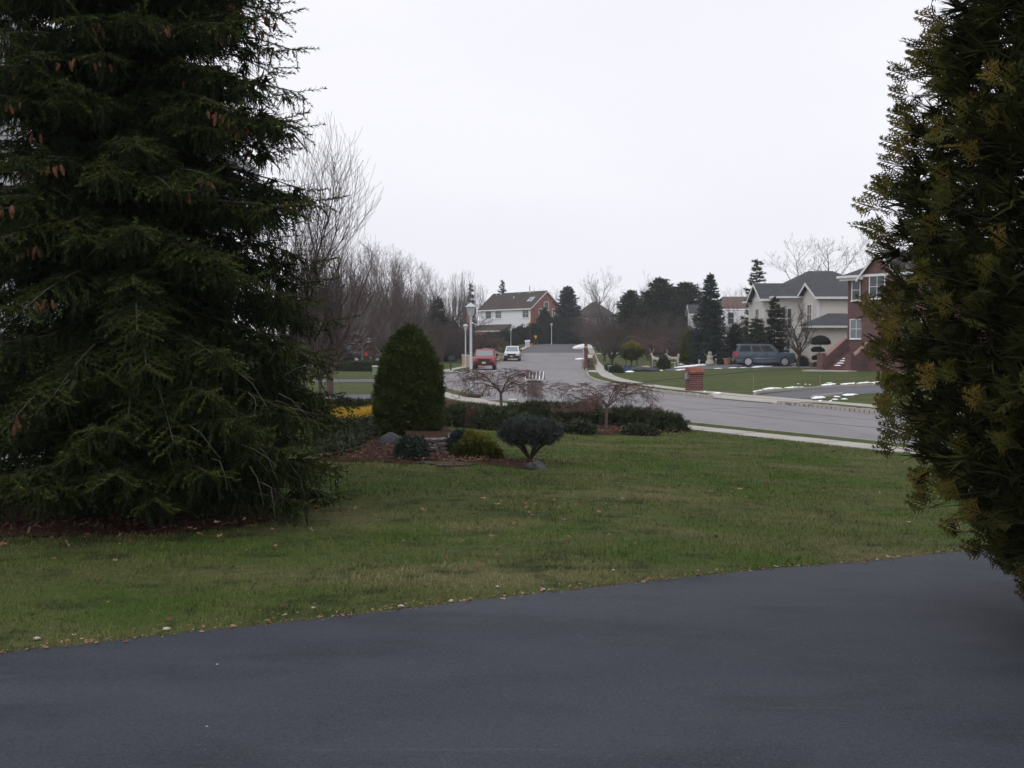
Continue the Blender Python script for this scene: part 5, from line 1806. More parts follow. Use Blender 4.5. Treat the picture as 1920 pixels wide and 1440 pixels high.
# clipped hedge, low plants and snow-laden shrub on the left lawn
p = gp(676, 696)
s = p.y / FPX
hg = thing('clipped_hedge', 'long low clipped dark hedge in front of the black pickup', 'hedge', p)
rh = np.random.default_rng(71)
hw, hd_, hh = 52 * s, .7, 17 * s
Ph = np.stack([rh.uniform(-hw, hw, 2600), rh.choice([-hd_, hd_], 2600) * rh.uniform(.8, 1, 2600), rh.uniform(0, hh, 2600)], -1)
tp = rh.uniform(size=2600) < .45
Ph[tp, 1] = rh.uniform(-hd_, hd_, tp.sum()); Ph[tp, 2] = hh * rh.uniform(.93, 1.03, tp.sum())
Vh = scatter(*TYEW, Ph, frames(rh.normal(size=Ph.shape) + np.array([0, -.5, .5]), rh), .2 * rh.uniform(.7, 1.3, 2600), np.clip(rh.normal(.45, .2, 2600), 0, 1))
cb = MB().box(-hw, hw, -hd_ * .85, hd_ * .85, -.05, hh * .92)
cT = []
for f in cb.F: cT += [[f[0], f[1], f[2]], [f[0], f[2], f[3]]]
foliage('foliage', *join_fol([Vh, (np.array(cb.V), np.array(cT), np.zeros(8))]), M_YEW, hg)
mound('dark rounded evergreen at the near end of the clipped hedge, against the big spruce', 628, 690, 60, 40, M_DARKEV, 82, tw=TYEW, size=.24, name='evergreen_shrub')
rootS = mound('rounded shrub heaped with snow behind the black pickup', 668, 0, 60, 60, M_BROWN, 83, tw=tuft(np.random.default_rng(3), 7, .05, 1), core=.8, size=.5, name='snowy_shrub', d=101)
rsn = np.random.default_rng(84)
sc = MB()
rr_, hh_ = 30 * 101 / FPX, 60 * 101 / FPX
for k in range(46):
    a = rsn.uniform(0, 2 * PI); u = rsn.uniform(0, 1) ** .6
    r = rr_ * .92 * u
    z = hh_ * (1.02 - .42 * u ** 2)
    w = rsn.uniform(.16, .42)
    n0 = len(sc.V)
    ring = [(r * math.cos(a) + w * math.cos(q) * rsn.uniform(.7, 1.2), r * .8 * math.sin(a) + w * .7 * math.sin(q), z - .04) for q in np.arange(0, 6.2, .9)]
    sc.add(ring + [(r * math.cos(a), r * .8 * math.sin(a), z + .10)], [(i, (i + 1) % len(ring), len(ring)) for i in range(len(ring))])
sc.build('snow_load', M_SNOW, rootS, smooth=True, kind='stuff')

# forsythia and snowy bits by the far kerb
0 and mound('small bush flecked with bright yellow and orange toward the street end', 1003, 0, 16, 26, M_YELLOW, 85, d=188, size=.5, tint_mu=.5, name='yellow_bush', n=120, core=0)
mound('brown shrubbery bank behind the parked cars, left of the third lamp', 905, 0, 90, 24, M_BROWN, 86, d=150, size=.7, n=900, core=0, name='brown_shrub', tw=tuft(np.random.default_rng(4), 8, .05, 1))
mound('dull brown shrub bank below the far house', 940, 0, 90, 18, M_BROWN, 87, d=192, size=.8, n=900, core=0, name='brown_shrub', tw=tuft(np.random.default_rng(5), 8, .05, 1))

# topiary and globes by the brick steps
p = gnd(1538, 78)
s = 78 / FPX
tp_ = thing('cloud_topiary', 'clipped topiary of three stacked dark green cushions left of the brick steps', 'shrub', p)
rt = np.random.default_rng(91)
for cx_, zc, rx, rz2 in ((0, zat(640, 78) - p.z, 18 * s, 10 * s), (-5 * s, zat(656, 78) - p.z, 12 * s, 5 * s), (-6 * s, zat(671, 78) - p.z, 9 * s, 5 * s)):
    pr_ = [(-rz2 * .55, rx * .55), (-rz2 * .45, rx * .95), (0, rx), (rz2 * .5, rx * .8), (rz2 * .9, rx * .4), (rz2, .02)]
    P_, N_ = surface_pts(rt, pr_, 1100, 1, 1, .08)
    P_ += np.array([cx_, 0, zc])
    part = scatter(*TYEW, P_, frames(N_ + rt.normal(size=P_.shape) * .4, rt), np.full(len(P_), .10), np.clip(rt.normal(.3, .18, len(P_)), 0, 1))
    core_ = MB().lathe([(z + zc, r * .93) for z, r in pr_], 16, c=(cx_, 0))
    cT = []
    for f in core_.F:
        cT += [[f[0], f[i], f[i + 1]] for i in range(1, len(f) - 1)]
    foliage('cushion', *join_fol([part, (np.array(core_.V), np.array(cT), np.zeros(len(core_.V)))]), M_DARKEV, tp_)
MB().tube((-.2, 0, -.1), (0, 0, zat(645, 78) - p.z), .05, .035, 7).build('trunk', M_BARK, tp_)
mound('clipped dark globe shrub left of the brick steps, the larger of two', 1511, 683, 30, 23, M_DARKEV, 92, tw=TYEW, size=.12, name='globe_shrub', n=1600, group=None)
mound('small green globe shrub in front of the larger globe by the bare tree trunk', 1505, 687, 22, 18, M_YEW, 93, tw=TYEW, size=.12, name='globe_shrub', n=1300)
mound('low red-brown shrub at the left foot of the brick steps', 1535, 688, 30, 9, M_BROWN, 94, tw=TYEW, size=.12, name='low_shrub', n=500)
mound('green shrub beside the nearer white lawn deer', 1244, 692, 22, 22, M_YEW, 95, tw=TYEW, size=.2, name='evergreen_shrub', n=900)
mound('dry tan ornamental grass on the verge by the tall reddish post', 1104, 692, 9, 21, M_TAN, 96, tw=tuft(np.random.default_rng(6), 9, .08, .4), size=.5, name='ornamental_grass', n=260, core=0)
mound('shorter dry tan grass behind the ornamental grass on the right verge', 1110, 686, 9, 18, M_TAN, 97, tw=tuft(np.random.default_rng(6), 9, .08, .4), size=.45, name='ornamental_grass', n=200, core=0)
mound('dark heap of brush in the island bed on the far lawn', 1155, 699, 24, 12, M_YEW, 98, tw=TYEW, size=.18, name='low_shrub', n=700)

# thin late-winter air: far things pale a little
HAZE = MB().box(-150, 150, -14, 330, -1.5, 42)
hm = bpy.data.materials.new('thin_haze')
hm.use_nodes = True
hn_, hl_ = hm.node_tree.nodes, hm.node_tree.links
hn_.remove(hn_['Principled BSDF'])
pv = hn_.new('ShaderNodeVolumePrincipled')
pv.inputs['Color'].default_value = (.92, .93, .97, 1)
pv.inputs['Density'].default_value = .0004
hl_.new(pv.outputs[0], hn_['Material Output'].inputs['Volume'])
HAZE.build('haze', hm, kind='stuff')

# ================================================================== VEHICLES
def loft(rings, close=True):
    V, F = [], []
    n = len(rings[0])
    for r in rings: V += r
    for i in range(len(rings) - 1):
        for k in range(n):
            k2 = (k + 1) % n
            F.append((i * n + k, i * n + k2, (i + 1) * n + k2, (i + 1) * n + k))
    F.append(tuple(range(n)))
    F.append(tuple(range((len(rings) - 1) * n, len(rings) * n)))
    return MB().add(V, F)


def vehicle(name, label, cat, loc, rz, L, W, H, clear, belt, hood, paint, wheel_r, xf, xr_, cab, lower=None, side_win=(), glass=None, glass_front=None, boxy=.5, bed=None, plate_front=False, grille=True, rack=True, bumper=None):
    """x forward. cab=(windscreen base, roof front, roof rear, rear base); side_win=[(fraction from, fraction to)]"""
    glass = glass or M_CARGLASS
    lower = lower or paint
    root = thing(name, label, cat, loc, rz)
    h2 = W / 2
    def ztop(x):
        if x > cab[0]:
            t = (x - cab[0]) / (L / 2 - cab[0])
            return belt - (belt - hood) * (t ** .8) - .05 * max(0, t - .85) / .15
        return belt
    def hw(x):
        t = abs(x) / (L / 2)
        return h2 * (1 - (.10 if boxy > .4 else .16) * max(0, (t - .72) / .28) ** 2)
    xs = sorted(set([-L / 2, -L / 2 + .06, -L / 2 + .25, L / 2 - .05, L / 2 - .2, L / 2 - .5] + list(np.linspace(-L / 2 + .5, L / 2 - .7, 12)) + [cab[0]]))
    xs.append(L / 2)
    rings, lows = [], []
    zm = clear + (belt - clear) * .42
    for x in xs:
        e = min(1, (L / 2 - abs(x)) / .22)
        inset = .05 * (1 - e)
        w = hw(x) - inset
        zt = ztop(x) - .06 * (1 - e)
        zb = clear + .18 * (1 - e) * .5
        rings.append([(x, -w * .97, zm), (x, -w, zm + .12), (x, -w * .985, zt - .10), (x, -w * .93, zt - .015), (x, -w * .6, zt + .02), (x, w * .6, zt + .02), (x, w * .93, zt - .015), (x, w * .985, zt - .10), (x, w, zm + .12), (x, w * .97, zm)])
        lows.append([(x, -w * .86, zb), (x, -w * .985, zb + .10), (x, -w * .97, zm - .002), (x, w * .97, zm - .002), (x, w * .985, zb + .10), (x, w * .86, zb)])
    body = loft(rings).build('body', paint, root, smooth=True)
    loft(lows).build('lower_body', lower, root, smooth=True)
    # cabin
    wb, wt = h2 * .94, h2 * (.76 if boxy < .9 else .84)
    x0, x1, x2, x3 = cab
    zb, zr = belt - .02, H
    def ring(t, k=0.0):
        w = wb + (wt - wb) * t
        a = x0 + (x1 - x0) * t; b = x3 + (x2 - x3) * t
        z = zb + (zr - zb) * t
        c = .10 * t
        return [(a, -w + c, z), (a, w - c, z), (a - c, w, z), (b + c, w, z), (b, w - c, z), (b, -w + c, z), (b + c, -w, z), (a - c, -w, z)]
    top = [(p[0] * 1.0, p[1] * .90, zr + .035) for p in ring(1)]
    top = [(x2 + .10 + (p[0] - x2) * ((x1 - x2 - .2) / (x1 - x2)), p[1], p[2]) for p in top]
    cabm = loft([ring(0), ring(.5), ring(.93), ring(1), top]).build('cabin', paint, root, smooth=True)
    def panel(f0, f1, t0, t1, s, off=.012):
        """glass on the side s (-1 / 1)"""
        P = []
        for f, t in ((f0, t0), (f1, t0), (f1, t1), (f0, t1)):
            w = wb + (wt - wb) * t
            a = x0 + (x1 - x0) * t - .10; b = x3 + (x2 - x3) * t + .10
            P.append((a + (b - a) * f, s * (w + off), zb + (zr - zb) * t))
        Q = [(p[0], p[1] - s * .02, p[2]) for p in P]
        return MB().add(P + Q, MB.BOXF)
    for s in (-1, 1):
        for f0, f1 in side_win:
            panel(f0, f1, .14, .84, s).build('side_window', glass, root, bevel=.0)
        # door seams and handle
        for f0, f1 in side_win[:2]:
            xm = x0 + (x3 - x0) * f1
            MB().box(xm - .008, xm + .008, s * h2 * .995 - .012, s * h2 * .995 + .012, clear + .25, belt - .06).build('door_seam', M_BLACKP, root)
            MB().box(xm + .06, xm + .24, s * h2 - .02, s * h2 + .03, belt - .20, belt - .15).build('door_handle', M_BLACKP, root)
        mr = MB().box(x0 - .30, x0 - .16, s * (h2 + .02) if s > 0 else s * (h2 + .24), s * (h2 + .24) if s > 0 else s * (h2 + .02), belt + .02, belt + .24).build('mirror', M_BLACKP, root, bevel=.03)
        for nm, xw in (('front', xf), ('rear', xr_)):
            arch = MB()
            seg = 22
            R1, R0 = wheel_r * 1.24, wheel_r * .98
            V, F = [], []
            for k in range(seg + 1):
                a = PI * (-.06 + 1.12 * k / seg)
                for r, yy in ((R0, .0), (R1, .0), (R1, -.04), (R0, -.04)):
                    V.append((xw + r * math.cos(a), s * (h2 * .998 + .012) + s * yy, wheel_r + r * math.sin(a)))
            for k in range(seg):
                for j in range(4):
                    F.append((k * 4 + j, k * 4 + (j + 1) % 4, (k + 1) * 4 + (j + 1) % 4, (k + 1) * 4 + j))
            arch.add(V, F).build('wheel_arch', lower if lower is not paint else paint, root, smooth=True)
            MB().cyl_y(xw, wheel_r, wheel_r * 1.10, s * (h2 - .22), s * (h2 * .998 + .008), 24).build('wheel_well', M_BLACKP, root)
            w = MB().cyl_y(xw, wheel_r, wheel_r, s * (h2 - .24), s * (h2 + .022), 28).build('wheel', M_TYRE, root, bevel=.02, smooth=True)
            rim = MB().cyl_y(xw, wheel_r, wheel_r * .66, s * (h2 - .1), s * (h2 + .030), 24).build('rim', M_ALLOY, w, smooth=True)
            hub = MB()
            for k in range(6):
                a = 2 * PI * k / 6
                c, d = math.cos(a), math.sin(a)
                hub.tube((xw + wheel_r * .40 * c, s * (h2 + .029), wheel_r + wheel_r * .40 * d), (xw + wheel_r * .40 * c, s * (h2 + .034), wheel_r + wheel_r * .40 * d), wheel_r * .10, wheel_r * .10, 8)
            hub.build('rim_holes', M_BLACKP, w, kind='stuff')
        # lamps
        MB().box(L / 2 - .22, L / 2 - .012, s * (hw(L / 2) * .98) if s < 0 else hw(L / 2) * .60, s * hw(L / 2) * .60 if s < 0 else hw(L / 2) * .98, hood - .36, hood - .12).build('headlight', M_CLEARL, root, bevel=.03)
        MB().box(-L / 2 - .012, -L / 2 + .18, min(s * h2 * .80, s * (h2 * .955 + .0)), max(s * h2 * .80, s * (h2 * .955)), belt - .42, belt - .02).build('taillight', M_REDL, root, bevel=.02)
        MB().box(-L / 2 + .0, -L / 2 + .22, min(s * h2 * .93, s * (h2 * .985)), max(s * h2 * .93, s * (h2 * .985)), belt - .42, belt - .02).build('taillight', M_REDL, root, bevel=.02)
        if rack:
            MB().tube((x1 - .4, s * wt * .82, zr + .07), (x2 + .3, s * wt * .82, zr + .07), .02, .02, 6).build('roof_rail', M_BLACKP, root)
    # windscreen and rear glass
    def cross(xa, xb, t0, t1, m, nm, fwd):
        P = []
        for t in (t0, t1):
            w = (wb + (wt - wb) * t) - .12
            x = xa + (xb - xa) * t + fwd * .012
            z = zb + (zr - zb) * t
            P += [(x, -w, z), (x, w, z)]
        P = [P[0], P[1], P[3], P[2]]
        Q = [(p[0] - fwd * .02, p[1], p[2]) for p in P]
        MB().add(P + Q, MB.BOXF).build(nm, m, root)
    cross(x0, x1, .10, .90, glass_front or glass, 'windscreen', 1)
    cross(x3, x2, .16, .86, glass, 'rear_window', -1)
    bm_ = bumper or M_BLACKP
    MB().box(L / 2 - .10, L / 2 + .07, -h2 * .93, h2 * .93, clear + .12, clear + .36).build('front_bumper', bm_, root, bevel=.05)
    MB().box(-L / 2 - .07, -L / 2 + .10, -h2 * .93, h2 * .93, clear + .12, clear + .36).build('rear_bumper', bm_, root, bevel=.05)
    if grille:
        MB().box(L / 2 - .06, L / 2 + .015, -h2 * .55, h2 * .55, hood - .36, hood - .13).build('grille', M_BLACKP, root, bevel=.02)
        for k in range(3):
            MB().box(L / 2 + .012, L / 2 + .024, -h2 * .54, h2 * .54, hood - .33 + k * .07, hood - .315 + k * .07).build('grille_bar', M_CHROME if not plate_front else M_BLACKP, root)
    if plate_front:
        MB().box(L / 2 + .072, L / 2 + .085, -.16, .16, clear + .18, clear + .34).build('number_plate', M_PLATE, root)
    MB().box(-L / 2 - .085, -L / 2 - .072, -.16, .16, clear + .20, clear + .36).build('number_plate', M_PLATE, root)
    for s in (-1, 1):
        MB().box(xr_ + wheel_r * 1.35, xf - wheel_r * 1.35, s * h2 * 1.0 - .012, s * h2 * 1.0 + .014, zm + .02, zm + .07).build('side_moulding', M_CHROME if not plate_front else M_BLACKP, root)
    if bed:
        bx0, bx1 = -L / 2 + .08, x3 - .06
        MB().box(bx0, bx1, -h2 * .84, h2 * .84, belt + .026, belt + .05).build('bed_cover', M_BLACKP, root)
    return root


def carpaint(name, c, coat=.10):
    m = mat(name, c, rough=.38, spec=.3)
    m.node_tree.nodes['Principled BSDF'].inputs['Coat Weight'].default_value = coat
    return m


P_BG = carpaint('blue_grey_paint', (.062, .086, .110))
P_RED = carpaint('faded_red_paint', (.30, .045, .06))
P_WHT = carpaint('white_car_paint', (.68, .69, .71))
P_BLK = carpaint('black_car_paint', (.022, .024, .027))
P_NAVY = carpaint('dark_navy_paint', (.035, .042, .055))
P_SLATE = carpaint('slate_lower_paint', (.10, .115, .14))

p = gnd(1432, 86.5)
vehicle('sport_utility_vehicle', 'blue-grey sport utility vehicle parked side-on in front of the cream house', 'car', p + Vector((0, 0, .012)), math.radians(-6), 5.15, 2.0, 1.90, .26, 1.21, 1.16, P_BG, .42, 1.62, -1.45,
        (1.32, .55, -2.25, -2.5), side_win=((.10, .36), (.40, .62), (.67, .95)), boxy=.5)
p = Vector((xat(908, 84), 84, rise(84)))
vehicle('red_truck', 'faded red boxy sport utility truck parked facing the camera beside the left kerb', 'car', p + Vector((0, 2.2, .006)), math.radians(-91), 4.6, 1.86, 1.72, .36, 1.14, 1.08, P_RED, .36, 1.35, -1.35,
        (.85, .42, -1.9, -2.2), lower=P_RED, side_win=((.08, .48), (.54, .95)), glass_front=M_CARGLASSL, boxy=.95, plate_front=True, bumper=M_BLACKP, rack=False)
p = Vector((xat(961, 121), 121, float(rise(121))))
vehicle('white_van', 'white vehicle with grey lower panels parked facing the camera behind the red truck', 'car', p + Vector((0, 2.3, .006)), math.radians(-93), 4.6, 1.92, 1.82, .34, 1.16, 1.06, P_WHT, .36, 1.4, -1.35,
        (1.0, .35, -1.9, -2.2), lower=P_SLATE, side_win=((.08, .42), (.46, .72), (.76, .96)), glass_front=M_CARGLASSL, boxy=.5, plate_front=True, rack=False)
p = gnd(640, 96.5)
vehicle('black_pickup', 'black pickup truck with red tail light behind the clipped hedge', 'truck', p, math.radians(172), 5.7, 1.98, 1.86, .34, 1.26, 1.12, P_BLK, .40, 1.75, -1.75,
        (1.15, .45, -.75, -1.0), side_win=((.10, .5), (.55, .95)), boxy=.5, bed=True, rack=False)
p = gnd(730, 106)
vehicle('dark_sedan', 'dark navy sedan half hidden behind the dwarf spruce cone', 'car', p, math.radians(196), 4.6, 1.8, 1.42, .2, .96, .84, P_NAVY, .32, 1.4, -1.35,
        (.95, .15, -1.05, -1.75), side_win=((.1, .48), (.53, .92)), boxy=.2, rack=False)

# ================================================================== STREET FURNITURE
def lamp(label, px, d, top_py, base=None):
    b = gnd(px, d) if base is None else base
    h = zat(top_py, d) - b.z
    t = thing('street_lamp', label, 'street lamp', b, 0, 'post-top lamps along the street')
    k = h / 4.0
    MB().lathe([(-.1, .085 * k), (.35 * k, .085 * k), (.38 * k, .070 * k), (.40 * k, .060 * k), (3.30 * k, .050 * k), (3.32 * k, .07 * k), (3.36 * k, .07 * k), (3.38 * k, .045 * k)], 12).build('post', M_LAMPW, t, smooth=True)
    hd2 = MB().lathe([(3.38 * k, .05 * k), (3.44 * k, .11 * k), (3.47 * k, .11 * k)], 8).build('collar', M_LAMPW, t)
    MB().lathe([(3.471 * k, .105 * k), (3.78 * k, .185 * k)], 8).build('lantern_glass', M_LGLASS, t)
    ribs = MB()
    for j in range(8):
        a = 2 * PI * j / 8
        ribs.tube((.108 * k * math.cos(a), .108 * k * math.sin(a), 3.47 * k), (.19 * k * math.cos(a), .19 * k * math.sin(a), 3.78 * k), .010 * k, .010 * k, 4)
    ribs.build('lantern_frame', M_LAMPW, t)
    MB().lathe([(3.781 * k, .235 * k), (3.81 * k, .24 * k), (3.93 * k, .10 * k), (3.96 * k, .03 * k), (4.0 * k, .02 * k)], 8).build('lantern_roof', M_LAMPW, t)
    return t


lamp('tallest pale lamp post nearest the camera, in front of the red truck', 883, 43.5, 567)
lamp('second pale lamp post beside the stepped tan wall, left of the nearest one', 873, 88, 607)
lamp('small distant lamp post rising behind the white vehicle', 958, 166, 616)
lamp('farthest lamp post on the kerb below the red brick gable', 1034, 192, 606)

# brick mailbox pillar: every brick its own solid, joined (too small to pick apart)
b = gnd(1302, 44.6)
b.z = float(rise(44.6)) + .11
tb = thing('brick_mailbox', 'red brick mailbox pillar with sloping tiled top on the right verge', 'mailbox', b, math.radians(14))
W2, Hb = .30, zat(700, 44.6) - b.z
MB().box(-W2 + .012, W2 - .012, -W2 + .012, W2 - .012, -.1, Hb).build('mortar_core', mat('grey_mortar', (.36, .30, .28), rough=.95), tb)
br_ = MB()
rows = int(Hb / .078)
for r in range(rows):
    z = r * Hb / rows
    off = 0 if r % 2 else .5
    for u, n in ((EX, -EY), (EX, EY), (EY, EX), (EY, -EX)):
        O = Vector(n) * (W2 - .10)
        a = -W2 + (0 if r % 2 else -.1)
        while a < W2 - .02:
            a0, a1 = max(a + .010, -W2 + (.0 if u == EX else .10)), min(a + .190, W2 - (.0 if u == EX else .10))
            if a1 - a0 > .04:
                br_.obox(O, u, n, a0, a1, 0, .10 + random.uniform(-.003, .004), z + .010, z + Hb / rows - .010)
            a += .2
br_.build('brick', M_PBRICK, tb, kind='stuff')
ct = zat(690, 44.6) - b.z
cap = MB().prism([(-W2 - .06, Hb + .002), (W2 + .06, Hb + .002), (W2 + .06, Hb + .05), (0.05, ct), (-.05, ct), (-W2 - .06, Hb + .05)], 'x', -W2 - .05, W2 + .05).build('cap', M_PCAP, tb)
tiles = MB()
kx = (ct - Hb - .05) / (W2 + .01)
for sg in (-1, 1):
    for i in range(3):
        y0, y1 = (W2 + .065) * (1 - i / 3), (W2 + .065) * (1 - (i + 1) / 3)
        for j in range(5):
            a0, a1 = -W2 - .05 + j * (2 * W2 + .10) / 5 + .004, -W2 - .05 + (j + 1) * (2 * W2 + .10) / 5 - .004
            z0_, z1_ = Hb + .05 + (W2 + .06 - y0) * kx, Hb + .05 + (W2 + .06 - y1) * kx
            tiles.add([(a0, sg * y0, z0_ + .004), (a1, sg * y0, z0_ + .004), (a1, sg * y1, z1_ + .004), (a0, sg * y1, z1_ + .004),
                       (a0, sg * y0, z0_ + .028), (a1, sg * y0, z0_ + .028), (a1, sg * y1, z1_ + .016), (a0, sg * y1, z1_ + .016)], MB.BOXF)
tiles.build('cap_tile', M_PCAP, tb, kind='stuff')
mbx = MB().prism([(-.10, -.22), (.10, -.22), (.10, 0), (.06, .06), (0, .085), (-.06, .06), (-.10, 0)], 'x', -W2 - .12, -W2 + .02).build('mailbox_door', mat('grey_metal', (.30, .31, .33), rough=.4, metal=.4), tb, loc=(0, 0, Hb - .04), bevel=.01)
MB().box(-W2 - .10, W2 * .9, -.02, .02, .0, .02).build('dark_slot', M_BLACKP, tb, loc=(0.1, -W2 - .0, Hb - .06))

# grey clapboard mailbox pillar with a slatted roof behind the near left maple
b = gnd(1003, 35.0)
gm = thing('grey_mailbox', 'grey clapboard mailbox pillar with a snow-striped slatted roof at the kerb behind the yews', 'mailbox', b, math.radians(-6))
w2, hb_, ht_ = .255, zat(712, 35) - b.z, zat(697, 35) - b.z
MB().box(-w2 + .02, w2 - .02, -w2 + .02, w2 - .02, -.1, hb_).build('core', M_SIDE_DRIVE, gm)
M_CLAP = mat('grey_clapboard', (.27, .262, .27), rough=.9, noise=(3, 4), col2=(.21, .205, .21))
z = .02
while z < hb_ - .05:
    for u, n in ((EX, -EY), (EX, EY), (EY, EX), (EY, -EX)):
        l = w2 if u == EX else w2 - .022
        MB().add([tuple(Vector(n) * (w2 + .006) + Vector(u) * -l + Vector((0, 0, z))), tuple(Vector(n) * (w2 + .006) + Vector(u) * l + Vector((0, 0, z))), tuple(Vector(n) * (w2 - .012) + Vector(u) * l + Vector((0, 0, z + .098))), tuple(Vector(n) * (w2 - .012) + Vector(u) * -l + Vector((0, 0, z + .098))),
                  tuple(Vector(n) * (w2 - .02) + Vector(u) * -l + Vector((0, 0, z))), tuple(Vector(n) * (w2 - .02) + Vector(u) * l + Vector((0, 0, z))), tuple(Vector(n) * (w2 - .02) + Vector(u) * l + Vector((0, 0, z + .098))), tuple(Vector(n) * (w2 - .02) + Vector(u) * -l + Vector((0, 0, z + .098)))], MB.BOXF).build('clapboard', M_CLAP, gm)
    z += .1
rf = MB().prism([(-w2 - .09, hb_), (w2 + .09, hb_), (w2 + .09, hb_ + .03), (.0, ht_), (-w2 - .09, hb_ + .03)], 'x', -w2 - .07, w2 + .07).build('roof', mat('worn_grey_shingle', (.17, .168, .172), rough=.95, noise=(9, 4), col2=(.12, .118, .12)), gm)
kk = (ht_ - hb_ - .03) / (w2 + .09)
for i in range(6):
    a = -w2 - .05 + i * (2 * w2 + .1) / 5.0
    MB().add([(a - .015, -w2 - .10, hb_ + .030), (a + .015, -w2 - .10, hb_ + .030), (a + .011, -.01, ht_ - .002), (a - .011, -.01, ht_ - .002), (a - .015, -w2 - .10, hb_ + .045), (a + .015, -w2 - .10, hb_ + .045), (a + .011, -.01, ht_ + .012), (a - .011, -.01, ht_ + .012)], MB.BOXF).build('snow_strip', M_SNOW, rf)
MB().box(-w2 - .075, w2 + .075, -w2 - .115, -w2 - .092, hb_ - .01, hb_ + .035).build('eave_trim', M_WHITE, rf)

# green mailbox, utility box, white cabinet, tall reddish post, small stub post, stakes
b = gp(845, 697)
k = b.y / FPX
mg_ = thing('green_mailbox', 'dark green mailbox on a post by the left sidewalk', 'mailbox', b)
MB().box(-.07, .07, -.07, .07, -.1, .95).build('post', M_DKGREEN, mg_, bevel=.01)
MB().prism([(-.02, .92), (.02, .92), (.19, 1.08), (.12, 1.08)], 'y', -.03, .03).build('bracket', M_DKGREEN, mg_)
MB().prism([(-.20, .94), (.32, .94), (.32, 1.16), (.28, 1.24), (.20, 1.285), (-.10, 1.285), (-.17, 1.24), (-.20, 1.16)], 'y', -.14, .14).build('box', M_DKGREEN, mg_, bevel=.015)
MB().box(.322, .335, -.12, .12, .96, 1.2).build('door', M_DKGREEN, mg_)
b = gp(708, 704)
ub = thing('utility_box', 'pale green utility box on the left lawn at the edge of the dwarf spruce cone', 'utility box', b)
MB().box(-.32, .32, -.25, .25, -.05, .56).build('cabinet', M_UTIL, ub, bevel=.03)
MB().prism([(-.28, .562), (.28, .562), (.26, .66), (-.26, .66)], 'x', -.35, .35).build('lid', mat('pale_lid', (.5, .5, .46), rough=.6), ub, bevel=.02)
b = gnd(989, 172)
wc = thing('white_cabinet', 'upright white box standing on the kerb where the street bends', 'cabinet', b, .3)
MB().box(-.33, .33, -.33, .33, -.2, 1.05).build('cabinet', mat('pale_blue_white', (.55, .58, .66), rough=.6), wc, bevel=.03)
MB().prism([(-.40, 1.052), (.40, 1.052), (.34, 1.38), (-.34, 1.30)], 'y', -.38, .38).build('lid', M_SNOW, wc, bevel=.04)
b = gnd(1098.5, 84); k = 84 / FPX
rp_ = thing('wooden_post', 'tall reddish post at the right kerb with a white paper box on its side', 'post', b)
MB().box(-.14, .14, -.14, .14, -.1, zat(652, 84) - b.z).build('post', M_WOODP, rp_, bevel=.015)
MB().box(-.15, .15, -.15, .15, zat(652, 84) - b.z, zat(649, 84) - b.z).build('band', M_TANSTONE, rp_)
MB().box(-.13, .13, -.13, .13, zat(649, 84) - b.z, zat(643, 84) - b.z).build('post_top', M_WOODP, rp_, bevel=.02)
MB().box(.15, .55, -.13, .13, zat(671, 84) - b.z, zat(667, 84) - b.z).build('paper_box', M_WHITE, rp_, bevel=.02)
MB().prism([(.141, zat(667, 84) - b.z), (.58, zat(667, 84) - b.z), (.58, zat(665.6, 84) - b.z), (.141, zat(665, 84) - b.z)], 'y', -.16, .16).build('box_roof', M_SNOW, rp_)
b = gnd(1107, 80)
sp_ = thing('stub_post', 'short grey stub post in the dry grass of the right verge', 'post', b)
MB().lathe([(-.1, .07), (.55, .07), (.58, .10), (.66, .10), (.70, .05)], 10).build('post', M_ROCK, sp_)
for px, py, top, lab in ((1412, 733, 703, 'thin wooden driveway marker stake left of the cobble edge'), (1537, 731, 704, 'thin wooden driveway marker stake at the middle of the cobble edge')):
    b = gp(px, py)
    h = (py - top) * b.y / FPX
    t = thing('marker_stake', lab, 'stake', b)
    MB().tube((0, 0, -.1), (random.uniform(-.03, .03), 0, h), .013, .011, 6).build('stake', M_STAKE, t)
    MB().tube((0, 0, h * .86), (0, 0, h * .97), .016, .016, 6).build('reflector', M_ORANGE, t)
for i, (px, d, py, col, lab) in enumerate([(1003, 184, 641, M_YELP, 'yellow playset piece low among the snow-flecked bush'), (994, 186, 611, M_ORANGE, 'orange patch of plastic high in the snow-flecked bush')]):
    b = gnd(px, d)
    t = thing('playset', lab, 'playset', b)
    hz = zat(py - 16 if i == 0 else py - 8, d) - b.z
    if i == 0:
        MB().prism([(-.3, hz - .5), (.3, hz - .35), (.38, hz - .55), (.2, hz - 1.0), (.05, hz - 1.1), (0, hz - .7)], 'y', -.2, .2).build('slide', col, t, bevel=.05)
        MB().tube((-.1, .1, -.1), (.1, .1, hz - .5), .05, .05, 6).tube((.4, .1, -.1), (.4, .1, hz - .5), .05, .05, 6).build('frame', M_WOODP, t)
    else:
        MB().prism([(-.12, hz - .35), (.12, hz - .35), (.2, hz + .1), (-.03, hz + .2)], 'y', -.1, .1).build('panel', col, t, bevel=.05)
        MB().tube((0, .05, -.1), (0, .05, hz - .5), .04, .04, 6).build('frame', M_WOODP, t)
b = gnd(997, 176)
hy = thing('fire_hydrant', 'small orange hydrant at the kerb right of the white box', 'hydrant', b)
MB().lathe([(-.1, .18), (.08, .18), (.1, .13), (.5, .13), (.52, .17), (.6, .15), (.72, .06)], 12).build('barrel', M_ORANGE, hy)
MB().tube((-.24, 0, .4), (.24, 0, .4), .06, .06, 8).build('nozzle', M_ORANGE, hy)

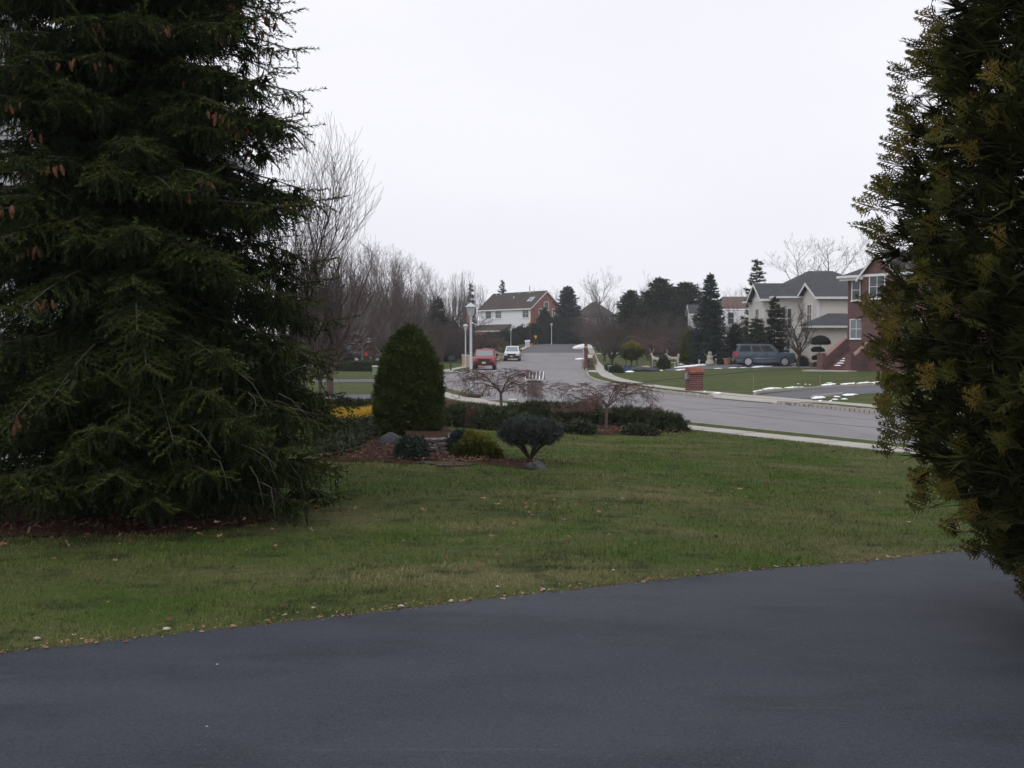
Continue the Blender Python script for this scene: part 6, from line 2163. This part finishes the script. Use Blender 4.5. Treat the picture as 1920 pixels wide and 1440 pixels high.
# bins and things in the island bed on the far lawn
b = gnd(1147, 76)
gb = thing('green_bin', 'green recycling tub at the sidewalk end of the far lawn bed', 'bin', b)
MB().prism([(-.24, -.05), (.24, -.05), (.29, .42), (-.29, .42)], 'y', -.2, .2).build('tub', M_GREENBIN, gb, bevel=.03)
MB().box(-.31, .31, -.22, .22, .40, .46).build('rim', mat('pale_green_rim', (.3, .42, .34)), gb, bevel=.01)
b = gnd(1139, 77)
dg = thing('dark_tub', 'black tub lying beside the green recycling tub', 'bin', b)
MB().tube((0, -.3, .3), (0, .3, .3), .30, .24, 16).build('tub', M_BLACKP, dg, bevel=.02)
b = gnd(1176, 75)
bb = thing('blue_bin', 'blue recycling tub with snow beside it in the far lawn bed', 'bin', b)
MB().prism([(-.22, -.05), (.22, -.05), (.27, .42), (-.27, .42)], 'y', -.2, .2).build('tub', M_BLUEBIN, bb, bevel=.03)
MB().box(-.29, .29, -.22, .22, .40, .45).build('rim', M_BLUEBIN, bb, bevel=.01)


def rock(name, label, loc, sx, sy, sz, seed, m=None, rz=0.0, group=None):
    bm = bmesh.new()
    bmesh.ops.create_icosphere(bm, subdivisions=3, radius=1)
    for v in bm.verts:
        n = 1 + .28 * mnoise.noise(v.co * 1.1 + Vector((seed * 3.1, 0, 0))) + .12 * mnoise.noise(v.co * 2.6 + Vector((0, seed, 0)))
        v.co *= n
        v.co = Vector((v.co.x * sx, v.co.y * sy, max(v.co.z, -.4) * sz))
    me = bpy.data.meshes.new(name)
    bm.to_mesh(me); bm.free()
    o = link_mesh(name, me, m or M_ROCK, None, loc=loc, rot=(0, 0, rz))
    me.polygons.foreach_set('use_smooth', [True] * len(me.polygons))
    me.set_sharp_from_angle(angle=math.radians(28))
    return tag(o, label, 'rock', group)


rock('boulder', 'smooth half-buried boulder at the foot of the umbrella-topped spruce', gp(1006, 878) + Vector((0, 0, -.02)), .15, .13, .12, 1)
rock('boulder', 'pointed grey boulder left of the broad-leaved shrub', gp(735, 835) + Vector((0, 0, -.05)), .24, .2, .27, 9)
rock('boulder', 'flat dark stone in the mulch under the broad-leaved shrub', gp(795, 868), .16, .08, .03, 3)
rock('boulder', 'pale flat stone lying on the trailing ground-hugging shrub', gp(660, 791) + Vector((0, 0, .16)), .13, .09, .04, 4, mat('pale_stone', (.38, .35, .33), rough=.9))
rock('boulder', 'large dark boulder in the island bed on the far lawn', gnd(1208, 76), 1.15, .6, .42, 5)
rock('boulder', 'brown boulder at the right end of the island bed', gnd(1226, 76), .5, .4, .34, 6, M_MULCH)
rock('boulder', 'tan slab of rock propped on the dark boulder of the island bed', gnd(1211, 75.2) + Vector((0, 0, .36)), .33, .18, .10, 7, M_TANSTONE, rz=.3)
for i, px in enumerate((1144, 1150, 1157, 1165, 1172, 1181, 1190)):
    rock('stone', 'one of the small dark stones lined up behind the bins on the far lawn', gnd(px, 90), .22, .2, .2, 20 + i, M_MULCH if i % 3 else M_ROCK, group='dark stones on the far lawn')
log = thing('fallen_log', 'pale stripped log lying behind the bins on the far lawn', 'log', gnd(1163, 82))
MB().tube((-.9, 0, .12), (.9, .2, .14), .10, .07, 10).build('log', M_TANSTONE, log)

# low dry-stone wall round the foot of the dwarf spruce cone
rw = np.random.default_rng(61)
WALL_PX = [(852, 842), (846, 848), (836, 851), (826, 852), (815, 853), (804, 853), (793, 852), (782, 851)]
wp = [gp(*q) for q in WALL_PX]
tw_ = thing('stone_wall', 'low curved dry-stone wall at the right foot of the dwarf spruce cone', 'wall', wp[4])
path = [wp[0] + Vector((-.06, .35, 0))] + wp
cum = [0]
for a, c in zip(path[:-1], path[1:]): cum.append(cum[-1] + (c - a).length)
def along(s):
    s = max(0, min(cum[-1], s))
    for i in range(len(cum) - 1):
        if s <= cum[i + 1]:
            return path[i].lerp(path[i + 1], (s - cum[i]) / max(1e-6, cum[i + 1] - cum[i]))
    return path[-1]
for r in range(4):
    s, hz = rw.uniform(0, .08), .062
    while s < cum[-1]:
        l = rw.uniform(.13, .30)
        a, c = along(s), along(min(cum[-1], s + l))
        if (c - a).length < .05: break
        mid = (a + c) / 2 - wp[4]
        ang = math.atan2(c.y - a.y, c.x - a.x)
        st_ = MB().box(-(c - a).length / 2 + .004, (c - a).length / 2 - .004, -.08, .08, .003, hz - .004).mesh('stone', bevel=.012, bseg=1)
        for v in st_.vertices:
            v.co += Vector((rw.normal() * .004, rw.normal() * .007, rw.normal() * .003))
        link_mesh('stone', st_, M_STONE, tw_, loc=(mid.x + .02 * rw.normal() * .4, mid.y + .03 * r, .0 + r * hz + terr(a.x, a.y) - terr(wp[4].x, wp[4].y)), rot=(0, rw.normal() * .02, ang))
        s += l
# earth held behind the wall
drape('planting_soil', [p_ + Vector((0, .10, 0)) for p_ in wp] + [gp(758, 832), gp(770, 818), gp(830, 817), gp(850, 830)], .21, M_MULCH, cuts=2)

# ================================================================== LAWN FIGURES
def figure_deer(label, px, d, h, rz, sitting=False):
    """a white wicker deer grown as one skinned body"""
    b = gnd(px, d)
    t = thing('deer_figure', label, 'lawn figure', b, rz)
    k = h / 1.5
    J = [((0, 0, .75), .14), ((.35, 0, .78), .15), ((-.35, 0, .76), .14),                    # 0 belly 1 chest 2 hip
         ((.52, 0, 1.02), .075), ((.62, 0, 1.20), .06), ((.76, 0, 1.16), .05), ((.86, 0, 1.10), .03),   # neck head muzzle
         ((.36, .10, .45), .045), ((.38, .10, .22), .03), ((.37, .10, 0), .028),
         ((.36, -.10, .45), .045), ((.36, -.10, .22), .03), ((.37, -.10, 0), .028),
         ((-.38, .10, .50), .06), ((-.46, .10, .28), .03), ((-.42, .10, 0), .028),
         ((-.38, -.10, .50), .06), ((-.46, -.10, .28), .03), ((-.42, -.10, 0), .028),
         ((-.50, 0, .86), .03), ((.58, .09, 1.27), .02), ((.58, -.09, 1.27), .02)]
    E = [(0, 1), (0, 2), (1, 3), (3, 4), (4, 5), (5, 6), (1, 7), (7, 8), (8, 9), (1, 10), (10, 11), (11, 12), (2, 13), (13, 14), (14, 15), (2, 16), (16, 17), (17, 18), (2, 19), (4, 20), (4, 21)]
    if sitting:
        for i in (9, 12, 15, 18): J[i] = ((J[i][0][0] + .1, J[i][0][1], .48), .03)
        J = [((x, y, z - .38 if z > .4 else max(.03, z - .1)), r) for (x, y, z), r in J]
    me = bpy.data.meshes.new('body')
    me.from_pydata([Vector(p) * k for p, r in J], E, [])
    o = link_mesh('body', me, M_WICKER, t)
    sk_ = o.modifiers.new('Skin', 'SKIN')
    for i, (p, r) in enumerate(J):
        me.skin_vertices[0].data[i].radius = (r * k, r * k)
    me.skin_vertices[0].data[0].use_root = True
    o.modifiers.new('Sub', 'SUBSURF').levels = 1
    o.modifiers['Sub'].render_levels = 1
    dz_ = -.38 if sitting else 0
    an = MB()
    for s in (-1, 1):
        an.tube((.60 * k, s * .04 * k, (1.25 + dz_) * k), (.52 * k, s * .16 * k, (1.45 + dz_) * k), .016, .012, 5)
        an.tube((.52 * k, s * .16 * k, (1.45 + dz_) * k), (.62 * k, s * .20 * k, (1.66 + dz_) * k), .012, .008, 5)
        an.tube((.54 * k, s * .14 * k, (1.42 + dz_) * k), (.68 * k, s * .15 * k, (1.50 + dz_) * k), .010, .006, 5)
    an.build('antlers', M_WICKER, t)
    return t


figure_deer('pale wicker deer sitting upright on the far lawn by the dark boulder', 1230, 86, 1.55, math.radians(120))
figure_deer('pale wicker deer standing on the far lawn facing left', 1262, 92, 1.45, math.radians(176))
b = gnd(1331, 93.5)
sm = thing('snowman_figure', 'pale wicker snowman figure with outstretched stick arms beneath the tall blue spruce', 'lawn figure', b)
MB().lathe([(0, .34), (.12, .42), (.35, .40), (.52, .28), (.60, .26), (.78, .30), (.92, .24), (1.0, .15), (1.04, .26), (1.06, .26), (1.07, .18), (1.28, .17), (1.30, .02)], 16).build('body', M_WICKER, sm, smooth=True)
MB().tube((.2, 0, .85), (.62, 0, .95), .03, .02, 6).tube((.5, 0, .92), (.62, 0, 1.05), .02, .012, 5).tube((-.2, 0, .85), (-.5, 0, 1.05), .03, .02, 6).build('stick_arms', M_WICKER, sm)
MB().lathe([(.60, .275), (.66, .29), (.69, .28)], 16).build('scarf', M_TANSTONE, sm)
for i, (px, d, py, lab) in enumerate([(1272, 96, 663, 'slim white lawn ornament between the standing deer and the golden arborvitae'), (1342, 94, 672, 'small pale lawn ornament right of the wicker snowman'), (1311, 94, 674, 'tiny tan lawn ornament between the golden arborvitae and the snowman')]):
    b = gnd(px, d)
    h = zat(py, d) - b.z
    t = thing('lawn_ornament', lab, 'lawn figure', b)
    MB().lathe([(-.05, .14), (h * .1, .14), (h * .15, .07), (h * .6, .06), (h * .75, .12), (h * .9, .12), (h, .04)], 10).build('ornament', M_WICKER, t, smooth=True)
b = gnd(1364, 93)
pt = thing('flower_pot', 'terracotta pot at the rear of the blue-grey car', 'pot', b)
MB().lathe([(0, .26), (.05, .27), (.5, .38), (.56, .43), (.66, .43), (.66, .36), (.60, .34)], 14).build('pot', M_TERRA, pt)
b = gp(1258, 688)
fn = thing('garden_bench', 'pale low bench-like planter on the far lawn right of the green shrub', 'bench', b)
MB().box(-.45, .45, -.2, .2, .36, .44).build('seat', M_WICKER, fn, bevel=.02)
for s in (-1, 1):
    MB().box(s * .32 - .07, s * .32 + .07, -.16, .16, -.05, .36).build('leg', M_WICKER, fn, bevel=.02)

# ================================================================== SNOW
def snow(label, pts, w, h, group=None, seed=0, off=0.0):
    """a melting drift along a line of points"""
    rg = np.random.default_rng(900 + seed)
    w, h = w * .62, h * .40
    pts = [Vector(p) for p in pts]
    n = max(6, len(pts) * 5)
    cumd = [0]
    for a, c in zip(pts[:-1], pts[1:]): cumd.append(cumd[-1] + (c - a).length)
    V, F = [], []
    c0 = sum(pts, Vector()) / len(pts)
    c0.z = float(terr(c0.x, c0.y)) + off
    m = 7
    for i in range(n + 1):
        s = cumd[-1] * i / n
        j = max(0, min(len(pts) - 2, int(np.searchsorted(cumd, s)) - 1))
        f = (s - cumd[j]) / max(1e-6, cumd[j + 1] - cumd[j])
        p = pts[j].lerp(pts[j + 1], f)
        d = (pts[j + 1] - pts[j]).normalized()
        nn = Vector((-d.y, d.x, 0))
        e = math.sin(PI * (i + .15) / (n + .3)) ** .45
        wl_, wr_ = w * e * rg.uniform(.55, 1.15), w * e * rg.uniform(.55, 1.15)
        for k in range(m):
            q = k / (m - 1) * 2 - 1
            pos = p + nn * (q * (wr_ if q > 0 else wl_))
            z = float(terr(pos.x, pos.y)) + off - .015 + h * e * (1 - q * q) ** .7 * rg.uniform(.7, 1.25) if abs(q) < 1 else float(terr(pos.x, pos.y)) + off - .02
            V.append((pos.x - c0.x, pos.y - c0.y, z - c0.z))
    for i in range(n):
        for k in range(m - 1):
            F.append((i * m + k, i * m + k + 1, (i + 1) * m + k + 1, (i + 1) * m + k))
    me = mesh_from('snow_patch', V, F)
    bm = bmesh.new(); bm.from_mesh(me); bmesh.ops.recalc_face_normals(bm, faces=bm.faces)
    if sum(f.normal.z for f in bm.faces) < 0: bmesh.ops.reverse_faces(bm, faces=bm.faces)
    bm.to_mesh(me); bm.free()
    o = link_mesh('snow_patch', me, M_SNOW, loc=c0, smooth=True)
    return tag(o, label, 'snow', group)


def pl(*pxs): return [gp(*q) for q in pxs]
k_ = 0
for label, pts, w, h in [
        ('white snow patch in the street at the kerb below the near left maple trunk', pl((950, 751), (962, 750), (978, 750)), .55, .09),
        ('snow drift at the corner of the verge between brick pillar and driveway mouth', pl((1333, 742), (1342, 741), (1352, 740.5)), .25, .08),
        ('small snow lump on the verge just right of the brick pillar', pl((1319, 738.5), (1323, 738)), .12, .07),
        ('long snow strip at the near left end of the cobble driveway edge', pl((1413, 735), (1424, 733), (1438, 731.5)), .28, .10),
        ('long snow drift above the left part of the cobble driveway edge', pl((1432, 730), (1450, 728), (1467, 728)), .38, .11),
        ('small snow strip on the lawn right of the long drift at the cobble edge', pl((1473, 727.5), (1486, 726.5)), .3, .08),
        ('snow patch on the lawn by the middle marker stake', pl((1541, 723), (1553, 721), (1566, 719.5)), .4, .10),
        ('long thin snow strip on the lawn right of the middle marker stake', pl((1575, 721), (1602, 718.5)), .35, .09),
        ('snow strip on the lawn second from the right, above the cobble edge', pl((1610, 718.5), (1625, 717.5)), .35, .09),
        ('rightmost snow strip on the lawn above the cobble edge, beside the cypress', pl((1633, 718), (1646, 717)), .35, .08),
        ('snow drift on the lawn below the cobbled driveway near the cypress', pl((1582, 742), (1595, 740), (1609, 740)), .35, .12),
        ('small snow patch left of the drift below the cobbled driveway', pl((1566, 744.5), (1572, 743.5)), .22, .07),
        ('snow heap on the sidewalk at the near corner of the cobbled driveway', pl((1525, 752), (1535, 750), (1545, 749)), .28, .15),
        ('snow crust on the verge below the heap at the driveway corner', pl((1534, 756), (1541, 755.5)), .2, .05),
        ('thin snow patch on the verge right of the heap at the driveway corner', pl((1554, 756.5), (1560, 756.2)), .15, .05),
        ('small snow patch on the lawn corner inside the driveway mouth', pl((1562, 749.5), (1568, 749)), .2, .07),
        ('snow bit on the lawn near the drift under the cobbled driveway', pl((1580, 748), (1587, 749)), .2, .07),
        ('long bank of snow along the far drive in front of the snowman', pl((1264, 689.5), (1290, 687), (1318, 684.5), (1342, 681.5)), 1.0, .28),
        ('shorter snow bank behind the long bank, left of the terracotta pot', pl((1318, 682.5), (1332, 680.5), (1345, 679.5)), .7, .22),
        ('snow strip on the lawn edge left of the brick pillar', pl((1268, 694.5), (1284, 692.5)), .5, .12),
        ('snow strip on the lawn edge under the rear of the blue-grey car', pl((1366, 690.5), (1382, 689.5)), .5, .12),
        ('snow bit on the lawn edge under the front door of the blue-grey car', pl((1387, 690), (1399, 689.5)), .5, .11),
        ('ridge of snow on the lawn edge in front of the blue-grey car', pl((1410, 689.5), (1430, 687.5), (1449, 687.5)), .6, .2),
        ('long snow ridge at the lawn edge between the car and the brick steps', pl((1486, 687), (1502, 686), (1530, 687)), .7, .18),
        ('snow patch on the lawn edge midway between pillar and car', pl((1338, 691.5), (1354, 691)), .5, .1),
        ('small snow patch on the lawn edge just right of the brick pillar top', pl((1313, 692), (1318, 692)), .3, .1),
        ('snow pile beside the kerb left of the tall reddish post', pl((1081, 674.5), (1090, 673), (1096, 672.5)), 1.0, .34),
        ('thin snow scraps on the street at the curve of the right kerb', pl((1101, 715), (1112, 716.5)), .3, .05),
        ('snow lump among the bins in the island bed on the far lawn', pl((1177, 698), (1184, 696.5)), .5, .22),
        ('snow patch right of the brown boulder in the island bed', pl((1235, 695), (1241, 694.5)), .4, .1),
        ('snow scrap in the gutter across the street, below the cobbled driveway', pl((1506, 765), (1511, 764)), .16, .06),
        ('little snow patch on the far lawn left of the golden arborvitae', pl((1273, 684), (1281, 683)), .5, .2),
        ('little snow arc on the far lawn under the golden arborvitae', pl((1287, 682.5), (1293, 681)), .4, .2)]:
    k_ += 1
    snow(label, pts, w, h, seed=k_, off=.10 if ('verge' in label or 'sidewalk' in label) else .02)
# the snow pile at the bend is a ploughed heap
hp = Vector((xat(1094, 168), 168, float(rise(168))))
rock('snow_pile', 'wide ploughed snow heap at the bend behind the tall reddish post', hp + Vector((0, 0, .1)), 1.85, .9, .62, 12, M_SNOW)['category'] = 'snow'
for i in range(1, 7):
    p_ = STEP_INFO[i]
    me = MB().lathe([(-.01, .30), (.03, .27), (.06, .16), (.07, .02)], 12).mesh('snow_patch')
    for v in me.vertices: v.co += Vector((0, 0, .02 * mnoise.noise(v.co * 7)))
    o = link_mesh('snow_patch', me, M_SNOW, loc=p_, rot=(0, 0, TH), smooth=True)
    o.scale = (1.0, .5, 1.0)
    tag(o, 'one of the snow patches lying on the treads of the brick steps', 'snow', 'snow on the brick steps')
for i in range(26):
    px = random.uniform(1480, 1640); py = np.interp(px, [1480, 1640], [727, 717]) + random.uniform(-2.5, 5)
    if 720 < py + 0 < 726 and random.random() < .5: py -= 4
    a = gp(px, py)
    snow('one of the tiny snow scraps strewn over the lawn along the cobble driveway edge', [a, a + Vector((random.uniform(.1, .4), random.uniform(-.1, .1), 0))], random.uniform(.05, .12), .05, group='tiny snow scraps by the cobbled driveway', seed=100 + i, off=.02)

# cobble edging of the driveway across the street
ce = thing('cobble_edging', 'row of pale cobbles edging the driveway across the street', 'kerb', gp(1530, 730))
cpts = pl((1416, 740.5), (1422, 738), (1445, 735.6), (1480, 732.8), (1510, 730.8), (1540, 729), (1570, 727.6), (1600, 726), (1640, 724), (1700, 721), (1780, 717.5))
cm = [0]
for a, c in zip(cpts[:-1], cpts[1:]): cm.append(cm[-1] + (c - a).length)
cme = MB().box(-.115, .115, -.07, .07, -.08, .12).mesh('cobble', bevel=.02)
s = 0
while s < cm[-1]:
    i = max(0, min(len(cm) - 2, int(np.searchsorted(cm, s)) - 1))
    f = (s - cm[i]) / (cm[i + 1] - cm[i])
    p_ = cpts[i].lerp(cpts[i + 1], f); d = cpts[i + 1] - cpts[i]
    o = link_mesh('cobble', cme, M_BLOCK, ce, loc=Vector((p_.x, p_.y, float(terr(p_.x, p_.y)) + random.uniform(-.012, .012))) - ce.location, rot=(0, 0, math.atan2(d.y, d.x) + random.uniform(-.05, .05)))
    s += .25
cpts2 = pl((1522, 747.5), (1528, 744.5), (1545, 742.5), (1560, 741), (1580, 739.3))
for a, c in zip(cpts2[:-1], cpts2[1:]):
    L_ = (c - a).length
    for q in range(max(1, int(L_ / .26))):
        p_ = a.lerp(c, (q + .5) / max(1, int(L_ / .26)))
        link_mesh('cobble', cme, M_BLOCK, ce, loc=Vector((p_.x, p_.y, float(terr(p_.x, p_.y)) - .04)) - ce.location, rot=(0, 0, math.atan2(c.y - a.y, c.x - a.x)))

# worn white number on the kerb face beside the brick pillar
cv = bpy.data.curves.new('kerb_number', 'FONT')
cv.body = '127'
cv.size = .15
cv.extrude = .002
cv.align_x = 'CENTER'
pk = side('R', 41.3, -.012, .015)
tmp = bpy.data.objects.new('kerb_number', cv)
COL.objects.link(tmp)
dg_ = bpy.context.evaluated_depsgraph_get()
nme = bpy.data.meshes.new_from_object(tmp.evaluated_get(dg_))
bpy.data.objects.remove(tmp)
kn = link_mesh('kerb_number', nme, M_WHITE, None, loc=pk)
q0, q1 = side('R', 41.8, 0), side('R', 40.8, 0)
kn.rotation_euler = (PI / 2, 0, math.atan2(q1.y - q0.y, q1.x - q0.x))
tag(kn, 'small worn white house number painted on the kerb face under the brick pillar', 'house number')

# ================================================================== GRASS, LEAVES, LITTER
rg = np.random.default_rng(77)
n0 = 560000
X = rg.uniform(-14, 13, n0)
# denser close to the camera, thinning with distance
Y = 4.3 * (26 / 4.3) ** (rg.uniform(0, 1, n0) ** .82)
vis = (np.abs(X) < Y * .56 + .6) & (Y > edge_y(X) + .015) & (X < XL(Y) - 1.85)
X, Y = X[vis], Y[vis]
def in_poly(x, y, P):
    c = np.zeros(len(x), bool)
    n = len(P)
    for i in range(n):
        x1, y1, x2, y2 = P[i].x, P[i].y, P[(i + 1) % n].x, P[(i + 1) % n].y
        if y1 == y2: continue
        k = ((y1 > y) != (y2 > y)) & (x < (x2 - x1) * (y - y1) / (y2 - y1) + x1)
        c ^= k
    return c
BEDS = [o for o in bpy.data.objects if o.name.startswith('mulch_bed') or o.name.startswith('bare_earth')]
bed_polys = [[gp(*q) for q in P] for P in (
    [(590, 862), (640, 852), (690, 828), (725, 812), (790, 806), (850, 826), (850, 850), (905, 858), (950, 862), (1000, 862), (1022, 874), (1000, 882), (940, 874), (850, 868), (760, 870), (690, 866), (620, 866)],
    [(-80, 1004), (60, 1008), (160, 1004), (300, 1002), (430, 992), (490, 982), (522, 968), (480, 945), (430, 925), (300, 905), (100, 900), (-120, 905)],
    HEDGE_BED)]
keep = np.ones(len(X), bool)
for P in bed_polys: keep &= ~(in_poly(X, Y, P) & (rg.uniform(size=len(X)) > .04))
X, Y = X[keep], Y[keep]
n = len(X)
Zg = terr(X, Y)
# clumps: blade height follows a slow pattern
hgt = .021 + .011 * (np.sin(X * 3.1 + 1.3 * np.sin(Y * 2.1)) * np.sin(Y * 2.7 + X)) + rg.exponential(.009, n)
hgt = np.clip(hgt, .012, .06) * (1 + .35 * (rg.uniform(size=n) < .05))
wid = .0022 + .00022 * Y
a = rg.uniform(0, 2 * PI, n)
ln = rg.normal(0, .45, (n, 2)) * hgt[:, None]
B = np.stack([X, Y, Zg - .004], -1)
dx = np.stack([np.cos(a) * wid, np.sin(a) * wid, np.zeros(n)], -1)
tipp = B + np.stack([ln[:, 0], ln[:, 1], hgt], -1)
V = np.stack([B - dx, B + dx, tipp], 1).reshape(-1, 3)
T = np.arange(3 * n).reshape(-1, 3)
M_GRASS = layered('grass_blades', (0.124, 0.148, 0.044), [
    ((0.340, 0.290, 0.160), 0.38, 6, 0.50, 0.68, (0.7, 1.9, 1), 0.7),
    ((0.076, 0.134, 0.021), 0.6, 5, 0.48, 0.62, Z1, 0.85),
    ((0.052, 0.068, 0.026), 2.3, 6, 0.52, 0.66, (1, 1.6, 1), 0.9),
    ((0.20, 0.175, 0.10), 60.0, 2, 0.56, 0.70, Z1, 0.7),
    ((0.030, 0.045, 0.013), 45.0, 2, 0.52, 0.70, Z1, 0.6)], rough=0.85, spec=0.05)
link_mesh('grass', big_mesh('grass', V, T), M_GRASS, kind='stuff')


def curled(rng, lobed=True):
    """one dry leaf, 1 long, curled"""
    ou = [(0, 0), (.18, .22), (.10, .45), (.32, .62), (.14, .78), (0, 1.0)]
    pts = ou + [(-x, y) for x, y in ou[-2:0:-1]]
    V = np.array([(x * (1 if lobed else .7), y, .55 * x * x * 2 + .28 * (y - .5) ** 2 + rng.uniform(-.02, .02)) for x, y in pts] + [(0, .5, 0)])
    T = np.array([(i, (i + 1) % len(pts), len(pts)) for i in range(len(pts))])
    return V, T


lv = curled(rg)
# scattered leaves on the lawn, gathered in loose drifts
cl = [(gp(1010, 950), 40, .5), (gp(1065, 965), 28, .4), (gp(1230, 915), 14, .5), (gp(870, 905), 16, .5), (gp(1330, 945), 18, .7), (gp(1620, 935), 24, .7), (gp(640, 1015), 8, .6), (gp(1180, 935), 16, .8),
      (gp(1130, 811), 420, .9), (gp(1060, 810), 260, .7), (gp(1200, 812), 200, .8), (gp(1090, 804), 160, .8), (gp(880, 801), 70, .6), (gp(470, 965), 170, .45), (gp(240, 1000), 230, .9), (gp(700, 862), 110, .6), (gp(960, 870), 60, .5), (gp(660, 835), 130, .7), (gp(850, 868), 90, .35)]
LP, LD = [], []
for c, m, sdv in cl:
    for _ in range(m):
        x, y = c.x + rg.normal() * sdv, c.y + rg.normal() * sdv * .55
        if y < float(edge_y(x)) + .05: continue
        LP.append((x, y, float(terr(x, y)) + .05 + .03 * rg.uniform()))
for _ in range(420):
    y = 5 + 18 * rg.uniform() ** 1.2
    x = rg.uniform(-.5, .52) * y
    if y > float(edge_y(x)) + .05 and x < float(XL(y)) - 2.5: LP.append((x, y, float(terr(x, y)) + .03))
LP = np.array(LP)
D_ = rg.normal(size=LP.shape) * np.array([1, 1, .25])
U_ = np.array([0, 0, 1.0]) + rg.normal(size=LP.shape) * .35
Yv = norm(D_); Xv = norm(np.cross(Yv, U_)); Zv = np.cross(Xv, Yv)
foliage('fallen_leaves', *scatter(*lv, LP, np.stack([Xv, Yv, Zv], -1), rg.choice([.025, .035, .05, .065], len(LP)) * rg.uniform(.8, 1.2, len(LP)), np.clip(rg.beta(1.5, 2.4, len(LP)), 0, 1)), M_LEAF, kind='stuff')
# litter along the driveway edge
m = 2600
xe = rg.uniform(-5, 7, m)
ye = edge_y(xe) + rg.normal(.02, .042, m) + np.where(rg.uniform(size=m) < .12, rg.exponential(.10, m), 0)
E_ = np.stack([xe, ye, terr(xe, ye) + .014 + .006 * rg.uniform(size=m)], -1)
D_ = rg.normal(size=E_.shape) * np.array([1, 1, .2]); U_ = np.array([0, 0, 1.0]) + rg.normal(size=E_.shape) * .3
Yv = norm(D_); Xv = norm(np.cross(Yv, U_)); Zv = np.cross(Xv, Yv)
foliage('leaf_litter', *scatter(*lv, E_, np.stack([Xv, Yv, Zv], -1), rg.choice([.010, .016, .024, .04], m, p=[.4, .35, .18, .07]), np.clip(rg.beta(1.5, 1.6, m), 0, 1)), M_LEAF, kind='stuff')
# bark chips and needles over the mulch
ch = np.array([(-.5, 0, 0), (.5, 0, .02), (.4, .22, .03), (-.4, .2, .05)]), np.array([(0, 1, 2), (0, 2, 3)])
CP = []
for P in bed_polys:
    xs = [p.x for p in P]; ys_ = [p.y for p in P]
    k = 5200
    x = rg.uniform(max(min(xs), -7), max(xs), k); y = rg.uniform(min(ys_), max(ys_), k)
    q = in_poly(x, y, P)
    CP.append(np.stack([x[q], y[q], terr(x[q], y[q]) + .05 + .03 * rg.uniform(size=q.sum())], -1))
CP = np.concatenate(CP)
D_ = rg.normal(size=CP.shape) * np.array([1, 1, .2]); U_ = np.array([0, 0, 1.0]) + rg.normal(size=CP.shape) * .4
Yv = norm(D_); Xv = norm(np.cross(Yv, U_)); Zv = np.cross(Xv, Yv)
M_CHIP = mat('bark_chips', (.1, .05, .03), tint=[(.04, .024, .018), (.075, .040, .028), (.11, .062, .040), (.17, .115, .075)], rough=.95)
foliage('bark_chips', *scatter(*ch, CP, np.stack([Xv, Yv, Zv], -1), rg.uniform(.03, .085, len(CP)), rg.beta(1.6, 2.2, len(CP))), M_CHIP, kind='stuff')
# pale pebbles and wood chips at the lawn edge
for i, (px, py, s_, lab) in enumerate([(69, 1201, .045, 'whitish pebble in the grass near the left end of the driveway edge'), (588, 1143, .03, 'whitish wood chip in the grass, left of centre by the driveway edge'), (752, 1140, .045, 'long pale wood chip right at the driveway edge'), (846, 1130, .045, 'pale wood chip at the driveway edge below the umbrella-topped spruce'),
                                      (1019, 1108, .03, 'white pebble at the driveway edge, right of centre'), (933, 1103, .028, 'small white chip in the grass left of the white pebble'), (1150, 1072, .028, 'white chip in the grass near the right of the driveway edge'), (313, 1183, .05, 'flat grey-white scrap in the grass by the left driveway edge'), (407, 1250, .016, 'tiny white speck lying on the dark driveway, left'), (388, 1367, .012, 'tiniest white speck on the dark driveway, lower left')]):
    rock('pebble', lab, gp(px, py) + Vector((0, 0, .012)), s_ * .42, s_ * .26, s_ * .2, 40 + i, mat('pale_pebble', (.46, .43, .38), rough=.8))

if DEBUG:
    tot = {}
    for me in bpy.data.meshes:
        tot[me.name] = len(me.loops) - 2 * len(me.polygons)
    print('TRIS', sum(tot.values()), sorted(tot.items(), key=lambda kv: -kv[1])[:26])
